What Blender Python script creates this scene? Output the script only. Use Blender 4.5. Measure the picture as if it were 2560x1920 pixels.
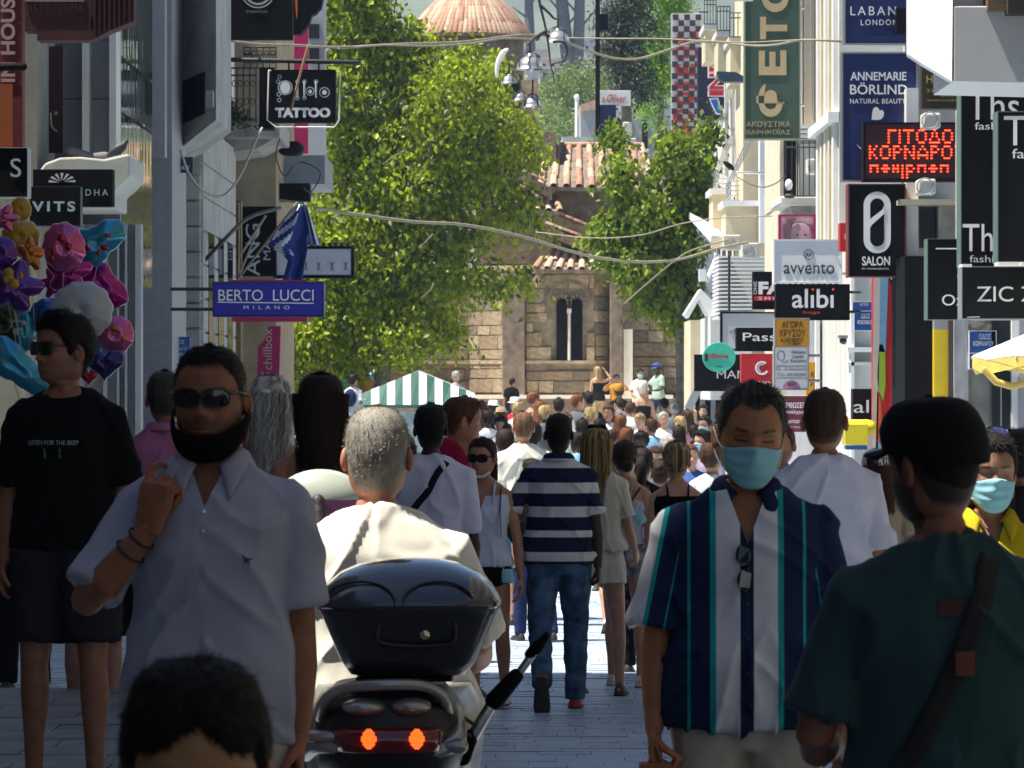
import bpy, math, random
import numpy as np
from mathutils import Vector, Matrix, noise

# ------------------------------------------------------------------ camera, light
F = 10000.0          # focal length in photograph pixels
CX, CY = 1280.0, 960.0
CZ = 2.0             # camera height above the datum
scn = bpy.context.scene
COL = scn.collection
for _o in list(bpy.data.objects): bpy.data.objects.remove(_o)

cam_d = bpy.data.cameras.new('camera'); cam = bpy.data.objects.new('camera', cam_d); COL.objects.link(cam)
cam.location = (0, 0, CZ); cam.rotation_euler = (math.radians(90), 0, 0)
cam_d.sensor_width = 36.0; cam_d.lens = 36.0*F/2560.0
cam_d.clip_start = 0.5; cam_d.clip_end = 9000
cam_d.dof.use_dof = True; cam_d.dof.focus_distance = 21.0; cam_d.dof.aperture_fstop = 22.0
scn.camera = cam

SUN_EL, SUN_AZ = math.radians(66), math.radians(-100)     # azimuth clockwise from +Y (down the street)
SUN_DIR = Vector((math.sin(SUN_AZ)*math.cos(SUN_EL), math.cos(SUN_AZ)*math.cos(SUN_EL), math.sin(SUN_EL)))
w = bpy.data.worlds.new('World'); scn.world = w; w.use_nodes = True
nt = w.node_tree; bg = nt.nodes['Background']; bg.inputs['Strength'].default_value = 0.05
sky = nt.nodes.new('ShaderNodeTexSky'); sky.sky_type = 'NISHITA'; sky.sun_disc = False
sky.sun_elevation = SUN_EL; sky.sun_rotation = SUN_AZ % (2*math.pi); sky.dust_density = 0.4; sky.ozone_density = 3.0; sky.altitude = 80
nt.links.new(sky.outputs[0], bg.inputs['Color'])
sd = bpy.data.lights.new('sun', 'SUN'); sd.energy = 5.0; sd.angle = math.radians(0.55); sd.color = (1.0, 0.94, 0.84)
so = bpy.data.objects.new('sun', sd); COL.objects.link(so)
so.rotation_euler = SUN_DIR.to_track_quat('Z', 'Y').to_euler(); so.location = (-20, 10, 40)
scn.view_settings.view_transform = 'Standard'; scn.view_settings.look = 'None'
scn.view_settings.exposure = 1.25; scn.view_settings.gamma = 1.0; scn.view_settings.use_curve_mapping = False
scn.render.engine = 'CYCLES'
scn.cycles.max_bounces = 5; scn.cycles.diffuse_bounces = 3; scn.cycles.glossy_bounces = 3
scn.cycles.transmission_bounces = 4; scn.cycles.volume_bounces = 0
scn.cycles.use_denoising = True; scn.cycles.caustics_reflective = False; scn.cycles.caustics_refractive = False

# ------------------------------------------------------------------ geometry helpers
def P(px, py, d):
    return Vector((d*(px-CX)/F, d, CZ - d*(py-CY)/F))
_GY = [-5, 9.4, 16, 24, 40, 95, 130]; _GD = [1.62, 1.70, 1.82, 1.92, 1.99, 2.12, 2.16]
def gz(y): return CZ - float(np.interp(y, _GY, _GD))

class Geo:
    def __init__(s): s.v = []; s.f = []; s.n = 0
    def add(s, V, Fc):
        V = np.asarray(V, float); o = s.n
        s.v.append(V); s.n += len(V)
        s.f.extend([tuple(i+o for i in q) for q in Fc]); return s
    def verts(s): return np.concatenate(s.v) if s.v else np.zeros((0, 3))
    def mesh(s, name='mesh', smooth=True):
        m = bpy.data.meshes.new(name); m.from_pydata(s.verts().tolist(), [], s.f)
        if smooth: m.polygons.foreach_set('use_smooth', [True]*len(m.polygons))
        m.update(); return m
    def xf(s, M):
        M = np.array(M); s.v = [V @ M[:3, :3].T + M[:3, 3] for V in s.v]; return s

def loft(g, rings, cap=True, closed=True):
    n = len(rings[0]); V = np.concatenate(rings); Fc = []
    for k in range(len(rings)-1):
        a, b = k*n, (k+1)*n
        for i in range(n if closed else n-1):
            j = (i+1) % n; Fc.append((a+i, a+j, b+j, b+i))
    if cap and closed:
        Fc.append(tuple(range(n-1, -1, -1))); Fc.append(tuple(range((len(rings)-1)*n, len(rings)*n)))
    g.add(V, Fc)

def _unit(v): v = np.asarray(v, float); return v/max(1e-9, np.linalg.norm(v))
def tube(g, pts, rad, seg=12, flat=1.0, ref=(0, 1, 0), round_ends=True, sub=1):
    pts = [np.asarray(p, float) for p in pts]; rad = list(rad) if hasattr(rad, '__len__') else [rad]*len(pts)
    if sub > 1:   # catmull-rom refinement
        q, r = [], []
        for i in range(len(pts)-1):
            p0 = pts[max(0, i-1)]; p1 = pts[i]; p2 = pts[i+1]; p3 = pts[min(len(pts)-1, i+2)]
            for j in range(sub):
                t = j/sub
                q.append(0.5*((2*p1)+(-p0+p2)*t+(2*p0-5*p1+4*p2-p3)*t*t+(-p0+3*p1-3*p2+p3)*t**3)); r.append(rad[i]*(1-t)+rad[i+1]*t)
        q.append(pts[-1]); r.append(rad[-1]); pts, rad = q, r
    n = len(pts); rings = []
    ang = np.arange(seg)*2*math.pi/seg
    fr = []
    for i in range(n):
        t = _unit(pts[min(n-1, i+1)]-pts[max(0, i-1)])
        u = np.cross(t, ref)
        if np.linalg.norm(u) < .15: u = np.cross(t, (1, 0, 0.01))
        u = _unit(u)
        if fr and np.dot(u, fr[-1][1]) < 0: u = -u
        v = _unit(np.cross(u, t)); fr.append((t, u, v))
    def ring(c, u, v, r): return c + np.outer(np.cos(ang)*r, u) + np.outer(np.sin(ang)*r*flat, v)
    if round_ends:
        t, u, v = fr[0]
        for a in (80, 55, 30): a = math.radians(a); rings.append(ring(pts[0]-t*rad[0]*math.sin(a), u, v, rad[0]*math.cos(a)))
    for i in range(n): rings.append(ring(pts[i], fr[i][1], fr[i][2], rad[i]))
    if round_ends:
        t, u, v = fr[-1]
        for a in (30, 55, 80): a = math.radians(a); rings.append(ring(pts[-1]+t*rad[-1]*math.sin(a), u, v, rad[-1]*math.cos(a)))
    loft(g, rings)

def ellipsoid(g, c, r, seg=14, rows=9, M=None):
    rings = []; ang = np.arange(seg)*2*math.pi/seg
    for k in range(rows):
        th = math.radians(6+168*k/(rows-1))
        rings.append(np.stack([np.cos(ang)*math.sin(th)*r[0], np.sin(ang)*math.sin(th)*r[1], np.full(seg, -math.cos(th)*r[2])], 1))
    if M is not None: rings = [q @ np.array(M)[:3, :3].T for q in rings]
    loft(g, [q+np.asarray(c, float) for q in rings])

def box(g, x0, x1, y0, y1, z0, z1):
    V = [(x, y, z) for z in (z0, z1) for x, y in ((x0, y0), (x1, y0), (x1, y1), (x0, y1))]
    g.add(V, [(0, 3, 2, 1), (4, 5, 6, 7), (0, 1, 5, 4), (1, 2, 6, 5), (2, 3, 7, 6), (3, 0, 4, 7)])

def boxp(g, px0, py0, px1, py1, d, dep):   # front face = photograph rectangle at distance d, extends `dep` metres back
    a, b = P(px0, py0, d), P(px1, py1, d)
    box(g, min(a.x, b.x), max(a.x, b.x), d, d+dep, min(a.z, b.z), max(a.z, b.z))

def prism(g, pts, dvec):   # closed polygon extruded
    n = len(pts); A = np.array([list(p) for p in pts], float); B = A+np.array(dvec, float)
    Fc = [tuple(range(n)), tuple(range(2*n-1, n-1, -1))]
    for i in range(n): j = (i+1) % n; Fc.append((j, i, i+n, j+n))
    g.add(np.concatenate([A, B]), Fc)

def prismp(g, pix, d, dep): prism(g, [P(x, y, d) for x, y in pix], (0, dep, 0))

def link(o, parent=None):
    COL.objects.link(o)
    if parent is not None: o.parent = parent
    return o
def obj(name, g, m, parent=None, smooth=False, bevel=0.0):
    me = g.mesh(name, smooth) if isinstance(g, Geo) else g
    for mm in (m if isinstance(m, (list, tuple)) else [m]):
        if mm is not None: me.materials.append(mm)
    o = bpy.data.objects.new(name, me); link(o, parent)
    if bevel:
        b = o.modifiers.new('bevel', 'BEVEL'); b.width = bevel; b.segments = 2; b.limit_method = 'ANGLE'
    return o
def tag(o, label=None, cat=None, group=None, kind=None):
    if label: o['label'] = label
    if cat: o['category'] = cat
    if group: o['group'] = group
    if kind: o['kind'] = kind
    return o
def thing(name, loc=(0, 0, 0), rz=0, label=None, cat=None, group=None):
    o = bpy.data.objects.new(name, None); o.empty_display_size = .1; link(o)
    o.location = loc; o.rotation_euler = (0, 0, rz); return tag(o, label, cat, group)
def kid(name, g, m, root, smooth=False, bevel=0.0):   # geometry given in WORLD coordinates, parented to an unrotated thing
    L = np.array(root.location)
    g.v = [V-L for V in g.v]; return obj(name, g, m, root, smooth, bevel)

# ------------------------------------------------------------------ remesh in a scratch scene
TMP = bpy.data.scenes.new('scratch')
def fuse(g, voxel, smooth=4, factor=.5):
    me = g.mesh('t', False); o = bpy.data.objects.new('t', me); TMP.collection.objects.link(o)
    r = o.modifiers.new('r', 'REMESH'); r.mode = 'VOXEL'; r.voxel_size = voxel; r.adaptivity = 0; r.use_smooth_shade = True
    if smooth:
        s = o.modifiers.new('s', 'SMOOTH'); s.factor = factor; s.iterations = smooth
    with bpy.context.temp_override(scene=TMP, view_layer=TMP.view_layers[0]): dg = bpy.context.evaluated_depsgraph_get()
    nm = bpy.data.meshes.new_from_object(o.evaluated_get(dg), depsgraph=dg)
    bpy.data.objects.remove(o); bpy.data.meshes.remove(me)
    V = np.zeros(len(nm.vertices)*3); nm.vertices.foreach_get('co', V); V = V.reshape(-1, 3)
    Nn = np.zeros(len(nm.vertices)*3); nm.vertices.foreach_get('normal', Nn); Nn = Nn.reshape(-1, 3)
    Fc = [tuple(p.vertices) for p in nm.polygons]
    bpy.data.meshes.remove(nm)
    return V, Nn, Fc

# ------------------------------------------------------------------ materials
_M = {}
def _nodes(m):
    m.use_nodes = True; t = m.node_tree; return t, t.nodes, t.links, t.nodes['Principled BSDF']
def mat(name, col, rough=.6, var=.12, scale=6, bump=.0, bscale=60, metal=0, spec=.5, emit=None, est=1.0, coat=0, stretch=(1, 1, 1), sheen=0, trans=0):
    key = name
    if key in _M: return _M[key]
    m = bpy.data.materials.new(name); t, N, L, B = _nodes(m); _M[key] = m
    B.inputs['Roughness'].default_value = rough; B.inputs['Metallic'].default_value = metal
    B.inputs['Specular IOR Level'].default_value = spec; B.inputs['Coat Weight'].default_value = coat
    if sheen: B.inputs['Sheen Weight'].default_value = sheen
    if trans: B.inputs['Transmission Weight'].default_value = trans
    tc = N.new('ShaderNodeTexCoord'); mp = N.new('ShaderNodeMapping'); L.new(tc.outputs['Object'], mp.inputs[0])
    mp.inputs['Scale'].default_value = stretch
    if var:
        n1 = N.new('ShaderNodeTexNoise'); n1.inputs['Scale'].default_value = scale; n1.inputs['Detail'].default_value = 6
        L.new(mp.outputs[0], n1.inputs['Vector'])
        mr = N.new('ShaderNodeMapRange'); mr.inputs['From Min'].default_value = .3; mr.inputs['From Max'].default_value = .7
        mr.inputs['To Min'].default_value = 1-var; mr.inputs['To Max'].default_value = 1+var*.6
        L.new(n1.outputs['Fac'], mr.inputs['Value'])
        mx = N.new('ShaderNodeVectorMath'); mx.operation = 'SCALE'; mx.inputs[0].default_value = col[:3]
        L.new(mr.outputs[0], mx.inputs['Scale']); L.new(mx.outputs[0], B.inputs['Base Color'])
    else: B.inputs['Base Color'].default_value = (*col[:3], 1)
    if bump:
        n2 = N.new('ShaderNodeTexNoise'); n2.inputs['Scale'].default_value = bscale; n2.inputs['Detail'].default_value = 5
        L.new(mp.outputs[0], n2.inputs['Vector'])
        b = N.new('ShaderNodeBump'); b.inputs['Strength'].default_value = bump; b.inputs['Distance'].default_value = .02
        L.new(n2.outputs['Fac'], b.inputs['Height']); L.new(b.outputs[0], B.inputs['Normal'])
    if emit:
        B.inputs['Emission Color'].default_value = (*emit, 1); B.inputs['Emission Strength'].default_value = est
    return m

def vcol_mat(name, rough=.5, spec=.4, bump=.15, bscale=300, sheen=0, var=.08):
    """base colour comes from the mesh's own 'Col' attribute (skin, hair)"""
    if name in _M: return _M[name]
    m = bpy.data.materials.new(name); t, N, L, B = _nodes(m); _M[name] = m
    a = N.new('ShaderNodeAttribute'); a.attribute_name = 'Col'
    tc = N.new('ShaderNodeTexCoord'); n1 = N.new('ShaderNodeTexNoise'); n1.inputs['Scale'].default_value = 22; n1.inputs['Detail'].default_value = 5
    L.new(tc.outputs['Object'], n1.inputs['Vector'])
    mr = N.new('ShaderNodeMapRange'); mr.inputs['From Min'].default_value = .3; mr.inputs['From Max'].default_value = .7
    mr.inputs['To Min'].default_value = 1-var; mr.inputs['To Max'].default_value = 1+var; L.new(n1.outputs['Fac'], mr.inputs['Value'])
    mx = N.new('ShaderNodeVectorMath'); mx.operation = 'SCALE'; L.new(a.outputs['Color'], mx.inputs[0]); L.new(mr.outputs[0], mx.inputs['Scale'])
    L.new(mx.outputs[0], B.inputs['Base Color'])
    B.inputs['Roughness'].default_value = rough; B.inputs['Specular IOR Level'].default_value = spec
    n2 = N.new('ShaderNodeTexNoise'); n2.inputs['Scale'].default_value = bscale; n2.inputs['Detail'].default_value = 3
    L.new(tc.outputs['Object'], n2.inputs['Vector'])
    b = N.new('ShaderNodeBump'); b.inputs['Strength'].default_value = bump; b.inputs['Distance'].default_value = .004
    L.new(n2.outputs['Fac'], b.inputs['Height']); L.new(b.outputs[0], B.inputs['Normal'])
    return m

def cloth(name, col, rough=.85, fold=.35, fine=.3, var=.06, sheen=.0, ramp=None, coord='z', attr=None, stops_interp='CONSTANT'):
    """woven fabric: fold and weave relief; `ramp` = stripes [(pos,col)...] along body coordinate z (0..2 m mapped to 0..1) or attribute"""
    if name in _M: return _M[name]
    m = bpy.data.materials.new(name); t, N, L, B = _nodes(m); _M[name] = m
    tc = N.new('ShaderNodeTexCoord'); n1 = N.new('ShaderNodeTexNoise'); n1.inputs['Scale'].default_value = 14; n1.inputs['Detail'].default_value = 6
    L.new(tc.outputs['Object'], n1.inputs['Vector'])
    mr = N.new('ShaderNodeMapRange'); mr.inputs['From Min'].default_value = .3; mr.inputs['From Max'].default_value = .7
    mr.inputs['To Min'].default_value = 1-var; mr.inputs['To Max'].default_value = 1+var; L.new(n1.outputs['Fac'], mr.inputs['Value'])
    mx = N.new('ShaderNodeVectorMath'); mx.operation = 'SCALE'; mx.inputs[0].default_value = col[:3]
    L.new(mr.outputs[0], mx.inputs['Scale'])
    if ramp:
        cr = N.new('ShaderNodeValToRGB'); cr.color_ramp.interpolation = stops_interp
        e = cr.color_ramp.elements
        e[0].position = ramp[0][0]; e[0].color = (*ramp[0][1], 1); e[1].position = ramp[1][0]; e[1].color = (*ramp[1][1], 1)
        for p_, c_ in ramp[2:]:
            q = e.new(p_); q.color = (*c_, 1)
        if attr:
            a = N.new('ShaderNodeAttribute'); a.attribute_name = attr; L.new(a.outputs['Fac'], cr.inputs[0])
        else:
            sx = N.new('ShaderNodeSeparateXYZ'); L.new(tc.outputs['Object'], sx.inputs[0])
            dv = N.new('ShaderNodeMath'); dv.operation = 'MULTIPLY'; dv.inputs[1].default_value = .5
            L.new(sx.outputs['Z'], dv.inputs[0]); L.new(dv.outputs[0], cr.inputs[0])
        L.new(cr.outputs[0], mx.inputs[0])
    L.new(mx.outputs[0], B.inputs['Base Color'])
    B.inputs['Roughness'].default_value = rough; B.inputs['Specular IOR Level'].default_value = .10; B.inputs['Sheen Weight'].default_value = sheen
    mp = N.new('ShaderNodeMapping'); mp.inputs['Scale'].default_value = (1.2, 1.2, 1.0); L.new(tc.outputs['Object'], mp.inputs[0])
    n2 = N.new('ShaderNodeTexNoise'); n2.inputs['Scale'].default_value = 4.5; n2.inputs['Detail'].default_value = 1.5; n2.inputs['Distortion'].default_value = .5
    L.new(mp.outputs[0], n2.inputs['Vector'])
    b = N.new('ShaderNodeBump'); b.inputs['Strength'].default_value = fold; b.inputs['Distance'].default_value = .04; L.new(n2.outputs['Fac'], b.inputs['Height'])
    n3 = N.new('ShaderNodeTexNoise'); n3.inputs['Scale'].default_value = 380; L.new(tc.outputs['Object'], n3.inputs['Vector'])
    b2 = N.new('ShaderNodeBump'); b2.inputs['Strength'].default_value = fine; b2.inputs['Distance'].default_value = .003
    L.new(n3.outputs['Fac'], b2.inputs['Height']); L.new(b.outputs[0], b2.inputs['Normal']); L.new(b2.outputs[0], B.inputs['Normal'])
    return m

# ------------------------------------------------------------------ heads, hands, bodies
_RT = np.array([  # z, half width, front, back
 (.1125, .004, .004, .006), (.108, .030, .034, .040), (.099, .047, .056, .064), (.083, .062, .074, .084), (.060, .0715, .087, .098),
 (.035, .0755, .0925, .104), (.012, .0765, .0925, .105), (.0, .0755, .089, .104), (-.020, .073, .0885, .101), (-.040, .0705, .0885, .094),
 (-.060, .0665, .088, .083), (-.080, .0600, .0855, .072), (-.095, .0515, .082, .064), (-.106, .041, .076, .059), (-.112, .042, .064, .058),
 (-.117, .047, .046, .058), (-.124, .0505, .036, .059), (-.140, .053, .032, .061), (-.170, .055, .034, .064), (-.20, .060, .040, .070), (-.235, .070, .048, .078)])
def _ringpar(z):
    zz = _RT[::-1, 0]; return [np.interp(z, zz, _RT[::-1, k]) for k in (1, 2, 3)]
def head_surface(phi, z, off=0.0, jaw=1.0, feat=1.0):
    """phi measured from the front (+Y), z from eye level; arrays"""
    w_, f_, b_ = _ringpar(z)
    jw = 1+(jaw-1)*np.clip(-z/.08, 0, 1)*np.clip((z+.14)/.03, 0, 1)
    c, s = np.cos(phi), np.sin(phi)
    e = .90
    cx = np.sign(s)*np.abs(s)**e*(w_*jw+off); cy = np.sign(c)*np.abs(c)**(.95)*np.where(c > 0, f_, b_)+off*c
    fr = np.clip(c, 0, 1)
    g = lambda a, s_: np.exp(-(a/s_)**2)
    ax = np.abs(cx)
    d = 0
    d = d+.024*g(cx, .0125+.004*g(z+.034, .012))*np.interp(z, [-.052, -.043, -.034, -.012, .006, .02], [0, .45, 1, .42, .12, .1])   # nose
    d = d+.006*g(ax-.014, .007)*g(z+.038, .008)                                              # wings
    d = d-.012*g(ax-.033, .017)*g(z+.001, .012)+.0065*g(ax-.032, .012)*g(z+.001, .0075)       # sockets + lids
    d = d+.0045*g(ax-.028, .022)*g(z-.019, .007)                                             # brow ridge
    d = d+.0035*g(ax-.047, .018)*g(z+.028, .015)                                             # cheekbones
    d = d-.003*g(ax-.04, .018)*g(z+.065, .02)
    lw = g(cx, .022)
    d = d+.0062*lw*g(z+.0625, .0045)+.0066*lw*g(z+.0735, .0055)-.0035*lw*g(z+.0675, .0022)+.004*g(cx, .028)*g(z+.066, .018)
    d = d-.0035*g(cx, .024)*g(z+.085, .006)+.006*g(cx, .022)*g(z+.1, .011)
    return np.stack([cx, cy+d*fr*feat, z+0*phi], -1)

_HP = np.radians([0, 30, 48, 60, 68, 76, 84, 93, 104, 116, 132, 180]); _HZ = np.array([.066, .068, .050, .028, .0, -.028, -.020, .020, .006, -.045, -.078, -.086])
def hairline(phi, recede=0.0, low=0.0):
    a = np.abs((phi+math.pi) % (2*math.pi)-math.pi)
    base = np.interp(a, _HP, _HZ)
    return base+recede*np.exp(-((a-.55)/.4)**2)-low*np.clip((a-1.9)/.6, 0, 1)

def phis(n):
    t = np.arange(n)*2*math.pi/n; return t-.55*np.sin(t)   # denser at the front
def head_mesh(hi, spec):
    n, rows = (112, 84) if hi == 2 else ((56, 46) if hi == 1 else (28, 24))
    ph = phis(n) if hi else np.arange(n)*2*math.pi/n
    kz = np.linspace(0, 1, rows); zt = np.interp(kz, [0, .06, .15, .85, 1], [.1125, .107, .09, -.13, -.235])
    rings = [head_surface(ph, np.full(n, z), 0, spec.get('jaw', 1), 1.0 if hi else .7) for z in zt]
    g = Geo(); loft(g, [r[::-1] for r in rings])
    for sx in (-1, 1):    # ears
        er = Geo(); ellipsoid(er, (0, 0, 0), (.011, .019, .031), 14 if hi else 8, 9 if hi else 5)
        V = er.v[0]
        if hi: V[:, 0] -= sx*.012*np.exp(-((V[:, 1]-.002)/.009)**2-((V[:, 2]-.004)/.015)**2)*(np.sign(V[:, 0]) == sx)
        M = Matrix.Translation((sx*.0795, -.012, -.014)) @ Matrix.Rotation(sx*math.radians(22), 4, 'Z') @ Matrix.Rotation(math.radians(-10), 4, 'X')
        er.xf(M); g.add(er.verts(), er.f)
    return g

def face_colour(V, skin, spec):
    skin = np.array(skin); n = len(V); C = np.tile(skin, (n, 1)).astype(float)
    x, y, z = V[:, 0], V[:, 1], V[:, 2]; ax = np.abs(x); fr = (y > .03)
    g = lambda a, s_: np.exp(-(a/s_)**2)
    def mixc(mask, col): C[:] = C*(1-mask[:, None])+np.array(col)*mask[:, None]
    red = skin*np.array([1.08, .80, .74])
    mixc(.45*fr*(g(ax-.045, .02)*g(z+.03, .018)+g(x, .014)*g(z+.034, .012)), red)
    mixc(np.clip((ax-.076)/.006, 0, 1)*.6*(z > -.05)*(z < .02), red)                         # ears
    lip = np.clip(g(x, .019)*1.3-.15, 0, 1)*g(z+.068, .009)*fr
    mixc(np.clip(lip*1.1, 0, .8), skin*np.array([1.0, .55, .52]))
    mixc(.5*fr*g(x, .021)*g(z+.0675, .0018), skin*.35)
    if spec.get('brow'):
        b = fr*.85*np.clip(1.4*np.exp(-((ax-.033)/.0175)**4)-.2, 0, 1)*g(z-(.0195+.12*(ax-.033)*(ax < .045)), .0042)
        mixc(np.clip(b*1.2, 0, .92), spec['brow'])
    if spec.get('lid'):                                                                      # lowered lids: lash line, plus shade of sockets and creases painted into the skin
        mixc(.55*fr*g(ax-.033, .017)*g(z+.002, .011), skin*.5)
        mixc(.75*fr*np.exp(-((ax-.032)/.013)**4)*g(z+.0015-4*(ax-.032)**2, .0036), skin*1.12)
        mixc(.6*fr*np.exp(-((ax-.032)/.015)**4)*g(z-.0050+6*(ax-.032)**2, .0012), skin*.3)
        mixc(np.clip(fr*np.exp(-((ax-.032)/.0145)**4)*g(z+.0072-5*(ax-.032)**2, .0022)*1.6, 0, .97), (.012, .007, .006))
        for zz in (.040, .050): mixc(.28*fr*g(ax, .035)*g(z-zz-.3*ax*ax, .0013), skin*.45)
        mixc(.35*fr*g(ax-.006, .002)*g(z-.020, .007), skin*.4)
    st = spec.get('stubble', 0)
    if st:
        m = np.clip((-.035-z+.9*(ax-.05)*(ax > .05))/.02, 0, 1)*(z > -.125)*(y > -.012)*(1-.85*g(x, .016)*g(z+.068, .0085)*fr)
        m = m*np.clip(1-g(x, .016)*(z > -.05)*1.0, 0, 1)
        mixc(np.clip(m*st, 0, 1), spec.get('stubcol', (.03, .022, .018)))
    hc = spec.get('haircol')
    if hc is not None and spec.get('hair') != 'bald':
        ph = np.arctan2(x, y); hl = hairline(ph, spec.get('recede', 0), spec.get('low', 0))
        m = np.clip((z-hl+.006)/.012, 0, 1)*(z > -.1)
        m = m*(1-np.clip((ax-.0775)/.003, 0, 1)*(z < .015))
        mixc(m*.92, hc)
    return C

def set_col(me, C):
    a = me.color_attributes.new('Col', 'FLOAT_COLOR', 'POINT')
    a.data.foreach_set('color', np.concatenate([C, np.ones((len(C), 1))], 1).astype(np.float32).ravel())

def hand(g, wrist, direc, palm, side, curl=.35, size=1.0, curls=None, thumb=None, spread=1.0, fseg=8):
    """direc: wrist->knuckles, palm: direction the palm faces"""
    d = _unit(direc); pn = np.asarray(palm, float); pn = _unit(pn-d*np.dot(pn, d)); lat = np.cross(d, pn)*side  # towards thumb
    W = np.asarray(wrist, float); s = size
    curls = curls or [curl]*4
    # palm
    rings = []
    for t, hw, th in ((-.012, .026, .017), (.02, .032, .016), (.05, .040, .0145), (.082, .041, .012), (.094, .037, .009)):
        c = W+d*t*s; a = np.arange(14)*2*math.pi/14
        rings.append(c+np.outer(np.sign(np.cos(a))*np.abs(np.cos(a))**.7*hw*s, lat)+np.outer(np.sin(a)*th*s, pn))
    loft(g, rings)
    Ls = [(.044, .026, .022), (.048, .030, .023), (.045, .028, .022), (.035, .021, .019)]
    for i in range(4):
        off = (.0285-.019*i)*s; base = W+d*(.086-.004*abs(i-1))*s+lat*off; c = curls[i]
        p = [W+d*.05*s+lat*off*.8, base]; ang = 0; cur = base
        fd0 = _unit(d+lat*(.06*spread*(1.5-i)))
        for k, L in enumerate(Ls[i]):
            ang += c*(1.1, 1.45, .9)[k]
            fd = fd0*math.cos(ang)+pn*math.sin(ang); cur = cur+fd*L*s; p.append(cur)
        tube(g, p, [r*s for r in (.0085, .0100, .0092, .0082, .0068)], fseg, ref=tuple(lat))
    th = thumb or (.75, .5, .35)   # outwards, palmwards, bend
    b = W+d*.022*s+lat*.026*s+pn*.004*s
    d1 = _unit(d*.75+lat*th[0]+pn*th[1]); d2 = _unit(d*.85+lat*(th[0]-th[2]*1.4)+pn*(th[1]+.3*th[2])); d3 = _unit(d*.9+lat*(th[0]-th[2]*2.4)+pn*(th[1]+.5*th[2]))
    p1 = b+d1*.042*s; p2 = p1+d2*.032*s; p3 = p2+d3*.026*s
    tube(g, [W+d*.008*s+lat*.012*s, b, p1, p2, p3], [r*s for r in (.013, .0145, .0118, .0100, .0080)], fseg, ref=tuple(pn))

MALE = [(.84, .150, .085, .105), (.92, .168, .098, .125), (1.01, .160, .104, .108), (1.09, .152, .104, .097), (1.19, .160, .112, .105), (1.29, .176, .120, .118),
        (1.36, .180, .108, .118), (1.405, .166, .086, .105), (1.440, .130, .066, .090), (1.470, .092, .055, .074), (1.495, .070, .050, .066), (1.53, .056, .040, .060)]
FEMALE = [(.82, .155, .09, .115), (.91, .175, .10, .125), (.99, .158, .10, .10), (1.08, .125, .092, .082), (1.18, .138, .105, .092), (1.28, .155, .132, .10),
          (1.36, .158, .100, .10), (1.415, .148, .074, .09), (1.452, .105, .055, .075), (1.48, .062, .046, .058), (1.53, .048, .036, .052)]

def ring(z, w_, f_, b_, n=28, cx=0, cy=0, tilt=0, e=.88):
    a = np.arange(n)*2*math.pi/n; s, c = np.sin(a), np.cos(a)
    y = np.sign(c)*np.abs(c)**e*np.where(c > 0, f_, b_)+cy
    return np.stack([np.sign(s)*np.abs(s)**e*w_+cx, y, np.full(n, z)+tilt*y], 1)[::-1]

def folds(V, N, amp, seed):
    out = V.copy()
    for i in range(len(V)):
        x, y, z = V[i]; sx = 1 if x > 0 else -1
        a = noise.noise(Vector(((x*.8+sx*z*.6)*8.5+seed, y*3+seed, (z*.8-sx*x*.6)*2.6))); b = noise.noise(Vector((x*9-seed, y*4, z*2.4+seed*2)))
        r = (1-min(1, abs(a)*3.8))**2.6*1.1+(1-min(1, abs(b)*4.4))**2.6*(.25+.75*min(1, max(0, (1.2-z)/.25)))
        out[i] += N[i]*(r*.9-.25)*amp
    return out

def noise_disp(V, N, amp, freq, seed=0.0, ridged=False):
    out = V.copy(); fx, fy, fz = freq
    for i in range(len(V)):
        p = Vector((V[i, 0]*fx+seed, V[i, 1]*fy-seed, V[i, 2]*fz+seed*2))
        n_ = noise.noise(p)*.65+noise.noise(p*2.1)*.35
        if ridged: n_ = (1-abs(n_)*2.6)*.5
        out[i] += N[i]*n_*amp
    return out

DEF = dict(sex='m', H=None, k=1.0, yaw=0, skin=(.36, .20, .13), hair='short', haircol=(.03, .02, .015), top='tee', topcol=None, bottom='jeans',
           armR=((.12, -.05, -1), (.05, .12, -1)), armL=((-.12, -.05, -1), (-.05, .12, -1)), legR=((.03, 0, -1), (0, 0, -1)), legL=((-.03, 0, -1), (0, 0, -1)),
           lean=(0, 0), head=(0, 0, 0), hi=0, vox=.016, bw=1.0, belly=0.0, sleeve=.72, hem=.86, neck='round', loose=.012, hands=True, shoe=(.03, .03, .03), headk=1.05)
def hair_shell(hi, spec, thick, recede, low, seed):
    n, rows = (84, 26) if hi == 2 else ((44, 15) if hi == 1 else (24, 9))
    ph = phis(n) if hi else np.arange(n)*2*math.pi/n
    hl = hairline(ph, recede, low)+np.array([noise.noise(Vector((math.sin(a)*9, math.cos(a)*9, seed)))*.006 for a in ph])
    rings, tv = [], []
    for k in range(rows):
        t = k/(rows-1); z = hl+(.1118-hl)*(t**.8)
        off = -.003+(thick+.003)*min(1, t*5)**.7
        z = np.minimum(z, .1118); S = head_surface(ph, z, off, 1, .3)
        S[:, 2] += max(0, off)*np.clip(z/.1, 0, 1)**2
        rings.append(S)
    g = Geo(); loft(g, [r[::-1] for r in rings], cap=False)
    V = g.verts(); g.add(V[-n:]*[.5, .5, 1]+[0, 0, .002], [tuple(range(n))])
    return g

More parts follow.
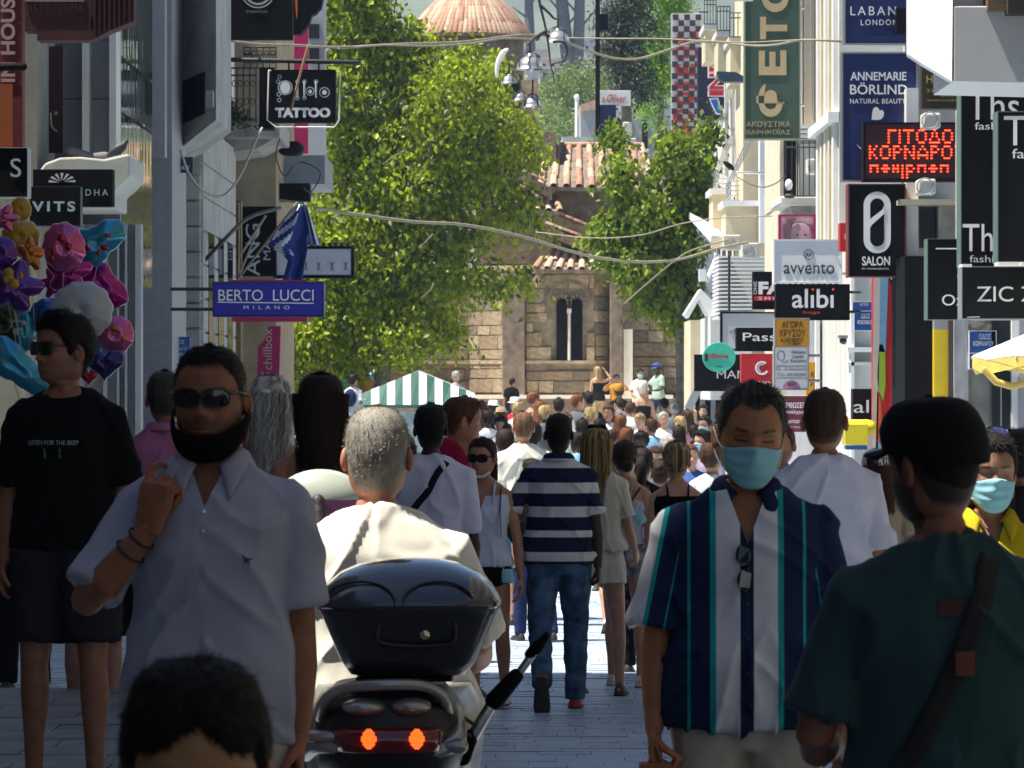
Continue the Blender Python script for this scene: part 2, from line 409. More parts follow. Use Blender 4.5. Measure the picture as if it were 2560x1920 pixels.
def tufts(g, V, N, cnt, L, wid, flow, rnd, up=.35, cmult=None):
    """short hair strips standing off the shell"""
    idx = rnd.choices(range(len(V)), k=cnt); vs, fs = [], []
    for q in idx:
        p = V[q]+np.array([rnd.uniform(-.004, .004) for _ in range(3)]); n_ = N[q]
        f = np.array(flow(p)); f = f-n_*np.dot(f, n_); dr = _unit(_unit(f)*(1-up)+n_*up+np.array([rnd.gauss(0, .25) for _ in range(3)]))
        sd_ = _unit(np.cross(dr, n_)+1e-6)*wid; l = L*rnd.uniform(.6, 1.3)
        o = len(vs); vs += [p-sd_-n_*.002, p+sd_-n_*.002, p+dr*l]; fs.append((o, o+1, o+2))
    g.add(np.array(vs), fs)

def simple_normals(g):
    me = g.mesh('t'); N = np.zeros(len(me.vertices)*3); me.vertices.foreach_get('normal', N); bpy.data.meshes.remove(me); return N.reshape(-1, 3)

def curtain(g, L, w0, w1, wend, hi, seed, back=.068, wavy=.0, yend=-.08, z0=.098):
    n, rows = (72, 30) if hi else (30, 14); a = np.arange(n)*2*math.pi/n
    rings = []
    for k in range(rows):
        t = k/(rows-1); z = z0-(L+z0)*t
        w_ = np.interp(t, [0, .05, .12, .22, .5, .85, 1], [w0*.30, w0*.66, w0*.88, w0, w1, wend, wend*.6]); b_ = np.interp(t, [0, .06, .2, .5, 1], [back*.35, back*.75, back, back*.8, back*.35])
        f_ = np.interp(t, [0, .1, .3, 1], [.02, .05, .03, back*.3])
        cy = np.interp(t, [0, .4, 1], [-.045, -.05, yend])
        cx = wavy*math.sin(t*9+seed)*.5
        rr = 1+np.array([.09*noise.noise(Vector((math.cos(q)*7, math.sin(q)*7+seed, z*3)))+.05*noise.noise(Vector((math.cos(q)*20, math.sin(q)*20, z*5+seed))) for q in a])*min(1, t*4)
        zz = z+np.array([.05*noise.noise(Vector((math.cos(q)*5, math.sin(q)*5, seed+4))) for q in a])*t*t*(1.4 if L > .2 else .3)
        rings.append(np.stack([np.sin(a)*w_*rr+cx, np.cos(a)*np.where(np.cos(a) > 0, f_, b_)*rr+cy, zz], 1)[::-1])
    loft(g, rings)

def strands(g, rnd, cnt, L, w_, back, yend, wavy=0.01, wid=.0016, cy=-.045, z0=.05):
    for _ in range(cnt):
        a = rnd.uniform(.5*math.pi, 1.5*math.pi) if rnd.random() < .8 else rnd.uniform(0, 2*math.pi)
        r = rnd.uniform(.97, 1.07); x0 = math.sin(a)*w_*r; y0 = cy+math.cos(a)*back*r
        l = L*rnd.uniform(.75, 1.1); n = 7; ps = []; ph = rnd.uniform(0, 6)
        for i in range(n):
            t = i/(n-1); ps.append((x0*(1-.15*t)+wavy*math.sin(t*9+ph), y0+(yend-cy)*t*.6-abs(0)*t+wavy*.5*math.cos(t*7+ph), z0-(l+z0)*t))
        V, Fc = [], []
        for i, p in enumerate(ps):
            ww = wid*(1-.7*i/(n-1)); tx, ty = math.cos(a), -math.sin(a)
            V += [(p[0]-tx*ww, p[1]-ty*ww, p[2]), (p[0]+tx*ww, p[1]+ty*ww, p[2])]
            if i: Fc.append((2*i-2, 2*i-1, 2*i+1, 2*i))
        g.add(V, Fc)

def hair_colour(V, col, seed, streak=.35, hl=None, hlamt=.0):
    C = np.tile(np.array(col, float), (len(V), 1))
    for i in range(len(V)):
        v = V[i]; a = math.atan2(v[0], v[1]+.04)
        n_ = noise.noise(Vector((math.cos(a)*11, math.sin(a)*11, v[2]*2.2+seed)))
        n2 = noise.noise(Vector((v[0]*160, v[1]*160, v[2]*40+seed)))
        C[i] *= 1+streak*n_*1.4+streak*.7*n2
        if hl is not None:
            m = min(1, max(0, (n_+.15+hlamt)*2.2)); C[i] = C[i]*(1-m)+np.array(hl)*m*(1+.4*n2)
    return np.clip(C, 0.002, 1)

def person(label, px, ty, s, group=None, base=None, cat='person', **kw):
    sp = dict(DEF); sp.update(kw); rnd = random.Random(int(px*7+ty))
    hi = sp['hi']; fem = sp['sex'] == 'f'; wm = (.90 if fem else 1.0)*sp['bw']
    d = F/s; P0 = P(px, ty, d)
    ground = gz(d) if base is None else base
    # --- legs first, to find the pelvis height
    def leg(side, dirs):
        hip = np.array([side*(.095 if fem else .09)*sp['bw'], 0, .895]); kn = hip+_unit(dirs[0])*.425; an = kn+_unit(dirs[1])*.405; return hip, kn, an
    LR, LL = leg(1, sp['legR']), leg(-1, sp['legL'])
    pitR, pitL = sp.get('pitR', 0), sp.get('pitL', 0)
    lowest = min(LR[2][2]-.05*math.sin(math.radians(pitR))*1.6, LL[2][2]-.05*math.sin(math.radians(pitL))*1.6); dz = .076-lowest
    if sp.get('seat'): dz = 0
    k = (P0.z-ground)/(1.75+dz) if not sp['k'] or sp['k'] == 1.0 else sp['k']
    bz = ground if sp['k'] == 1.0 else P0.z-(1.75+dz)*k
    UP = Matrix.Translation((0, 0, .95)) @ Matrix.Rotation(math.radians(-sp['lean'][0]), 4, 'X') @ Matrix.Rotation(math.radians(sp['lean'][1]), 4, 'Y') @ Matrix.Translation((0, 0, -.95))
    U = lambda p: np.array(UP @ Vector(p))
    hy, hp, hr = sp['head']
    HM = UP @ Matrix.Translation((0, -.012, 1.525)) @ Matrix.Rotation(math.radians(hy), 4, 'Z') @ Matrix.Rotation(math.radians(-hp), 4, 'X') @ Matrix.Rotation(math.radians(hr), 4, 'Y') @ Matrix.Translation((0, .02, .1125)) @ Matrix.Scale(sp['headk'], 4)
    hc = HM @ Vector((0, 0, 0.05))
    yaw = math.radians(sp['yaw'])
    off = Matrix.Rotation(yaw, 3, 'Z') @ Vector((hc.x, hc.y, 0))*k
    root = thing('person', (P0.x-off.x, P0.y-off.y, bz), yaw, label, cat, group)
    hv, sv = (.0075, .0085) if hi == 2 else ((.011, .013) if hi == 1 else (.018, .020))
    skinm = vcol_mat('skin', rough=.5, spec=.32, bump=.3, bscale=180, var=.16)
    hairm = vcol_mat('hair', rough=.6, spec=.15, bump=.5, bscale=420, var=.15)
    TR = np.array([r for r in (FEMALE if fem else MALE)])
    def trunk(z0, z1, off_, extra=None, tilt_top=0, tilt_bot=0, nn=30):
        zs = np.linspace(z0, z1, 16); out = []
        for i, z in enumerate(zs):
            w_, f_, b_ = [np.interp(z, TR[:, 0], TR[:, j]) for j in (1, 2, 3)]
            bel = sp['belly']*math.exp(-((z-1.06)/.12)**2)
            lo = off_+(extra(z) if extra else 0); wm2 = sp['bw'] if z < 1.44 else 1+(sp['bw']-1)*.3
            tl = tilt_top*max(0, (z-z1+.09)/.09)+tilt_bot*max(0, (z0+.06-z)/.06)
            out.append(ring(z, w_*wm2+lo+bel*.5, f_+lo*.8+bel, b_+lo*.8, nn, tilt=tl))
        return out
    def armpts(side, a):
        sh = np.array([side*(.158 if fem else .174)*sp['bw'], -.008, 1.38]); sh = U(sh)
        el = sh+_unit(U(a[0])-U((0, 0, 0)))*.285; wr = el+_unit(U(a[1])-U((0, 0, 0)))*.25; return sh, el, wr
    AR, AL = armpts(1, sp['armR']), armpts(-1, sp['armL'])
    # --- skin
    g = Geo(); bare_low = sp['bottom'] in ('shorts', 'skirt', 'none', 'minishorts')
    tg = Geo(); loft(tg, trunk(.86 if sp['top'] != 'none' or bare_low else .9, 1.50, -.006 if sp['sleeve'] > .05 else 0)); tg.xf(UP); g.add(tg.verts(), tg.f)
    th = Geo()
    for side, (sh, el, wr) in ((1, AR), (-1, AL)):
        aw = wm*sp.get('armw', 1)
        inner = U((side*.095*sp['bw'], -.005, 1.395)); m1 = sh*.5+el*.5; m2 = el*.68+wr*.32; m3 = el*.35+wr*.65
        tube(g, [inner, sh, sh*.75+el*.25, m1, el*.95+sh*.05, m2, m3, wr], np.array([.046, .050, .048, .046, .038, .043, .035, .0245])*aw, 14, flat=.92)
        hd = sp.get('handR' if side > 0 else 'handL', {})
        direc = hd.get('dir', tuple(_unit(wr-el))); palm = hd.get('palm', (-side, .15, .1))
        if sp['hands']:
            if hi >= 1: hand(th, wr, direc, palm, side*(-1) if hd.get('flip') else side, hd.get('curl', .38), hd.get('size', 1.0), hd.get('curls'), hd.get('thumb'), hd.get('spread', 1))
            else: tube(g, [wr, wr+_unit(direc)*.05, wr+_unit(direc)*.10, wr+_unit(direc)*.155], [.022, .034, .03, .014], 8, flat=.55, ref=tuple(palm))
    if bare_low or sp.get('ankles'):
        for side, (h, kn, an) in ((1, LR), (-1, LL)):
            c1 = kn*.72+an*.28+np.array([0, -.012, 0])
            if not sp.get('ankles'): tube(g, [h, h*.55+kn*.45, kn*.93+h*.07, kn, c1, kn*.35+an*.65, an], np.array([.086, .078, .056, .053, .056, .040, .034])*wm*sp.get('legw', 1), 16)
            else: tube(g, [kn*.3+an*.7, an], [.036, .034], 12)
            fo = Geo(); tube(fo, [(0, -.035, -.03), (0, .05, -.035), (0, .14, -.05), (0, .175, -.055)], [.030, .036, .030, .018], 10, flat=.8)
            pit = pitR if side > 0 else pitL
            fo.xf(Matrix.Translation(an) @ Matrix.Rotation(math.radians(-pit), 4, 'X')); g.add(fo.verts(), fo.f)
    for side, q in ((1, AR), (-1, AL)): tube(g, [U((side*.02, -.012, 1.475)), U((side*.085, -.015, 1.420)), q[0]+np.array([0, 0, -.004])], [.046, .046, .044] if sp['sleeve'] <= .05 else [.044, .036, .034], 12)
    V, N, Fc = fuse(g, hv, 5)
    body = Geo(); body.add(V, Fc); C = [np.tile(np.array(sp['skin'], float), (len(V), 1))]
    if th.n:
        V2, N2, F2 = fuse(th, .0042 if hi == 2 else .006, 3); body.add(V2, F2)
        C.append(np.tile(np.array(sp['skin'], float)*np.array([1.05, .93, .9]), (len(V2), 1)))
    hg = head_mesh(hi, sp); Vh = hg.verts(); C.append(face_colour(Vh, sp['skin'], sp)); hg.xf(HM); body.add(hg.verts(), hg.f)
    me = body.mesh('skin'); me.transform(Matrix.Scale(k, 4)); set_col(me, np.concatenate(C)); obj('skin', me, skinm, root)
    # --- hair
    ht = sp['hair']
    if ht not in ('bald', 'none'):
        thick = dict(buzz=.004, short=.012, crop=.008, curly=.022, afro=.03, long=.012, pony=.009, bun=.010, cap=.006, bob=.014, fade=.007).get(ht, .012)
        thick = sp.get('thick', thick)
        g = hair_shell(hi, sp, thick, sp.get('recede', 0), sp.get('low', 0), px)
        V = g.verts(); N = simple_normals(g)
        am = {'curly': .014, 'afro': .010, 'short': .006, 'bob': .006, 'buzz': .0008, 'fade': .0015, 'crop': .002}.get(ht, .0025)*(.6 if thick < .009 else 1); fq = {'curly': 60, 'afro': 45}.get(ht, 70)
        if N[len(N)//2] @ (V[len(N)//2]+[0, .02, 0]) < 0: N = -N
        tv = noise_disp(V, N, am, (fq, fq, fq*.6), seed=px*.1); nloft = len(V); g.v = [tv]
        L = {'buzz': .0022, 'short': .022, 'crop': .013, 'curly': .018, 'afro': .012, 'long': .03, 'pony': .02, 'bun': .02, 'bob': .03, 'fade': .010}.get(ht, .012)
        up = {'buzz': .8, 'curly': .7, 'afro': .8, 'short': .35, 'crop': .5, 'fade': .6}.get(ht, .12)
        flow = (lambda p: (p[0]*3, -.25-p[1]*.5, -.35-(.1-p[2])*4)) if ht not in ('pony', 'bun') else (lambda p: (-p[0]*2, -1, .1))
        tufts(g, tv[:-1], N, {0: 260, 1: 900, 2: 4200}[hi], L*sp.get('tuftk', 1)*(1.5 if hi == 0 else 1), (.0035, .0016, .0011)[hi], flow, rnd, sp.get('tup', up))
        Lh = sp.get('len', .30)
        if ht in ('long', 'bob'):
            if ht == 'bob': Lh = sp.get('len', .12)
            curtain(g, Lh, sp.get('hw', .089), sp.get('hw', .089)*sp.get('hw1', 1.08), sp.get('hwe', .075), hi, px*.13, wavy=sp.get('wavy', 0), yend=-.085 if Lh > .15 else -.06)
            strands(g, rnd, {0: 30, 1: 160, 2: 420}[hi], Lh, sp.get('hw', .089)*1.03, .07, -.085, wavy=sp.get('swave', .006), wid=.0022 if hi < 2 else .0018)
        if ht == 'pony':
            ellipsoid(g, (0, -.125, .03), (.03, .028, .03), 12, 7)
            tube(g, [(0, -.13, .04), (0, -.165, .02), (0.005, -.17, -.06), (-.005, -.15, -.15), (0, -.13, -.21)], [.022, .034, .04, .036, .012], 14, flat=.8, sub=2)
        if ht == 'bun': ellipsoid(g, sp.get('bunpos', (0, -.12, .045)), (.042, .036, .042), 14, 9)
        V = g.verts(); C = hair_colour(V, sp['haircol'], px*.3, sp.get('streak', .4), sp.get('hl'), sp.get('hlamt', 0))
        g.xf(HM); me = g.mesh('hair'); me.transform(Matrix.Scale(k, 4)); set_col(me, C); obj('hair', me, hairm, root)
    # --- top
    tp = sp['top']; tc = sp['topcol']
    if tp != 'none':
        g = Geo(); hem = sp['hem']; lo = sp['loose']
        ztop = {'round': 1.475, 'scoop': 1.40, 'polo': 1.49, 'tank': 1.40, 'strap': 1.33}.get(sp['neck'], 1.475)
        ex = lambda z: (lo*.9 if (not fem or lo > .015) else .002)*max(0, (1.22-z)/.3)+(.014 if hem < .93 else .004)*min(1, max(0, (1.12-z)/.1))
        body_rings = trunk(hem, ztop, lo, ex, tilt_top=sp.get('ntilt', -.32 if sp['neck'] == 'round' else -.12), tilt_bot=0)
        if tp == 'dress':
            pass
        tg = Geo(); loft(tg, body_rings); tg.xf(UP); g.add(tg.verts(), tg.f)
        sl = sp['sleeve']
        arms = []
        if sl > 0.05:
            for side, (sh, el, wr) in ((1, AR), (-1, AL)):
                inner = U((side*.085*sp['bw'], -.005, 1.392)); tot = .285*sl; dirr = _unit(el-sh)
                if sl <= 1:
                    pts = [inner, sh+np.array([0, 0, -.004]), sh+dirr*tot*.35, sh+dirr*tot*.7, sh+dirr*tot]
                    rr = np.array([.058, .061, .061, .063, .065+lo*.6])*wm*sp.get('sleevew', 1)
                else:
                    f2 = _unit(wr-el); pts = [inner, sh, sh*.5+el*.5, el, el+f2*.25*(sl-1)]; rr = np.array([.066, .067, .06, .054, .045])*wm
                tube(g, pts, rr, 16, flat=.95, round_ends=False); arms.append((sh, dirr))
                tube(g, [U((side*.03, -.012, 1.452)), U((side*.09, -.014, 1.418)), sh+np.array([0, 0, .0])], [.052, .056, .057], 12)
        V, N, Fc = fuse(g, sv, 5 if hi else 3)
        if hi:
            V0 = V.copy(); V = noise_disp(V, N, .011*sp.get('wrinkle', 1), (5, 5, 3.2), seed=px*.01)+N*.004
            V = folds(V, N, .0105*sp.get('wrinkle', 1), px*.02+3)
            dd = np.sum((V-V0)*N, 1); V = V+N*np.maximum(0, -.001-dd)[:, None]
        Fk = Fc
        cut = sp.get('vcut')
        if cut:   # open neckline cut out of the cloth
            V, Fk = vcut(V, Fc, UP, cut[0], cut[1], sp.get('vx', 0))
        if sp['neck'] in ('tank', 'strap') and sl <= .05:   # shoulder straps
            pass
        g2 = Geo(); g2.add(V, Fk); me = g2.mesh('shirt'); me.transform(Matrix.Scale(k, 4))
        if sp.get('uattr'):
            u = V[:, 0].copy()
            for (sh, dirr), side in zip(arms, (1, -1)):
                rel = V-sh; t = rel @ dirr; perp = rel-np.outer(t, dirr); lat = perp[:, 0]*side
                m = (V[:, 0]*side > sh[0]*side*1.02+.0) | ((t > .05) & (np.linalg.norm(perp, axis=1) < .085) & (V[:, 0]*side > .165*sp['bw']))
                u[m] = side*(.30+lat[m])
            a = me.attributes.new('u', 'FLOAT', 'POINT'); a.data.foreach_set('value', (u+.5).astype(np.float32))
        o = obj({'dress': 'dress', 'tank': 'tank_top', 'polo': 'polo_shirt', 'shirt': 'shirt'}.get(tp, 't_shirt'), me, tc, root)
        root['_shirt'] = o.name
        if sp['neck'] in ('tank', 'strap') :
            g = Geo()
            for sx in (-1, 1):
                wd = .022 if sp['neck'] == 'tank' else .006
                pts = [U((sx*.085*wm, .10, ztop-.06)), U((sx*.09*wm, .088, ztop+.02)), U((sx*.088*wm, .05, 1.445)), U((sx*.086*wm, -.03, 1.462)), U((sx*.08*wm, -.092, 1.42)), U((sx*.075*wm, -.12, ztop-.03))]
                tube(g, pts, wd, 8, flat=.3, ref=(1, 0, 0), sub=2)
            g.xf(Matrix.Scale(k, 4)); obj('shoulder_strap', g, tc, root, True)
        if sp.get('collar'):
            cm, copen, cw = sp['collar']
            g = Geo(); nseg = 40; rows_ = []
            for r_, (dr, zz) in enumerate(((.004, 1.512), (.010, 1.520), (.022, 1.512), (.032, 1.494), (.040, 1.478))):
                rw = []
                for i in range(nseg+1):
                    t = i/nseg*2-1; a = t*math.radians(180-copen); # 0 = back
                    w_, f_, b_ = .060, .050, .068
                    fp = max(0, (abs(t)-.72)/.28)**1.6
                    x_ = math.sin(a)*(w_+dr); y_ = -math.cos(a)*((b_ if math.cos(a) > 0 else f_+.012)+dr)
                    z_ = zz-.030*fp*(1 if r_ < 2 else 1.15)-.016*(1-abs(math.cos(a/2)))*1.0
                    if r_ >= 3: z_ -= cw*fp; y_ += .012*fp; x_ += math.copysign(.012*fp*cw/.03, x_)
                    rw.append(U((x_, y_-.004, z_)))
                rows_.append(rw)
            V = np.array([p for r in rows_ for p in r]); n1 = nseg+1
            Fq = [(r*n1+i, r*n1+i+1, (r+1)*n1+i+1, (r+1)*n1+i) for r in range(4) for i in range(nseg)]
            g.add(V, Fq); g.xf(Matrix.Scale(k, 4)); co = obj('collar', g, cm, root, True)
            sm = co.modifiers.new('thick', 'SOLIDIFY'); sm.thickness = .004*k
            if sp.get('uattr'):
                a = co.data.attributes.new('u', 'FLOAT', 'POINT'); a.data.foreach_set('value', (V[:, 0]*0+sp['uattr']).astype(np.float32))
    # --- bottom
    bt = sp['bottom']; bc = sp.get('botcol')
    if bt in ('jeans', 'trousers', 'shorts', 'minishorts'):
        g = Geo(); fl = {'shorts': .62, 'minishorts': .12}.get(bt, None); wd = sp.get('legloose', .014 if bt == 'jeans' else .022)
        loft(g, [ring(z, w_*sp['bw']+.010+sp['belly']*.3*(z > 1), f_+.010, b_+.014, 28) for z, w_, f_, b_ in [(.80, .13, .08, .10)]+[r for r in (FEMALE if fem else MALE)[:3]]+[((1.03), .152, .10, .10)]])
        for side, (h, kn, an) in ((1, LR), (-1, LL)):
            if fl is None:
                tube(g, [h, h*.55+kn*.45, kn, kn*.6+an*.4, kn*.15+an*.85, an+np.array([0, 0, -.015])], np.array([.094, .084, .062, .060, .050, .052])*wm+wd*.6, 16, round_ends=False)
            else:
                e_ = h+(kn-h)*fl if bt == 'minishorts' else h+(kn-h)*sp.get('shortlen', .92)
                tube(g, [h, h*.5+e_*.5, e_], np.array([.096, .092, .084])*wm+wd, 16, round_ends=False)
        V, N, Fc = fuse(g, sv*1.1, 4 if hi else 2)
        if hi: V = noise_disp(V, N, .016, (7, 7, 8), seed=px*.03, ridged=True)-N*.003
        g2 = Geo(); g2.add(V, Fc); me = g2.mesh('trousers'); me.transform(Matrix.Scale(k, 4)); obj('trousers' if fl is None else 'shorts', me, bc, root)
    elif bt == 'skirt':
        z0 = sp.get('skirtz', .62); g = Geo()
        rr = [ring(z, w_+sp.get('flare', .03)*t, f_+sp.get('flare', .03)*t, b_+sp.get('flare', .03)*t, 30) for z, w_, f_, b_, t in ((z0, .185, .12, .13, 1), (.75, .182, .115, .13, .7), (.86, .182, .11, .132, .3), (.95, .17, .105, .12, 0), (1.04, .14, .10, .095, 0))]
        loft(g, rr); V, N, Fc = fuse(g, sv, 2)
        V = noise_disp(V, N, .014, (12, 12, 2), seed=px*.1); g2 = Geo(); g2.add(V, Fc); me = g2.mesh('skirt'); me.transform(Matrix.Scale(k, 4)); obj('skirt', me, bc, root)
    # --- shoes
    if sp['shoe'] is not None and not sp.get('seat'):
        sm = sp['shoe'] if not isinstance(sp['shoe'], tuple) else mat('shoe_%02x%02x%02x' % tuple(int(c*255) for c in sp['shoe']), sp['shoe'], .6, bump=.2)
        solem = sp.get('solem') or mat('rubber_sole', (.5, .5, .48) if sp.get('whitesole') else (.03, .03, .03), .7)
        for side, (h, kn, an) in ((1, LR), (-1, LL)):
            pit = pitR if side > 0 else pitL; X = Matrix.Scale(k, 4) @ Matrix.Translation(an) @ Matrix.Rotation(math.radians(-pit), 4, 'X')
            g = Geo(); g.add(*_shoe(0)); g.xf(X); so_ = obj('shoe', g, sm, root, True)
            g = Geo(); g.add(*_shoe(1)); g.xf(X); obj('sole', g, solem, so_, True)
    sp['_HM'] = HM; sp['_UP'] = UP; sp['_k'] = k; sp['_AR'] = AR; sp['_AL'] = AL; sp['_LR'] = LR; sp['_LL'] = LL; sp['_root'] = root
    return root, sp

def _shoe(which):
    g = Geo(); rings = []
    prof = [(-.062, .018, .012), (-.055, .032, .062), (-.02, .037, .085), (.03, .039, .078), (.08, .044, .055), (.13, .046, .040), (.165, .040, .030), (.188, .020, .014)]
    a = np.arange(14)*2*math.pi/14
    for y, w_, h in prof:
        if which == 0: rings.append(np.stack([np.cos(a)*w_, np.full(14, y), -.062+np.maximum(0, np.sin(a))*h+np.minimum(0, np.sin(a))*.004], 1))
        else: rings.append(np.stack([np.cos(a)*(w_+.004), np.full(14, y), -.066+np.sin(a)*.012*(1 if abs(y-.06) < .12 else .6)], 1))
    loft(g, rings); return g.verts(), g.f

def acc(sp, name, g, m, head=False, smooth=True, parent=None):
    """part given in head-local or body-local coordinates"""
    if head: g.xf(sp['_HM'])
    g.xf(Matrix.Scale(sp['_k'], 4)); return obj(name, g, m, parent or sp['_root'], smooth)

def lens_pts(cx, cz, w_, h, e=.75, n=20, y0=.098, curve=2.2, tilt=0):
    a = np.arange(n)*2*math.pi/n; X = np.sign(np.cos(a))*np.abs(np.cos(a))**e*w_+cx; Z = np.sign(np.sin(a))*np.abs(np.sin(a))**e*h+cz
    return np.stack([X, y0-curve*X*X, Z+tilt*(X-cx)], 1)
def sunglasses(sp, fm, lm, dz=.0, dy=0.0, w_=.027, h=.021, up=False, temple=True):
    fr = Geo(); M = Matrix.Translation((0, dy, dz))
    if up: M = Matrix.Translation((0, -.022, .100)) @ Matrix.Rotation(math.radians(62), 4, 'X') @ Matrix.Translation((0, -.062, 0))
    root = None; ls = []
    for sx in (-1, 1):
        ps = lens_pts(sx*.0325, 0, w_, h); o_ = lens_pts(sx*.0325, 0, w_+.003, h+.003)
        V = np.concatenate([ps+[0, .002, 0], o_+[0, .003, 0], o_-[0, .003, 0], ps-[0, .003, 0]]); n = 20
        Fq = []
        for r in range(4):
            r2 = (r+1) % 4
            for i in range(n): j = (i+1) % n; Fq.append((r*n+i, r*n+j, r2*n+j, r2*n+i))
        fr.add(V, Fq)
        gl = Geo(); c = ps.mean(0); gl.add(np.concatenate([ps, [c+[0, .003, 0]]]), [(i, (i+1) % n, n) for i in range(n)]); ls.append(gl)
        if temple: tube(fr, [(sx*.060, .090, .010), (sx*.077, .060, .010), (sx*.0815, .0, .006), (sx*.0825, -.02, -.006)], [.0035, .003, .003, .0025], 6)
    tube(fr, [(-.009, .098, .006), (0, .102, .009), (.009, .098, .006)], .0028, 6)
    fr.xf(M); f = acc(sp, 'sunglasses', fr, fm, True)
    for gl in ls: gl.xf(M); acc(sp, 'lens', gl, lm, True, parent=f)
    return f

def face_mask(sp, m, strapm, z0=-.018, hi=True):
    nu, nv = 28, 22; V = []
    for j in range(nv+1):
        v = j/nv
        for i in range(nu+1):
            u = i/nu*2-1; au = abs(u)
            zt = z0+.0+.004*math.cos(u*3)-.006*au; zb = -.126+.038*au**2.2
            z = zt+(zb-zt)*v; wd = .0705-.012*v*v
            x = u*wd
            yf = float(head_surface(np.array([0.0]), np.array([max(z, -.104)]), 0, 1, .0)[0, 1])
            ridge = .020*math.exp(-(x/.020)**2)*math.exp(-((v-.12)/.26)**2)+.010*math.exp(-(x/.035)**2)*math.exp(-((v-.55)/.35)**2)
            y = (yf+.008)*(1-(min(1, au*.93))**2.6)**.5+ridge+.002
            if v > .82: y -= .020*((v-.82)/.18)**1.5*(1-au)
            y += .0022*math.sin(v*math.pi*7)*(1-au**3)+.0030*noise.noise(Vector((x*28, z*34, sp['yaw'])))
            V.append((x, y, z))
    n1 = nu+1; Fq = [(j*n1+i, (j+1)*n1+i, (j+1)*n1+i+1, j*n1+i+1) for j in range(nv) for i in range(nu)]
    g = Geo(); g.add(V, Fq); o = acc(sp, 'face_mask', g, m, True)
    s_ = o.modifiers.new('thick', 'SOLIDIFY'); s_.thickness = .002; s_.offset = 1
    g = Geo()
    for sx in (-1, 1):
        a, b = V[2*n1+(nu if sx > 0 else 0)], V[(nv-2)*n1+(nu if sx > 0 else 0)]
        tube(g, [a, (sx*.079, .012, z0-.002), (sx*.087, -.018, .006), (sx*.0885, -.028, -.012), (sx*.083, -.018, -.044), (sx*.072, .02, -.072), b], .0016, 6, sub=2)
    acc(sp, 'ear_loop', g, strapm, True, parent=o); return o

def strap(sp, name, m, pts, wd=.02, th=.15, parent=None):
    g = Geo(); tube(g, [sp['_UP'] @ Vector(p) for p in pts], wd, 10, flat=th, ref=(0, 0.01, 0), round_ends=False, sub=4); return acc(sp, name, g, m, False, parent=parent)

def vcut(V, Fc, UP, zv, wtop, vx):
    import bmesh
    bm = bmesh.new(); vs = [bm.verts.new(v) for v in V]
    for f in Fc: bm.faces.new([vs[i] for i in f])
    A = UP @ Vector((vx, 0, zv)); R3 = UP.to_3x3(); keep = []
    for sx in (-1, 1):
        dirv = R3 @ Vector((sx*wtop, 0, 1.49-zv)); nrm = dirv.cross(R3 @ Vector((0, 1, 0)))*(-sx); nrm.normalize()
        if (R3 @ Vector((sx, 0, 0))).dot(nrm) < 0: nrm = -nrm
        geom = [f for f in bm.faces if (UP.inverted() @ f.calc_center_median()).y > 0 and (UP.inverted() @ f.calc_center_median()).z > zv-.03]
        bmesh.ops.bisect_plane(bm, geom=geom+list({e for f in geom for e in f.edges})+list({v for f in geom for v in f.verts}), plane_co=A, plane_no=nrm); keep.append(nrm)
    dead = [f for f in bm.faces if (c := f.calc_center_median()) and (UP.inverted() @ c).y > 0 and (c-A).dot(keep[0]) < 0 and (c-A).dot(keep[1]) < 0 and (UP.inverted() @ c).z > zv]
    bmesh.ops.delete(bm, geom=dead, context='FACES')
    bm.verts.ensure_lookup_table(); bm.verts.index_update()
    V2 = np.array([v.co[:] for v in bm.verts]); F2 = [tuple(v.index for v in f.verts) for f in bm.faces]; bm.free(); return V2, F2

def hugband(sp, name, m, pts, wd, lift=.006, target=None, parent=None):
    """flat webbing that follows the clothes: a ribbon laid on the surface by nearest-point search"""
    o = bpy.data.objects[sp['_root']['_shirt']]; me = o.data; k = sp['_k']
    pts = [np.array(sp['_UP'] @ Vector(p)) for p in pts]; q = []
    for i in range(len(pts)-1):
        for j in range(8): q.append(pts[i]*(1-j/8)+pts[i+1]*j/8)
    q.append(pts[-1]); from mathutils.bvhtree import BVHTree
    bvh = BVHTree.FromPolygons([v.co for v in me.vertices], [p.vertices for p in me.polygons])
    P1, N1 = [], []
    for p in q:
        loc, nr, _, _ = bvh.find_nearest(Vector(p)*k); P1.append(np.array(loc)); N1.append(np.array(nr))
    P1 = np.array(P1); N1 = np.array(N1)
    for _ in range(3): P1[1:-1] = (P1[:-2]+2*P1[1:-1]+P1[2:])/4; N1[1:-1] = (N1[:-2]+2*N1[1:-1]+N1[2:])/4
    V, Fq = [], []
    for i in range(len(P1)):
        t = _unit(P1[min(len(P1)-1, i+1)]-P1[max(0, i-1)]); n_ = _unit(N1[i]); s_ = _unit(np.cross(t, n_))
        for a in (-1, -.4, .4, 1): V.append(P1[i]+s_*wd*a*k+n_*(lift+.002)*k)
        if i: o_ = 4*i; Fq += [(o_-4+c, o_-3+c, o_+1+c, o_+c) for c in range(3)]
    g = Geo(); g.add(V, Fq); ob = obj(name, g, m, parent or sp['_root'], True)
    s2 = ob.modifiers.new('thick', 'SOLIDIFY'); s2.thickness = .004; return ob
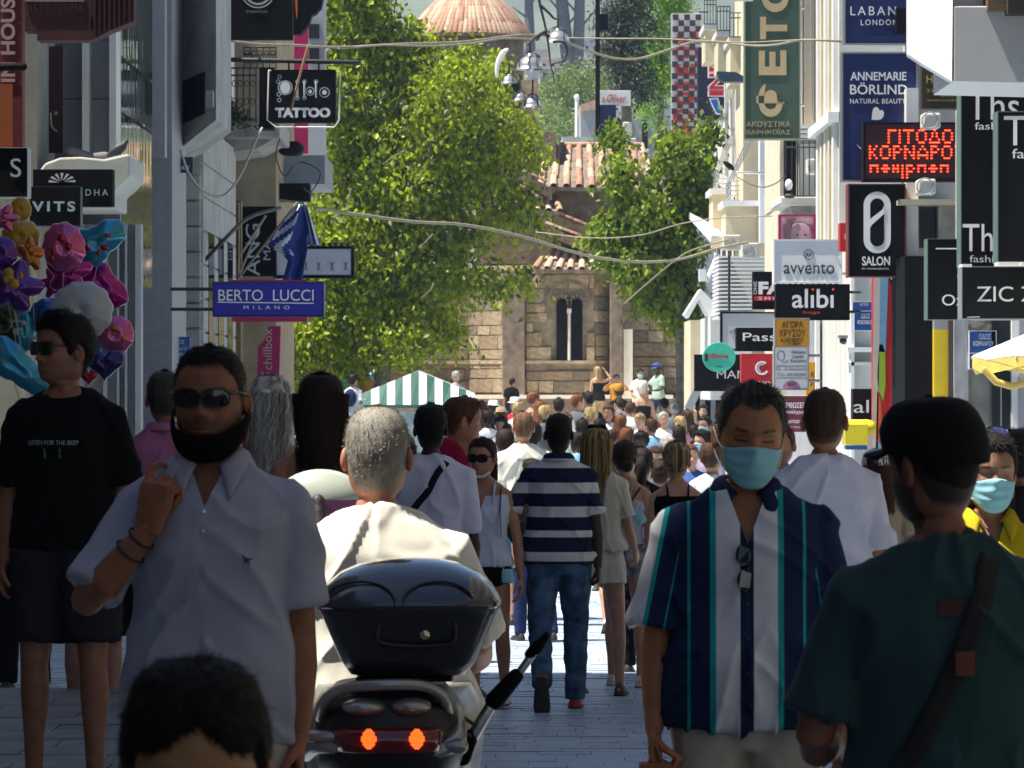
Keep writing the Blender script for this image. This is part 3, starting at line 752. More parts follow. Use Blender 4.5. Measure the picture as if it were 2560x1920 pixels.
# ------------------------------------------------------------------ text and signs
def text_geo(s, h, w=None, bold=0.0, ext=.004, spacing=1.0, shear=0.0, wscale=1.0):
    cu = bpy.data.curves.new('t', 'FONT'); cu.body = s; cu.size = 1; cu.extrude = 0; cu.offset = bold; cu.space_character = spacing; cu.shear = shear; cu.resolution_u = 4
    o = bpy.data.objects.new('t', cu); TMP.collection.objects.link(o)
    with bpy.context.temp_override(scene=TMP, view_layer=TMP.view_layers[0]): dg = bpy.context.evaluated_depsgraph_get()
    me = bpy.data.meshes.new_from_object(o.evaluated_get(dg), depsgraph=dg)
    bpy.data.objects.remove(o); bpy.data.curves.remove(cu)
    V = np.zeros(len(me.vertices)*3); me.vertices.foreach_get('co', V); V = V.reshape(-1, 3); Fc = [tuple(p.vertices) for p in me.polygons]
    bpy.data.meshes.remove(me)
    if not len(V): return Geo()
    lo, hi_ = V.min(0), V.max(0); V[:, :2] -= (lo[:2]+hi_[:2])/2
    V[:, 1] *= h/max(1e-6, hi_[1]-lo[1]); V[:, 0] *= (w/max(1e-6, hi_[0]-lo[0])) if w else h/max(1e-6, hi_[1]-lo[1])*wscale
    # give the letters thickness
    n = len(V); A = np.stack([V[:, 0], np.full(n, -ext), V[:, 1]], 1); B = A+[0, ext, 0]
    from collections import Counter
    ed = Counter(); dire = {}
    for f in Fc:
        for i in range(len(f)):
            a, b = f[i], f[(i+1) % len(f)]; ed[(min(a, b), max(a, b))] += 1; dire[(min(a, b), max(a, b))] = (a, b)
    side = [(b, a, a+n, b+n) for e_, c in ed.items() if c == 1 for a, b in [dire[e_]]]
    g = Geo(); g.add(np.concatenate([A, B]), list(Fc)+side); return g

class Sign:
    def __init__(s, label, rect, d, dep, face, name='shop_sign', cat='sign', rim=None, rimw=.02, group=None, edge=None, poly=None):
        x0, y0, x1, y1 = rect; s.d = d; s.rect = rect; s.q = F/d
        c = P((x0+x1)/2, y1, d); s.root = thing(name, (c.x, d, c.z), 0, label, cat, group)
        g = Geo()
        if poly: prismp(g, poly, d, dep)
        else: boxp(g, x0, y0, x1, y1, d, dep)
        kid('panel', g, face, s.root, bevel=.006)
        if rim:
            g = Geo(); r = rimw*s.q
            for a in ((x0-r, y0-r, x1+r, y0), (x0-r, y1, x1+r, y1+r), (x0-r, y0, x0, y1), (x1, y0, x1+r, y1)): boxp(g, *a, d-.015, dep+.03)
            kid('frame', g, rim, s.root)
    def text(s, t, rect, m, bold=0, spacing=1, rot=0, shear=0, ext=.006):
        x0, y0, x1, y1 = rect; w_, h = (x1-x0)/s.q, (y1-y0)/s.q
        if rot: w_, h = h, w_
        g = text_geo(t, h, w_, bold, ext, spacing, shear)
        if not g.n: return s
        c = P((x0+x1)/2, (y0+y1)/2, s.d-.004)
        g.xf(Matrix.Translation(c) @ Matrix.Rotation(math.radians(-rot), 4, 'Y')); kid('lettering', g, m, s.root); return s
    def shape(s, pts, m, name='emblem', off=.006, th=.004):
        g = Geo(); prism(g, [P(x, y, s.d-off) for x, y in pts], (0, th, 0)); kid(name, g, m, s.root); return s
    def arc(s, cx, cy, r, a0, a1, wd, m, name='emblem', n=24, ry=None):
        ry = ry or r; o = [(cx+(r+wd/2)*math.cos(math.radians(a0+(a1-a0)*i/n)), cy-(ry+wd/2)*math.sin(math.radians(a0+(a1-a0)*i/n))) for i in range(n+1)]
        q = [(cx+(r-wd/2)*math.cos(math.radians(a0+(a1-a0)*i/n)), cy-(ry-wd/2)*math.sin(math.radians(a0+(a1-a0)*i/n))) for i in range(n+1)]
        g = Geo(); A = [P(x, y, s.d-.006) for x, y in o]+[P(x, y, s.d-.006) for x, y in q]; m_ = n+1
        g.add([list(v) for v in A], [(i, i+1, m_+i+1, m_+i) for i in range(n)]); ob = kid(name, g, m, s.root)
        sm = ob.modifiers.new('t', 'SOLIDIFY'); sm.thickness = .004; return s
    def bracket(s, px, py0, m, side=1, py1=None, n=2):
        """steel arms back to the facade"""
        x0, y0, x1, y1 = s.rect; xa = x1 if side > 0 else x0
        for i in range(n):
            y = y0+(y1-y0)*(.2+.6*i/max(1, n-1)) if py1 is None else py0
            g = Geo(); tube(g, [P(xa-side*2, y, s.d+.06), P(px, y, s.d+.06)], .018, 8); kid('bracket_arm', g, m, s.root)
        return s

# ------------------------------------------------------------------ common materials
GREY = mat('painted_grey', (.30, .30, .31), .55, bump=.1); WHITE = mat('white_paint', (.78, .78, .76), .5, var=.06, bump=.05)
OFFW = mat('offwhite_render', (.64, .62, .56), .75, var=.26, scale=2.2, stretch=(1, 1, .35), bump=.25, bscale=30)
CREAM = mat('cream_render', (.62, .53, .36), .8, var=.16, scale=2.5, bump=.25, bscale=25)
CONC = mat('weathered_concrete', (.36, .34, .30), .85, var=.35, scale=4, bump=.4, bscale=18)
LGREY = mat('light_grey_panel', (.34, .34, .36), .5, var=.08, bump=.05); MGREY = mat('mid_grey_panel', (.23, .23, .25), .5, var=.1, bump=.1)
BLACK = mat('black_gloss', (.006, .006, .007), .35, var=.1, spec=.2); MBLACK = mat('black_matte', (.0045, .0045, .0055), .75, var=.2, bump=.1, spec=.12)
STEEL = mat('brushed_steel', (.55, .55, .56), .35, metal=1, bump=.1); IRON = mat('wrought_iron', (.02, .02, .022), .55, bump=.2)
DGLASS = mat('dark_glass', (.015, .018, .022), .06, var=0, spec=.7); NAVY = mat('navy_sign', (.012, .022, .11), .35, var=.08)
COBALT = mat('cobalt_sign', (.010, .012, .30), .4, var=.08); LETTER = mat('white_letters', (.80, .80, .80), .45, var=.03)
RED = mat('red_sign', (.50, .015, .02), .4, var=.08); MAGENTA = mat('magenta_sign', (.42, .008, .10), .5, var=.12); WINE = mat('wine_red_sign', (.22, .03, .05), .5)
MAROON = mat('maroon_canvas', (.045, .006, .008), .8, var=.2, bump=.2); ORANGE = mat('orange_panel', (.62, .11, .015), .5, var=.1)
YELLOW = mat('yellow_paint', (.70, .50, .015), .4, var=.08); AMBER = mat('amber_sign', (.80, .36, .01), .45, var=.05); TEALS = mat('turquoise_sign', (.05, .50, .36), .45, var=.05)
SIGNW = mat('white_sign_face', (.80, .80, .80), .4, var=.10, scale=1.5); DGREEN = mat('dark_green_banner', (.035, .075, .055), .7, var=.18, bump=.1, scale=3)
TANL = mat('tan_letters', (.44, .35, .20), .6); DARKTX = mat('dark_letters', (.03, .03, .03), .5, var=0); BLUEPL = mat('enamel_blue', (.02, .08, .30), .35, var=.12)
CABLE = mat('cable_tan', (.30, .26, .18), .7, var=.25); CABLED = mat('cable_dark', (.04, .04, .04), .7)
GOLD = mat('gold_letters', (.35, .28, .03), .5, var=0)

# ------------------------------------------------------------------ ground
def ground_mat():
    m = bpy.data.materials.new('granite_paving'); t, N, L, B = _nodes(m)
    tc = N.new('ShaderNodeTexCoord'); n1 = N.new('ShaderNodeTexNoise'); n1.inputs['Scale'].default_value = 2.2; n1.inputs['Detail'].default_value = 8; L.new(tc.outputs['Object'], n1.inputs['Vector'])
    n2 = N.new('ShaderNodeTexNoise'); n2.inputs['Scale'].default_value = 45; n2.inputs['Detail'].default_value = 4; L.new(tc.outputs['Object'], n2.inputs['Vector'])
    cr = N.new('ShaderNodeValToRGB'); cr.color_ramp.elements[0].position = .3; cr.color_ramp.elements[0].color = (.27, .34, .42, 1); cr.color_ramp.elements[1].position = .7; cr.color_ramp.elements[1].color = (.50, .59, .68, 1)
    mx = N.new('ShaderNodeMath'); mx.operation = 'MULTIPLY_ADD'; mx.inputs[1].default_value = .5; L.new(n1.outputs['Fac'], mx.inputs[0])
    m2 = N.new('ShaderNodeMath'); m2.operation = 'MULTIPLY'; m2.inputs[1].default_value = .5; L.new(n2.outputs['Fac'], m2.inputs[0]); L.new(m2.outputs[0], mx.inputs[2])
    L.new(mx.outputs[0], cr.inputs[0]); L.new(cr.outputs[0], B.inputs['Base Color']); B.inputs['Roughness'].default_value = .42; B.inputs['Specular IOR Level'].default_value = .6
    b = N.new('ShaderNodeBump'); b.inputs['Strength'].default_value = .5; b.inputs['Distance'].default_value = .01; L.new(n2.outputs['Fac'], b.inputs['Height']); L.new(b.outputs[0], B.inputs['Normal'])
    return m
PAVE = ground_mat(); JOINT = mat('paving_joints', (.28, .33, .38), .9, var=.25, bump=.4)
g = Geo(); ys = [-34, 0, 9.4, 16, 24, 40, 60, 95, 130, 200, 400, 1200, 1800]; V = []
for y in ys: V += [(-14-abs(y)*.8, y, gz(y)-.012-(max(0, y-130)*.004)), (14+abs(y)*.8, y, gz(y)-.012-(max(0, y-130)*.004))]
g.add(V, [(2*i, 2*i+1, 2*i+3, 2*i+2) for i in range(len(ys)-1)]); tag(obj('street', g, JOINT), kind='structure')
rnd = random.Random(5)
g = Geo(); V, Fc = [], []; y = 14.0
while y < 62:
    L_ = .20 if y < 34 else .4; x = -5.2+rnd.uniform(0, .3)
    while x < 5:
        w_ = rnd.uniform(.26, .44)*(1 if y < 34 else 1.6); h = gz(y)+rnd.uniform(-.002, .0035); h2 = gz(y+L_)+rnd.uniform(-.002, .002); tl = rnd.uniform(-.0015, .0015); o = len(V); j = .002
        V += [(x+j, y+j, h), (x+w_-j, y+j, h+tl), (x+w_-j, y+L_-j, h2+tl), (x+j, y+L_-j, h2), (x+j, y+j, h-.02), (x+w_-j, y+j, h-.02)]
        Fc += [(o, o+1, o+2, o+3), (o+4, o+5, o+1, o)]; x += w_
    y += L_
g.add(V, Fc); tag(obj('paving_stones', g, PAVE), kind='stuff')
g = Geo()
V = []; ys = [62, 95, 135]
for y in ys: V += [(-9, y, gz(y)), (9, y, gz(y))]
g.add(V, [(2*i, 2*i+1, 2*i+3, 2*i+2) for i in range(2)]); tag(obj('church_square_paving', g, PAVE), kind='structure')
# raised pavement on the left with a granite kerb
g = Geo(); box(g, -6, -1.6, 13.6, 22, gz(16)-.1, gz(16)+.135); tag(obj('pavement', g, JOINT), kind='structure')
g = Geo(); y = 13.62
while y < 21.9:
    x = -6+rnd.uniform(0, .2)
    while x < -1.62:
        w_ = min(rnd.uniform(.35, .6), -1.61-x); h = gz(16)+.15+rnd.uniform(-.003, .003)
        if w_ > .05: box(g, x+.004, x+w_-.004, y+.004, y+.396, gz(16)+.12, h)
        x += w_
    y += .4
tag(obj('pavement_slabs', g, mat('pavement_slab', (.20, .21, .22), .6, var=.35, scale=3, bump=.3)), kind='stuff')
g = Geo(); box(g, -6, -1.48, 13.45, 13.6, gz(16)-.1, gz(16)+.155); box(g, -1.6, -1.48, 13.6, 22, gz(16)-.1, gz(16)+.155); tag(obj('kerb', g, LGREY, bevel=.01), kind='structure')

DIMBRICK = mat('low_bounce_brick', (.22, .19, .15), .9, var=.3, scale=2, bump=.3)  # dark tone keeps the unseen near buildings from bouncing sunlight
# ------------------------------------------------------------------ buildings that shade the near street (left, outside the picture)
def facade_mass(label, x0, x1, y0, y1, h, m, windows=True, zb=0):
    r = thing('building', ((x0+x1)/2, (y0+y1)/2, gz(y0)+zb), 0, label, 'building'); g = Geo(); box(g, x0, x1, y0, y1, gz(y0)-.3+zb, gz(y0)+h); kid('wall', g, m, r)
    if windows:
        xf_ = x1+.003 if x1 < 0 else x0-.003
        z = gz(y0)+1.0
        while z+2 < gz(y0)+h:
            y = y0+.8
            while y+1.2 < y1:
                g = Geo(); box(g, min(xf_, xf_+(.03 if x1 < 0 else -.03)), max(xf_, xf_+(.03 if x1 < 0 else -.03)), y, y+1.1, z, z+1.9); kid('window', g, DGLASS, r); y += 2.4
            z += 3.3
    return r
facade_mass('tall dark brick building beside the camera on the left', -9.4, -5.6, -34, 8.82, 20, DIMBRICK)
facade_mass('low shop block between two taller left buildings', -14, -5.6, 8.85, 12.4, 9.3, OFFW)
facade_mass('tall grey office building on the near left', -14, -5.6, 12.45, 25.2, 20, DIMBRICK)
facade_mass('low cream building on the left before the brand shops', -14, -5.6, 25.3, 33.4, 9.0, CREAM)
facade_mass('tall brick building beside the camera on the right', 5.2, 13, -34, 27, 15, DIMBRICK)
# unseen slats added only to dapple the sunlight on the striped-shirt man
pr = thing('dapple_screen', (-5.9, 9.2, gz(9)+9.5), 0, 'unseen slat screen added above the low left block to break up sunlight', 'light screen')
for i in range(13):
    z = gz(9)+9.6+i*.62; g = Geo(); prism(g, [(-6.2, 8.88, z), (-6.2, 9.46-.10*(i % 3), z+.10), (-6.2, 9.46-.10*(i % 3), z+.42), (-6.2, 8.88, z+.24)], (.03, 0, 0)); kid('slat', g, CREAM, pr)

# ------------------------------------------------------------------ left row of buildings
facade_mass('dark grey flank of the clothes shop row on the left', -14, -5.05, 38.6, 60, 9.8, MGREY)
LB = thing('building', (-6, 40, gz(40)), 0, 'grey panelled clothes shop building with pale fins on the left', 'building')
def lk(name, m, *boxes, root=None, bevel=0):
    g = Geo()
    for b in boxes: boxp(g, *b)
    return kid(name, g, m, root or LB, bevel=bevel)
SHR = mat('shaded_render', (.20, .19, .15), .8, var=.2, scale=3, bump=.3)  # off-white render darkened, the left side's shade is in the colour
lk('pilaster', SHR, (52, 70, 92, 1640, 38, 1.5)); lk('pilaster', SHR, (-80, -300, 52, 1640, 38.2, 1.5))
lk('wall', MGREY, (92, -300, 300, 1640, 40.2, .12)); lk('wall', MGREY, (-100, -300, 292, 1640, 44.5, .3))
for x0, x1, m in ((158, 182, GREY), (182, 204, LGREY), (222, 272, LGREY)): lk('wall_panel', m, (x0, 104, x1, 246, 40.08, .1), (x0, 249, x1, 384, 40.08, .1))
for x0, x1 in ((205, 221), (273, 290)): lk('fin', OFFW, (x0, 60, x1, 520, 39.7, .45))
for x0, x1 in ((196, 208), (258, 268), (292, 298), (312, 318), (338, 352)): lk('fin', LGREY, (x0, 560, x1, 1640, 39.9, .25))
for x0, x1 in ((208, 258), (268, 292), (298, 312), (318, 338)): lk('wall_panel', MGREY, (x0, 560, x1, 1640, 40.05, .1))
lk('pillar', GREY, (352, -300, 430, 1640, 46.0, 2.0)); lk('pillar', LGREY, (378, -200, 412, 392, 45.6, .3))
# mirror glass strip
MIRR = bpy.data.materials.new('mirror_glass'); t_, N_, L_, B_ = _nodes(MIRR); B_.inputs['Base Color'].default_value = (.45, .48, .42, 1); B_.inputs['Metallic'].default_value = .9; B_.inputs['Roughness'].default_value = .05
tc_ = N_.new('ShaderNodeTexCoord'); mp_ = N_.new('ShaderNodeMapping'); mp_.inputs['Scale'].default_value = (1, 1.2, .25); L_.new(tc_.outputs['Object'], mp_.inputs[0])
nn_ = N_.new('ShaderNodeTexNoise'); nn_.inputs['Scale'].default_value = 3.5; L_.new(mp_.outputs[0], nn_.inputs['Vector'])
bb_ = N_.new('ShaderNodeBump'); bb_.inputs['Strength'].default_value = .06; bb_.inputs['Distance'].default_value = .1; L_.new(nn_.outputs['Fac'], bb_.inputs['Height']); L_.new(bb_.outputs[0], B_.inputs['Normal'])
for y0, y1 in ((-300, 130), (142, 272), (280, 700)):
    g = Geo(); a = P(293, y0, 40.3); zb2 = P(293, y1, 40.3).z; prism(g, [(a.x, 40.33, a.z), (a.x+.02, 44.0, a.z), (a.x+.02, 44.0, zb2), (a.x, 40.33, zb2)], (-.08, 0, 0)); kid('glass_pane', g, MIRR, LB)
lk('mullion', MBLACK, (286, -200, 293, 700, 40.3, .12))
# canted white bay with a block grille
BAY = thing('building', (-4, 48, gz(48)), 0, 'white building with concrete block grille and dark shuttered window', 'building')
SHP = mat('shade_plaster', (.40, .39, .35), .8, var=.25, scale=2.5, bump=.25)  # darker copy of the off-white render, with the bay's shade in it
def canted(px0, py0, px1, py1, d0, d1, th, name, m, root=BAY, y0b=None, y1b=None):
    g = Geo(); prism(g, [P(px0, py0, d0), P(px1, py0 if y0b is None else y0b, d1), P(px1, py1 if y1b is None else y1b, d1), P(px0, py1, d0)], (.02, th, 0)); return kid(name, g, m, root)
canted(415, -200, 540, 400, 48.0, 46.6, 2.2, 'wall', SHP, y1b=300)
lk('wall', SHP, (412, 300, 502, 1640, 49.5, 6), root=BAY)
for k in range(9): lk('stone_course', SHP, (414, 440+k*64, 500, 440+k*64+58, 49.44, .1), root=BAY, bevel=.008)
for r in range(5):
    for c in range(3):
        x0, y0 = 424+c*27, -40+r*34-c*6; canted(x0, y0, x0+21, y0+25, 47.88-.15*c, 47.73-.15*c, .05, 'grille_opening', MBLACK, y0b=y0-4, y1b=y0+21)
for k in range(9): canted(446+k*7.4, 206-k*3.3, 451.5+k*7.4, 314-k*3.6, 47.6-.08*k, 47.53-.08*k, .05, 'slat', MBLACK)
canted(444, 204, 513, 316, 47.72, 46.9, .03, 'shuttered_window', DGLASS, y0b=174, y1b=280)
lk('meter_box', MGREY, (408, 272, 428, 318, 46.5, .2), root=BAY); lk('meter_box', MGREY, (514, 226, 532, 266, 46.3, .2), root=BAY)
# neoclassical building with iron balcony, magenta banner
NB = thing('building', (-5, 56, gz(56)), 0, 'old building with wrought iron balcony behind the tattoo sign', 'building')
lk('wall', mat('ochre_render', (.34, .27, .17), .8, var=.25, scale=3, bump=.3), (500, -300, 690, 1640, 60, 5), root=NB)
lk('wall', OFFW, (505, -300, 562, 300, 57, 2), root=NB)
lk('white_wall', LGREY, (762, -300, 812, 420, 72, .6), root=NB)
for y0 in (60, 120): lk('window', DGLASS, (772, y0, 798, y0+36, 71.9, .1), root=NB)
lk('magenta_banner', MAGENTA, (645, 96, 706, 190, 66, .1), (733, 60, 770, 384, 65.5, .1), (700, 300, 770, 345, 65.6, .1), root=NB)
lk('balcony_slab', CONC, (520, 300, 700, 345, 55, 2.4), root=NB, bevel=.03)
g = Geo(); prismp(g, [(505, 345), (690, 345), (640, 372), (560, 384), (505, 430)], 55.3, 2.0); kid('balcony_corbel', g, CONC, NB)
def railing(root, px0, px1, y0, y1, d, n, m=IRON, curl=True):
    g = Geo(); a = P(px0, y0, d); b = P(px1, y1, d); r = .012
    for z in (a.z, a.z-.10, b.z): tube(g, [(a.x, d, z), (b.x, d, z)], r, 6)
    for i in range(n+1):
        x = a.x+(b.x-a.x)*i/n; tube(g, [(x, d, a.z), (x, d, b.z)], .009, 6)
        if curl and i < n:
            w_ = (b.x-a.x)/n; c = x+w_/2
            for zc, s_ in ((a.z*.7+b.z*.3, 1), (a.z*.35+b.z*.65, -1)):
                tube(g, [(c+w_*.32*math.cos(q)*s_, d, zc+w_*.5*math.sin(q)) for q in np.linspace(0, 5.6, 9)], .007, 5)
    return kid('railing', g, m, root, True)
railing(NB, 530, 640, 170, 298, 54.9, 7); railing(NB, 610, 690, 118, 170, 56.5, 5)
# shop with canopy, grilles
lk('canopy', mat('blue_grey_metal', (.20, .24, .28), .45), (500, 388, 812, 460, 62, 2.8), root=NB)
lk('fascia', MBLACK, (500, 458, 774, 502, 60.8, .5), root=NB)
lk('canopy_lamp', MBLACK, (692, 352, 758, 386, 60, .6), root=NB, bevel=.15)
lk('roller_shutter', mat('bronze_shutter', (.16, .12, .06), .45, metal=.4), (492, 502, 602, 1200, 58.6, .5), root=NB)
for k in range(15): lk('shutter_slat', CREAM, (494+k*7.2, 506, 497+k*7.2, 700, 58.5, .08), root=NB)
lk('wall', CREAM, (560, 800, 650, 1640, 68, 8), root=NB); lk('red_post', RED, (566, 800, 576, 960, 67.8, .1), root=NB)
lk('ochre_panel', AMBER, (592, 852, 626, 952, 67.9, .08), root=NB); lk('white_door_frame', WHITE, (626, 800, 650, 1000, 67.7, .2), root=NB)
lk('wall', CREAM, (480, 700, 560, 1640, 57.5, 4), root=NB)
# far left block behind the tree
facade_mass('grey block at the far left end of the street', -12, -6.2, 82, 97, 3.6, CONC)

# ------------------------------------------------------------------ right row of buildings
RB = thing('building', (5, 72, gz(72)), 0, 'cream building with three projecting piers under iron balconies', 'building')
def rk(name, m, *boxes, root=RB, bevel=0):
    g = Geo()
    for b in boxes: boxp(g, *b)
    return kid(name, g, m, root, bevel=bevel)
rk('wall', CREAM, (1858, -300, 2060, 1640, 79, 3)); rk('wall', CREAM, (1818, 210, 1890, 1640, 92, 3))
for i, (x0, x1, ys_, d) in enumerate(((1763, 1790, 60, 88), (1795, 1825, 76, 84), (1826, 1866, 92, 80))):
    rk('pier', CREAM, (x0, ys_+16, x1, ys_+92+i*12, d, 1.6)); rk('balcony_slab', OFFW, (x0-4, ys_, x1+2, ys_+14, d-.2, 2.0))
    railing(RB, x0-2, x1, ys_-60, ys_, d-.2, 4, curl=False)
for i, (x0, x1, y0, d) in enumerate(((1747, 1782, 455, 84), (1780, 1817, 485, 80.5), (1812, 1905, 515, 77))):
    rk('pier', CREAM, (x0+2, y0, x1, y0+92, d, 1.5)); rk('balcony_slab', WHITE, (x0-5, y0-14, x1, y0, d-.15, 1.9))
    g = Geo(); c0, c1 = P(x0+12, y0-62, d), P(x0+36, y0-14, d)
    for k in range(7): tube(g, [(c0.x+.02, d+k*.24, c0.z), (c0.x+.02, d+k*.24, c1.z)], .012, 5)
    for k in range(6): tube(g, [(c0.x, d, c0.z+(c1.z-c0.z)*k/5), (c0.x, d+1.5, c0.z+(c1.z-c0.z)*k/5)], .012, 5)
    for k in range(5): tube(g, [(c0.x, d, c0.z+(c1.z-c0.z)*k/4), (c1.x, d, c0.z+(c1.z-c0.z)*k/4)], .012, 5)
    kid('railing', g, STEEL, RB, True)
    g = Geo()
    for k in range(3): tube(g, [P(x0+10+k*5, y0-64, d), P(x0+58+k*6, y0-170, d+1.8)], .016, 5)
    kid('awning_arm', g, STEEL, RB, True)
for x0, x1 in ((1812, 1838), (1846, 1870)): rk('window_frame', WHITE, (x0, 205, x0+7, 440, 85.8, .2), (x1-7, 205, x1, 440, 85.8, .2))
rk('fluted_pilaster', WHITE, (1900, 350, 1926, 606, 76.5, .5)); rk('dark_doorway', MBLACK, (1927, 348, 1962, 620, 78.6, .2))
# white canopy slab at an angle
g = Geo(); A = [P(1697, 503, 88), P(1760, 505, 90), P(1822, 590, 80), P(1778, 588, 74.5)]; prism(g, A, (0, 0, -.14)); kid('canopy_slab', g, WHITE, RB)
g = Geo(); A = [P(1699, 512, 88), P(1778, 600, 74.6), P(1782, 614, 74.6), P(1703, 524, 88)]; prism(g, A, (.12, .1, 0)); kid('canopy_fascia', g, CREAM, RB)
rk('canopy_end', CREAM, (1780, 596, 1812, 618, 74.4, .3))
# white slatted plant room
rk('louvre_wall', WHITE, (1822, 640, 1946, 800, 72.5, 3))
for k in range(16): rk('louvre', WHITE, (1796, 640+k*10, 1826, 645+k*10, 72.3, 2.2), (1820, 640+k*10, 1946, 645+k*10, 72.3, .12))
# arched white balcony
g = Geo(); prismp(g, [(1712, 785), (1752, 722), (1790, 760), (1790, 782), (1776, 800), (1748, 748), (1722, 795)], 77, 1.2); kid('white_gable', g, WHITE, RB)
rk('wall', OFFW, (1776, 790, 1880, 1000, 76, 4)); rk('louvre_wall', CREAM, (1726, 800, 1752, 1060, 80, 3))
rk('dark_post', MBLACK, (1700, 640, 1722, 1120, 84, .4))
for k in range(9): rk('curtain_fold', mat('grey_curtain', (.25, .25, .28), .9) if k % 2 else MBLACK, (1738+k*13, 975, 1750+k*13, 1130, 80, .2))
g = Geo(); prismp(g, [(1712, 1018), (1766, 905), (1784, 918), (1726, 1034)], 74, .25); kid('awning_arm', g, GREY, RB)
# classical ivory building
IV = thing('building', (5.2, 62, gz(62)), 0, 'ivory classical building with fluted pilasters and balcony', 'building')
ivory = mat('ivory_stucco', (.66, .58, .42), .7, var=.22, scale=2.5, bump=.15)
rk('wall', ivory, (1950, -300, 2150, 1640, 66, 4), root=IV)
for k, (x0, x1, m) in enumerate(((1998, 2006, OFFW), (2010, 2034, mat('beige_panel', (.45, .37, .26), .7)), (2040, 2048, WHITE), (2052, 2062, OFFW), (2066, 2080, ivory), (2083, 2090, WHITE), (2096, 2102, OFFW))):
    rk('fluting', m, (x0, -300, x1, 312, 65.6-.04*k, .3), root=IV)
rk('drain_pipe', GREY, (2028, -50, 2033, 300, 65.2, .08), root=IV)
for k in range(4): rk('cornice', WHITE, (1978-k*0, 312+k*12, 2096-k*4, 319+k*12, 64.6+.25*k, .8), root=IV)
rk('dark_doorway', MBLACK, (1962, 345, 1990, 500, 65.3, .3), root=IV); rk('window_bars', OFFW, (2000, 360, 2090, 500, 65.4, .3), root=IV)
rk('balcony_slab', OFFW, (1950, 490, 2106, 512, 62.6, 2.2), root=IV, bevel=.03)
g = Geo(); prismp(g, [(1975, 514), (2106, 514), (2106, 600), (2060, 600), (2030, 560), (1985, 540)], 63, 1.8); kid('balcony_corbel', g, CONC, IV)
railing(IV, 1965, 2096, 352, 490, 62.5, 9, curl=False)
# white pilastered shop, further right and nearer
WB = thing('building', (5, 54, gz(54)), 0, 'white pilastered building with blue street plates', 'building')
for x0, x1 in ((2040, 2050), (2056, 2064), (2070, 2078)): rk('pilaster', WHITE, (x0, 785, x1, 1640, 60-.1, .3), root=WB)
rk('wall', LGREY, (2034, 785, 2130, 1640, 60.2, 6), root=WB)
rk('wall', OFFW, (2128, 610, 2300, 1640, 55, 8), root=WB); rk('pilaster', WHITE, (2128, 600, 2136, 1640, 54.7, .4), root=WB)
rk('cornice', WHITE, (2120, 868, 2200, 880, 54.6, .5), root=WB); rk('cornice', WHITE, (2120, 905, 2200, 914, 54.7, .4), root=WB)
rk('upper_wall', OFFW, (2098, -300, 2300, 600, 58, 4), root=WB)
rk('window', DGLASS, (2298, 500, 2345, 620, 45.2, .1), root=WB); rk('stone_quoin', CONC, (2346, 500, 2395, 600, 45, .8), root=WB); rk('wall', OFFW, (2264, 100, 2400, 700, 45.6, .3), root=WB)
rk('pilaster', WHITE, (2266, 220, 2296, 690, 45.1, .5), root=WB); rk('cornice', CREAM, (2250, 498, 2400, 510, 44.6, .6), root=WB)
rk('mirror_strip', STEEL, (2246, 600, 2262, 1180, 46, .3), root=WB)
xw = P(2098, 0, 58).x
for k in range(5):
    g = Geo(); box(g, xw-.07, xw+.02, 58.2+k*.75, 58.55+k*.75, gz(58), CZ+7.5); kid('fluted_pilaster', g, CREAM if k % 2 else WHITE, WB)
for k in range(3): g = Geo(); box(g, xw-.16, xw+.02, 58.0, 62.0, CZ+1.2+k*2.6, CZ+1.35+k*2.6); kid('cornice', g, WHITE, WB)
xw = P(412, 0, 49.5).x+.45
xw = P(502, 0, 49.5).x
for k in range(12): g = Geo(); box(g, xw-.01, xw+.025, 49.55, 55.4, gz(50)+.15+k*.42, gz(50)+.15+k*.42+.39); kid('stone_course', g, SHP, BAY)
for k in range(3): g = Geo(); box(g, xw+.02, xw+.035, 50.4+k*1.7, 51.3+k*1.7, CZ+.3, CZ+1.9); kid('window', g, DGLASS, BAY)
# near shop fronts
NS = thing('building', (5.3, 42, gz(42)), 0, 'dark fronted shoe shop with yellow and marble panels', 'building')
rk('pillar', MBLACK, (2262, 640, 2336, 1640, 44, 1.5), root=NS); rk('yellow_panel', YELLOW, (2336, 824, 2372, 1640, 43.8, .3), root=NS); rk('panel_cap', GREY, (2336, 800, 2372, 824, 43.8, .3), root=NS)
rk('mullion', mat('brown_mullion', (.06, .035, .03), .5), (2372, 800, 2386, 1640, 43.7, .4), root=NS)
rk('marble_panel', mat('grey_marble', (.5, .5, .54), .3, var=.5, scale=5, stretch=(1, 1, .35)), (2386, 800, 2414, 1640, 43.6, .4), root=NS); rk('steel_trim', STEEL, (2414, 800, 2421, 1640, 43.5, .4), root=NS)
rk('wall', CONC, (2421, 800, 2480, 1640, 43.6, 4), root=NS); rk('dark_window', DGLASS, (2480, 800, 2530, 1640, 43.4, .3), root=NS); rk('door_post', WHITE, (2530, 800, 2548, 1640, 43.3, .3), root=NS)
rk('wall', GREY, (2548, 800, 2700, 1640, 43.2, 4), root=NS); rk('door_handle', STEEL, (2502, 960, 2504, 1080, 43.3, .04), root=NS)
rk('upper_wall', CONC, (2395, -300, 2800, 800, 41, .25), root=NS)
facade_mass('pale block at the far right end of the street', 4.9, 12, 86, 97, 8.5, OFFW)
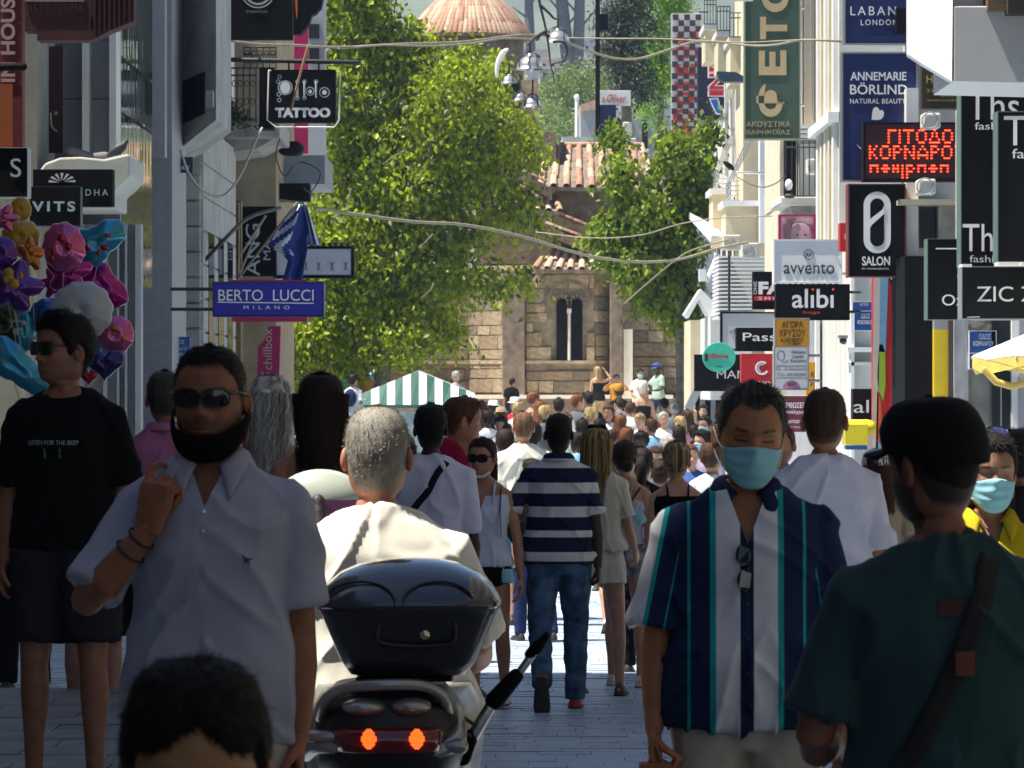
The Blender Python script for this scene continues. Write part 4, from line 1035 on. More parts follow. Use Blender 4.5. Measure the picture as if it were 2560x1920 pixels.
# ------------------------------------------------------------------ church
CH = thing('church', (.4, 100.5, gz(100)), 0, 'Byzantine stone church with tiled roofs and dome behind the trees', 'church')
def stone_mat(name, c): return mat(name, c, .9, var=.4, scale=5, bump=.7, bscale=22)
STN = [stone_mat('limestone_a', (.38, .29, .18)), stone_mat('limestone_b', (.31, .23, .145)), stone_mat('limestone_c', (.44, .35, .23)), stone_mat('limestone_d', (.22, .175, .13))]
MORT = stone_mat('mortar', (.30, .25, .185)); WSTN = stone_mat('weathered_render', (.22, .17, .13))
def unit_block(m, seed):
    r = random.Random(seed); g = Geo(); box(g, -.5, .5, -.5, .5, -.5, .5); me = g.mesh('block', False)
    for v in me.vertices: v.co += Vector((r.uniform(-.02, .02), 0, r.uniform(-.03, .03)))
    me.materials.append(m); return me
BLK = [unit_block(m, i) for i, m in enumerate(STN)]
WALLS = [((-7.5, 100.3), (-1.05, 100.3)), ((-1.05, 100.3), (.35, 99.0)), ((.35, 99.0), (2.05, 99.0)), ((2.05, 99.0), (3.0, 100.1)), ((3.0, 100.1), (4.4, 100.1))]
zt = CZ+2.95; zb = gz(100)
ap = thing('apse', (0, 100, zb)); ap.parent = CH; ap.matrix_parent_inverse = CH.matrix_world.inverted(); bpy.context.view_layer.update()
ap.location = Vector((0, 100, zb))-Vector(CH.location)
APW = Vector((0, 100, zb))
def akid(name, g, m, smooth=False, bevel=0):
    g.v = [V-np.array(APW) for V in g.v]; return obj(name, g, m, ap, smooth, bevel)
g = Geo(); pts = [w_[0] for w_ in WALLS]+[WALLS[-1][1]]
prism(g, [(x, y+.05, zb) for x, y in pts]+[(4.4, 104, zb), (-7.5, 104, zb)], (0, 0, zt-zb)); akid('wall', g, MORT)
rnd = random.Random(11); nst = 0
holes = [(1.06, 1.80, CZ+.55, CZ+2.2)]
for (a, b) in WALLS:
    A, B = Vector((*a, 0)), Vector((*b, 0)); Ln = (B-A).length; ang = math.atan2(b[1]-a[1], b[0]-a[0]); dr = (B-A).normalized()
    z = CZ-.22; row = 0
    while z < zt-.05:
        h = rnd.choice((.24, .30, .36)); h = min(h, zt-z); x = -rnd.uniform(0, .3)
        while x < Ln:
            w_ = rnd.uniform(.36, .78); x0, x1 = max(0, x), min(Ln, x+w_)
            if x1-x0 > .12:
                cx = (A+dr*((x0+x1)/2)); inh = any(cx.x+(x1-x0)/2 > q[0] and cx.x-(x1-x0)/2 < q[1] and z+h > q[2] and z < q[3] for q in holes) and abs(ang) < .1
                if not inh and nst < 290:
                    o = bpy.data.objects.new('stone_block', rnd.choice(BLK)); link(o, ap); o.location = Vector((cx.x, cx.y+rnd.uniform(.0, .02), z+h/2))-APW
                    o.rotation_euler = (0, 0, ang); o.scale = (x1-x0-.018, .12, h-.018); nst += 1
            x += w_
        z += h
def afill(m, *bs, name='wall'):
    g = Geo()
    for b in bs: boxp(g, *b)
    return akid(name, g, m)
# string course, ledge, plinth
g = Geo()
for (a, b) in WALLS[:-1]: prism(g, [(a[0], a[1]-.10, CZ+.50), (b[0], b[1]-.10, CZ+.50), (b[0], b[1]-.10, CZ+.58), (a[0], a[1]-.10, CZ+.58)], (0, .2, 0))
akid('string_course', g, STN[2])
ledge = mat('pale_marble', (.72, .68, .60), .5, var=.1)
g = Geo(); prism(g, [(-1.2, 98.0, CZ-.36), (3.95, 98.0, CZ-.36), (3.95, 98.0, CZ-.27), (-1.2, 98.0, CZ-.27)], (0, 1.6, 0)); akid('stone_bench', g, ledge)
g = Geo(); box(g, -7.5, 4.3, 98.15, 100, zb, CZ-.36); akid('plinth', g, WSTN)
# twin arched window with a white colonnette
for x0, x1 in ((1.10, 1.36), (1.47, 1.74)):
    c = (x0+x1)/2; r = (x1-x0)/2; pts = [(x0, 98.96, CZ+.58), (x1, 98.96, CZ+.58)]+[(c+r*math.cos(q), 98.96, CZ+1.98+r*math.sin(q)) for q in np.linspace(0, math.pi, 9)]
    g = Geo(); prism(g, pts, (0, .06, 0)); akid('window', g, MBLACK)
    for q in np.linspace(.1, math.pi-.1, 7):
        g = Geo(); M = Matrix.Translation((c+(r+.07)*math.cos(q), 98.95, CZ+1.98+(r+.07)*math.sin(q))) @ Matrix.Rotation(-q+math.pi/2, 4, 'Y'); box(g, -.025, .025, -.03, .03, -.05, .05); g.xf(M); akid('arch_brick', g, STN[3])
g = Geo(); tube(g, [(1.415, 98.94, CZ+.58), (1.415, 98.94, CZ+1.75)], .035, 10); box(g, 1.36, 1.47, 98.9, 99.0, CZ+1.75, CZ+1.86); akid('colonnette', g, ledge)
g = Geo(); prism(g, [(1.40+.52*math.cos(q), 98.93, CZ+2.15+.42*math.sin(q)) for q in np.linspace(0, math.pi, 12)]+[(1.40+.44*math.cos(q), 98.93, CZ+2.15+.35*math.sin(q)) for q in np.linspace(math.pi, 0, 12)], (0, .05, 0)); akid('relieving_arch', g, STN[3])
# rain stains / buttress columns
for x0, x1 in ((-.25, .32), (2.42, 2.75)):
    g = Geo(); box(g, x0, x1, 98.72+.05, 99.9, zb, CZ+2.5); akid('buttress', g, WSTN, bevel=.03)
g = Geo(); box(g, 2.76, 2.98, 98.8, 99.9, zb, CZ+1.35); akid('marble_quoin', g, ledge)
# roof tiles
TER = [mat('terracotta_a', (.46, .26, .17), .8, var=.35, scale=7, bump=.3), mat('terracotta_b', (.54, .34, .23), .8, var=.3, scale=7, bump=.3), mat('terracotta_c', (.38, .20, .13), .8, var=.35, scale=7, bump=.3), mat('terracotta_d', (.55, .40, .28), .85, var=.35, scale=7, bump=.3)]
def tile_mesh(m, up):
    g = Geo(); n = 8; V = []
    for y, r in ((0, .5), (1, .42)):
        for q in range(n+1):
            a = math.pi*q/n; V.append((math.cos(a)*r, y, (math.sin(a)*.42 if up else -math.sin(a)*.16+.06)*(1 if y == 0 else .9)))
    for q in range(n+1):
        a = math.pi*q/n; V.append((math.cos(a)*.40, 0, (math.sin(a)*.32 if up else -math.sin(a)*.16)-.02))
    Fc = [(q, q+1, n+1+q+1, n+1+q) for q in range(n)]+[(2*n+2+q, 2*n+3+q, q+1, q) for q in range(n)]
    g.add(V, Fc); me = g.mesh('tile', True); me.materials.append(m); return me
TU = [tile_mesh(m, True) for m in TER]; TD = [tile_mesh(TER[i], False) for i in (3, 1, 3, 0)]
def tile(par, org, pos, u, v, wd, ln, up, rnd_):
    """pos = eave-side end, u = sideways, v = up-slope (unit)"""
    o = bpy.data.objects.new('roof_tile', rnd_.choice(TU if up else TD)); link(o, par); u, v = Vector(u).normalized(), Vector(v).normalized(); w_ = u.cross(v)
    M = Matrix.Translation(Vector(pos)-org+w_*rnd_.uniform(0, .012)) @ Matrix((u, v, w_)).transposed().to_4x4() @ Matrix.Rotation(rnd_.uniform(-.03, .03), 4, 'Z') @ Matrix.Diagonal((wd, ln*1.14, wd, 1))
    o.matrix_local = M; return o
def roof_root(name, loc):
    e = thing(name, (0, 0, 0)); e.parent = CH; e.location = Vector(loc)-Vector(CH.location); return e, Vector(loc)
rr_ = random.Random(3)
def tiled(name, c00, c10, c01, c11, nu, nv, uw=.6):
    """corners: eave-left, eave-right, ridge-left, ridge-right"""
    R, org = roof_root(name, c00); c00, c10, c01, c11 = map(Vector, (c00, c10, c01, c11))
    g = Geo(); prism(g, [c00-org, c10-org, c11-org, c01-org], (0, 0, -.10)); obj('roof_deck', g, WSTN, R)
    for i in range(nu+1):
        for j in range(nv):
            for up in (True, False):
                s_ = (i+(0 if up else .5))/nu
                if s_ > 1: continue
                a = c00.lerp(c10, s_); b = c01.lerp(c11, s_); ln = (b-a).length/nv; p = a.lerp(b, j/nv); wd = ((c10-c00).length*(1-j/nv)+(c11-c01).length*(j/nv))/nu*uw
                tile(R, org, p+Vector((0, 0, .02 if up else 0)), c10-c00, b-a, wd*(1 if up else 1.15), ln, up, rr_)
    return R
Q = lambda x, y, d: tuple(P(x, y, d))
tiled('gable_roof', Q(1352, 466, 99.9), Q(1640, 472, 99.9), Q(1372, 366, 102.4), Q(1600, 366, 102.4), 9, 5)
g = Geo(); tube(g, [Q(1372, 362, 102.4), Q(1600, 362, 102.4)], .07, 10); kid('ridge_tiles', g, TER[0], CH, True)
tiled('apse_roof', Q(1338, 672, 98.8), Q(1572, 676, 98.8), Q(1392, 632, 99.9), Q(1520, 636, 99.9), 8, 2)
g = Geo(); boxp(g, 1380, 466, 1620, 660, 100.3, 3); kid('nave_wall', g, WSTN, CH)
g = Geo(); boxp(g, 1190, 330, 1390, 660, 101.2, 3); kid('transept_wall', g, WSTN, CH)
for (a, b, d, n) in (((1305, 428), (1366, 458), 99.6, 3), ((1300, 466), (1352, 500), 99.5, 3), ((1385, 532), (1500, 578), 99.5, 5), ((1366, 560), (1500, 612), 99.3, 5)):
    R, org = roof_root('verge_roof', Q(*a, d)); g = Geo(); prism(g, [Vector(Q(a[0], a[1]+4, d))-org, Vector(Q(b[0], b[1]+4, d))-org, Vector(Q(b[0], b[1]+34, d))-org, Vector(Q(a[0], a[1]+26, d))-org], (0, 1, 0)); obj('verge_wall', g, STN[1], R)
    for k in range(n):
        p0, p1 = Vector(Q(a[0]+(b[0]-a[0])*k/n, a[1]+(b[1]-a[1])*k/n, d)), Vector(Q(a[0]+(b[0]-a[0])*(k+1)/n, a[1]+(b[1]-a[1])*(k+1)/n, d))
        tile(R, org, p1, (0, 1, 0), p0-p1, .17, (p1-p0).length, True, rr_)
tiled('side_roof', Q(1230, 525, 99.4), Q(1400, 528, 99.4), Q(1250, 500, 100.2), Q(1380, 503, 100.2), 6, 1)
tiled('small_roof', Q(1620, 432, 99), Q(1690, 436, 99), Q(1640, 396, 100.5), Q(1680, 396, 100.5), 3, 2)
g = Geo(); boxp(g, 1610, 440, 1720, 640, 99.4, 2); kid('porch_wall', g, WSTN, CH)
# dome
dc = P(1172, 130, 103.5); DR, dorg = roof_root('dome', dc)
g = Geo(); n = 40; prof = [(1.62, .30), (1.40, .62), (1.10, .98), (.72, 1.36), (.34, 1.62), (.02, 1.75)]
loft(g, [np.array([(r*math.cos(a), r*math.sin(a), z) for a in np.arange(n)*2*math.pi/n]) for r, z in prof]); obj('dome_shell', g, WSTN, DR, True)
for i in range(38):
    a = math.pi*(-.98+i*.96/37)*1.0
    for j in range(4):
        (r0, z0), (r1, z1) = prof[j], prof[j+1]; u = (-math.sin(a), math.cos(a), 0)
        for up in ((True, False) if j < 3 else (True,)):
            a2 = a if up else a+math.pi*.48/37; p0 = Vector((r0*math.cos(a2), r0*math.sin(a2), z0+.03)); p1 = Vector((r1*math.cos(a2), r1*math.sin(a2), z1+.03))
            if i % 2 and j > 2: continue
            tile(DR, Vector((0, 0, 0)), p0, (-math.sin(a2), math.cos(a2), 0), p1-p0, .135*(.45+.55*r0/1.62)*1.35, (p1-p0).length, up, rr_)
g = Geo(); tube(g, [(0, 0, -2.6), (0, 0, .30)], [1.42, 1.42], 24, round_ends=False); obj('drum', g, STN[1], DR, True)
g = Geo(); boxp(g, 1235, 200, 1345, 470, 101.5, 2); kid('bell_tower', g, STN[0], CH)
g = Geo(); boxp(g, 1274, 205, 1300, 270, 101.4, .2); kid('bell_opening', g, MBLACK, CH)

# ------------------------------------------------------------------ trees
def leaf_mat(name, col, col2, tr=.55):
    m = bpy.data.materials.new(name); t, N, L, B = _nodes(m)
    g_ = N.new('ShaderNodeAttribute'); g_.attribute_name = 'tone'
    cr = N.new('ShaderNodeValToRGB'); cr.color_ramp.elements[0].color = (*col, 1); cr.color_ramp.elements[1].color = (*col2, 1); L.new(g_.outputs['Fac'], cr.inputs[0])
    L.new(cr.outputs[0], B.inputs['Base Color']); B.inputs['Roughness'].default_value = .45; B.inputs['Specular IOR Level'].default_value = .45
    td = N.new('ShaderNodeBsdfTranslucent'); L.new(cr.outputs[0], td.inputs[0]); mx = N.new('ShaderNodeMixShader'); mx.inputs[0].default_value = tr
    out = N['Material Output']; L.new(B.outputs[0], mx.inputs[1]); L.new(td.outputs[0], mx.inputs[2]); L.new(mx.outputs[0], out.inputs[0]); return m
def foliage(rng, blobs, count, size, m, root, name='crown', droop=.5, clump=40, squash=1.0, cl=1.0):
    """blobs: (x,y,z,rx,ry,rz) in world metres; leaves hang in clumps through the blobs' outer volume"""
    vol = np.array([b[3]*b[5] for b in blobs]); pr_ = vol/vol.sum(); nc = max(1, count//clump)
    bi = rng.choice(len(blobs), nc, p=pr_); B = np.array(blobs)[bi]
    dirv = rng.normal(size=(nc, 3)); dirv /= np.linalg.norm(dirv, axis=1)[:, None]; rad = rng.uniform(.45, 1.06, (nc, 1))**.7
    C = B[:, :3]+dirv*B[:, 3:6]*rad
    ci = np.repeat(np.arange(nc), clump); n = len(ci); cs = rng.uniform(.16, .42, nc)[ci]*cl
    off = rng.normal(size=(n, 3))*cs[:, None]*np.array([1, 1, .8]); off[:, 2] -= np.abs(off[:, 0])*.35
    c = C[ci]+off
    dn = rng.normal(size=(n, 3))*.7+np.array([0, 0, -droop]); dn /= np.linalg.norm(dn, axis=1)[:, None]
    sd_ = np.cross(dn, rng.normal(size=(n, 3))); sd_ /= np.linalg.norm(sd_, axis=1)[:, None]; nr = np.cross(dn, sd_)
    s_ = size*rng.uniform(.55, 1.3, (n, 1)); w_ = s_*rng.uniform(.5, .75, (n, 1))*squash
    # leaf: base, left, tip, right, folded along the mid rib
    v0 = c; v1 = c+dn*s_*.45+sd_*w_*.5+nr*s_*.10; v2 = c+dn*s_; v3 = c+dn*s_*.45-sd_*w_*.5+nr*s_*.10
    V = np.stack([v0, v1, v2, v3], 1).reshape(-1, 3); V = V-np.array(root.location)
    me = bpy.data.meshes.new(name); me.vertices.add(4*n); me.vertices.foreach_set('co', V.ravel())
    idx = np.arange(n)*4; T = np.stack([idx, idx+1, idx+2, idx, idx+2, idx+3], 1).ravel(); me.loops.add(6*n); me.loops.foreach_set('vertex_index', T.astype(np.int32))
    me.polygons.add(2*n); me.polygons.foreach_set('loop_start', (np.arange(2*n)*3).astype(np.int32)); me.polygons.foreach_set('loop_total', np.full(2*n, 3, np.int32)); me.update(calc_edges=True)
    tone = np.clip(rng.normal(.5, .22, nc)[ci]+rng.normal(0, .22, n), 0, 1); a = me.attributes.new('tone', 'FLOAT', 'POINT'); a.data.foreach_set('value', np.repeat(tone, 4).astype(np.float32))
    me.materials.append(m); o = bpy.data.objects.new(name, me); link(o, root); o['kind'] = 'stuff'; return o
def pb(x, y, r, d, ry=None, dep=None):   # crown lobe from its place in the view
    s_ = F/d; p = P(x, y, d); return (p.x, p.y, p.z, r/s_, dep or r/s_, (ry or r)/s_)
LEAF1 = leaf_mat('mulberry_leaf', (.07, .11, .006), (.44, .54, .012)); LEAF2 = leaf_mat('ivy_leaf', (.045, .10, .010), (.32, .42, .025)); LEAF3 = leaf_mat('bright_leaf', (.16, .30, .012), (.36, .58, .025)); LEAF4 = leaf_mat('cypress_leaf', (.02, .035, .010), (.06, .085, .03), .1); LEAF5 = leaf_mat('dusty_leaf', (.12, .18, .05), (.26, .32, .09))
BARK = mat('bark', (.16, .13, .10), .9, var=.4, bump=.6, bscale=14)
rng = np.random.default_rng(7)
def trunk_part(root, pts, rad, name='trunk', m=BARK):
    g = Geo(); tube(g, pts, rad, 10, sub=3); return kid(name, g, m, root, True)
d = 90
T1 = thing('tree', (P(960, 1200, d).x, d, gz(d)), 0, 'large leafy mulberry tree filling the square left of the church', 'tree')
b1 = [(880, 50, 110), (1010, 130, 90), (1160, 165, 60), (1240, 190, 34), (830, 200, 90), (960, 240, 170), (1130, 250, 110), (1240, 330, 90), (870, 400, 120), (1040, 420, 160), (1180, 415, 84), (1290, 500, 50), (1295, 370, 55),
      (850, 580, 120), (1000, 600, 150), (1120, 570, 84), (1230, 545, 30), (800, 730, 100), (930, 760, 110), (1050, 740, 84), (1150, 700, 46), (740, 860, 70), (860, 880, 60), (1010, 850, 60), (1230, 700, 40), (1310, 705, 28), (1340, 560, 30), (1120, 830, 40), (980, 890, 26), (850, -80, 110), (900, 10, 60), (760, 780, 70), (690, 860, 50), (700, 960, 50)]
foliage(rng, [pb(x, y, r*.92, d+rng.uniform(-1.5, 1.2), dep=r/75) for x, y, r in b1], 66000, .155, LEAF1, T1, clump=24, droop=.9, cl=.8)
trunk_part(T1, [(P(960, 0, d).x, d, gz(d)), P(955, 950, d), P(985, 700, d), P(1000, 480, d)], [.22, .19, .16, .12])
for pts in ([(985, 700), (1080, 560), (1180, 420), (1260, 350)], [(970, 720), (880, 560), (850, 330)], [(1000, 500), (1010, 330), (960, 170), (900, -20)], [(1000, 560), (1110, 380), (1150, 180)]):
    trunk_part(T1, [P(x, y, d) for x, y in pts], [.11, .08, .05, .03][:len(pts)], 'limb')
PALEB = mat('pale_twig', (.20, .17, .12), .85, var=.2)
for k in range(6):
    x, y = rng.uniform(830, 1270), rng.uniform(120, 760); a = rng.uniform(.3, 1.3)*rng.choice((-1, 1)); l = rng.uniform(40, 110); dd = 87.6+rng.uniform(-.3, .5)
    g = Geo(); tube(g, [P(x, y, dd), P(x+l*.4*math.sin(a)+rng.uniform(-8, 8), y+l*.45*math.cos(a), dd), P(x+l*math.sin(a), y+l*math.cos(a), dd)], [.022, .015, .007], 6, sub=3); kid('twig', g, PALEB, T1, True)
d = 84
T2 = thing('tree', (P(1700, 1000, d).x, d, gz(d)), 0, 'ivy covered tree with pointed tops right of the church', 'tree')
b2 = [(1532, 340, 20, 48), (1548, 440, 28, 56), (1570, 540, 48, 66), (1675, 370, 30, 45), (1665, 460, 50, 60), (1640, 560, 70, 70), (1765, 320, 22, 46), (1740, 410, 30, 55), (1725, 500, 45, 60), (1540, 560, 60, 40), (1500, 585, 35, 22), (1600, 650, 80, 60), (1680, 620, 60, 70), (1690, 730, 50, 70), (1640, 720, 60, 50), (1700, 800, 36, 34), (1610, 530, 40, 50), (1560, 615, 70, 34), (1500, 640, 30, 14)]
foliage(rng, [pb(x+6, y, r*.86, d+rng.uniform(-.8, .8), ry*.86, dep=r/90) for x, y, r, ry in b2], 22000, .155, LEAF2, T2, clump=24, droop=1.1, cl=.55)
trunk_part(T2, [(P(1705, 0, d).x, d, gz(d)), P(1705, 900, d), P(1690, 640, d), P(1660, 450, d)], [.16, .13, .1, .06]); trunk_part(T2, [P(1690, 640, d), P(1590, 560, d), P(1540, 400, d)], [.1, .07, .03], 'limb'); trunk_part(T2, [P(1690, 640, d), P(1735, 500, d), P(1765, 330, d)], [.1, .07, .03], 'limb')
d = 112
T3 = thing('tree', (P(1570, 0, d).x, d, gz(d)), 0, 'dark ragged cypress behind the small white signboard', 'tree')
foliage(rng, [pb(x, y, r, d, ry) for x, y, r, ry in ((1560, -20, 60, 90), (1600, 60, 44, 60), (1530, 60, 34, 50), (1570, 150, 50, 50), (1520, 155, 40, 20), (1600, 190, 40, 50), (1560, 220, 30, 40), (1610, 235, 26, 26), (1540, 125, 40, 30))], 12000, .13, LEAF4, T3, clump=18, squash=.45, cl=.6)
trunk_part(T3, [(P(1570, 0, d).x, d, gz(d)), P(1570, 500, d), P(1565, 200, d), P(1560, -60, d)], [.2, .17, .12, .06])
d = 116
T4 = thing('tree', (P(1640, 0, d).x, d, gz(d)), 0, 'bright yellow-green tree behind the checkered banner', 'tree')
foliage(rng, [pb(x, y, r, d, ry) for x, y, r, ry in ((1640, 20, 50, 60), (1690, 10, 30, 40), (1655, 110, 44, 44), (1670, 200, 38, 50), (1650, 180, 30, 36), (1625, 262, 30, 30), (1610, 150, 24, 20), (1640, 300, 20, 16), (1655, -60, 60, 50))], 12000, .11, LEAF3, T4, clump=18, squash=.7, droop=.1, cl=.6)
trunk_part(T4, [(P(1650, 0, d).x, d, gz(d)), P(1650, 500, d), P(1655, 100, d)], [.14, .12, .05])
d = 170
T5 = thing('bush', (P(1410, 0, d).x, d, gz(d)), 0, 'hazy green trees between the dome and the lamp post', 'trees')
foliage(rng, [pb(x, y, r, d+rng.uniform(-4, 4), ry, dep=4) for x, y, r, ry in ((1400, 250, 70, 60), (1450, 200, 60, 40), (1380, 330, 60, 60), (1470, 300, 60, 70), (1500, 200, 40, 40), (1430, 420, 90, 80))], 26000, .16, LEAF5, T5, clump=24)
# distant pines
PB = mat('pine_bark', (.11, .10, .10), .9, var=.3)
for i, (pts, r, lab) in enumerate(((((1326, 120), (1322, 0), (1320, -160)), .28, 'thin straight pine trunk just right of the dome'), (((1432, 240), (1410, 60), (1392, -140)), .42, 'leaning dark pine trunk beyond the metal lamps'), (((1440, 240), (1448, 60), (1452, -160)), .36, 'upright reddish pine trunk beside the leaning one'))):
    d = 260; T = thing('pine_tree', P(*pts[0], d), 0, lab, 'tree'); trunk_part(T, [P(x, y, d) for x, y in pts], [r*1.2, r, r*.8], 'trunk', PB)
    for k, (dx, dy) in enumerate(((-60, -70), (50, -60), (-40, -30))): trunk_part(T, [P(pts[1][0], pts[1][1]-20+k*34, d), P(pts[1][0]+dx, pts[1][1]-20+k*34+dy, d)], [.09, .04], 'branch', PB)
    foliage(rng, [pb(pts[2][0], pts[2][1]-20, 90, d, 40)], 2000, .5, LEAF4, T, clump=20)
# houses beyond, lamp post, hill
HZW = mat('far_white_wall', (.55, .52, .48), .8, var=.1)
for i, (x0, y0, x1, y1, d, lab, m) in enumerate(((1290, 128, 1372, 178, 300, 'long low white house under the pines', HZW), (1348, 150, 1500, 172, 290, 'flat white roof behind the metal lamps', HZW), (1455, 105, 1500, 150, 320, 'white house at the foot of the hill beside the black sign', HZW), (1350, 172, 1500, 196, 270, 'grey roofed house above the hazy trees', GREY))):
    r = thing('house', P((x0+x1)/2, y1, d), 0, lab, 'house'); g = Geo(); boxp(g, x0, y0, x1, y1+200, d, 8); kid('wall', g, m, r); g = Geo(); boxp(g, x0-3, y0-6, x1+3, y0, d-.5, 9); kid('roof', g, TER[3] if i % 2 else GREY, r)
    for k in range(int((x1-x0)/22)): g = Geo(); boxp(g, x0+8+k*22, y0+10, x0+16+k*22, y0+22, d-.06, .05); kid('window', g, DGLASS, r)
r = thing('lamp_post', P(1443, 960, 125), 0, 'white lamp post with round globe beyond the church', 'lamp post'); g = Geo(); tube(g, [P(1441, 960, 125), P(1442, 250, 125)], .06, 8); kid('pole', g, WHITE, r, True); g = Geo(); ellipsoid(g, P(1442, 244, 125), (.09, .09, .11)); kid('globe', g, WHITE, r, True)
r = thing('house', P(1470, 960, 120), 0, 'small house with pink tiled eave beside the white lamp post', 'house'); g = Geo(); boxp(g, 1452, 275, 1500, 960, 121, 4); kid('wall', g, LGREY, r); g = Geo(); prismp(g, [(1450, 262), (1500, 246), (1500, 272), (1452, 276)], 120.6, 4); kid('roof', g, TER[1], r); g = Geo(); boxp(g, 1405, 342, 1475, 365, 110, 3); kid('parapet', g, OFFW, r)
r = thing('building', P(1620, 960, 118), 0, 'grey apartment block behind the bright tree', 'building'); g = Geo(); boxp(g, 1490, 262, 1800, 960, 122, 8); kid('wall', g, LGREY, r)
for x0 in (1540, 1566, 1605): g = Geo(); boxp(g, x0, 300, x0+14, 372, 121.9, .1); kid('window', g, DGLASS, r); g = Geo(); boxp(g, x0-2, 372, x0+17, 378, 121.6, .4); kid('sill', g, WHITE, r)
for x0, y0 in ((1558, 305), (1568, 345)): g = Geo(); boxp(g, x0, y0, x0+22, y0+30, 105, .3); kid('air_conditioner', g, WHITE, r, bevel=.02)
g = Geo(); nx, ny = 60, 16; hv = []
for j in range(ny):
    for i in range(nx):
        y = 420+j*80; x = (-1+2*i/(nx-1))*(260+y*.6); hgt = max(0, (y-430)/1150)**.8*235*(.75+.35*noise.noise(Vector((x*.004, y*.003, 1)))+.12*noise.noise(Vector((x*.02, y*.015, 3)))); hv.append((x, y, -4+hgt))
g.add(hv, [(j*nx+i, j*nx+i+1, (j+1)*nx+i+1, (j+1)*nx+i) for j in range(ny-1) for i in range(nx-1)])
tag(obj('hills', g, mat('scrub_hill', (.10, .12, .07), .95, var=.5, scale=.03), smooth=True), kind='structure')
HB = Geo(); box(HB, -1700, 1700, -30, 1900, -45, 262)
hz = obj('haze', HB, None); hz['kind'] = 'stuff'
hm = bpy.data.materials.new('haze'); hm.use_nodes = True; hm.node_tree.nodes.clear(); o_ = hm.node_tree.nodes.new('ShaderNodeOutputMaterial'); v_ = hm.node_tree.nodes.new('ShaderNodeVolumePrincipled')
v_.inputs['Density'].default_value = .0004; v_.inputs['Color'].default_value = (.50, .68, 1.0, 1); hm.node_tree.links.new(v_.outputs[0], o_.inputs['Volume']); hz.data.materials.append(hm)
# ------------------------------------------------------------------ signs on the right
s = Sign('white signboard with red script lettering hung before the cypress', (1497, 226, 1577, 262), 100, .4, SIGNW); s.text('s.Oliver', (1504, 236, 1566, 256), mat('red_script', (.45, .03, .03), .5), shear=.3).bracket(1600, 244, IRON, 1, 244, 1)
s = Sign('tall black sign pole standing over the tiled gable roof', (1489, -120, 1500, 340), 99, .3, MBLACK, name='sign_column', cat='sign column'); g = Geo(); boxp(g, 1500, 262, 1540, 340, 99.2, .4); kid('lower_board', g, NAVY, s.root); g = Geo(); boxp(g, 1500, 35, 1520, 75, 99.2, .4); kid('upper_board', g, MBLACK, s.root)
s = Sign('small white box sign with black T mark under the script sign', (1516, 264, 1552, 300), 100, .3, SIGNW).text('T', (1524, 270, 1546, 294), DARKTX, bold=.03)
# checkered banner
s = Sign('long checkered black and white banner with red letters', (1678, 34, 1750, 372), 93, .08, mat('banner_white', (.62, .60, .60), .7), name='banner', cat='banner')
g = Geo()
for r in range(23):
    for c in range(5):
        if (r+c) % 2 == 0:
            sh = -3+r*.28; boxp(g, 1680-sh*.8+c*14.2, 36+r*14.7, 1680-sh*.8+(c+1)*14.2-.3, 36+(r+1)*14.7-.3, 92.985, .01)
ob = kid('black_check', g, mat('banner_black', (.05, .03, .045), .7), s.root); ob['kind'] = 'stuff'
rm = mat('banner_red', (.50, .05, .03), .6)
for y0, y1, t in ((78, 112, 'C'), (118, 146, 'H'), (160, 190, 'E'), (205, 222, 'I'), (230, 262, 'O'), (272, 306, 'D'), (312, 346, 'B')): s.text(t, (1692-(y0-78)*.05, y0, 1744-(y0-78)*.05, y1), rm, bold=.06, rot=90)
s.bracket(1770, 30, IRON, 1, 30, 1)
# navy banner with outlined red letters
s = Sign('navy vertical sign with outlined red letters beside the checkered banner', (1744, 118, 1816, 300), 90.5, .35, mat('midnight_sign', (.012, .012, .04), .4))
for y0, y1, t in ((148, 180, 'E'), (184, 224, 'N'), (226, 240, 'I')):
    s.text(t, (1769, y0-2, 1813, y1+2), LETTER, bold=.07, rot=90, ext=.004); s.text(t, (1773, y0+1, 1809, y1-1), RED, bold=.02, rot=90, ext=.012)
s.shape([(1772, 246), (1796, 244), (1800, 262), (1812, 276), (1808, 288), (1790, 286), (1780, 266)], LETTER, 'emblem'); s.shape([(1776, 250), (1793, 248), (1797, 264), (1808, 277), (1805, 284), (1792, 282), (1783, 264)], mat('logo_blue', (.01, .12, .45), .5), 'emblem', off=.012)
# green optical banner
s = Sign('huge dark green vertical banner with tan Greek letters', (1864, -60, 1998, 345), 62, .25, DGREEN, name='banner', cat='banner', rim=mat('green_rim', (.16, .22, .16), .6), rimw=.02)
for t, r in (('Ο', (1904, -50, 1972, 30)), ('Τ', (1900, 42, 1968, 98)), ('Ε', (1897, 126, 1966, 188)), ('Φ', (1891, 206, 1962, 292))): s.text(t, r, TANL, bold=.05, rot=90)
s.text('ΑΚΟΥΣΤΙΚΑ', (1866, 303, 1976, 317), TANL).text('ΒΑΡΗΚΟΪΑΣ', (1866, 322, 1976, 336), TANL).bracket(2010, 0, STEEL, 1)
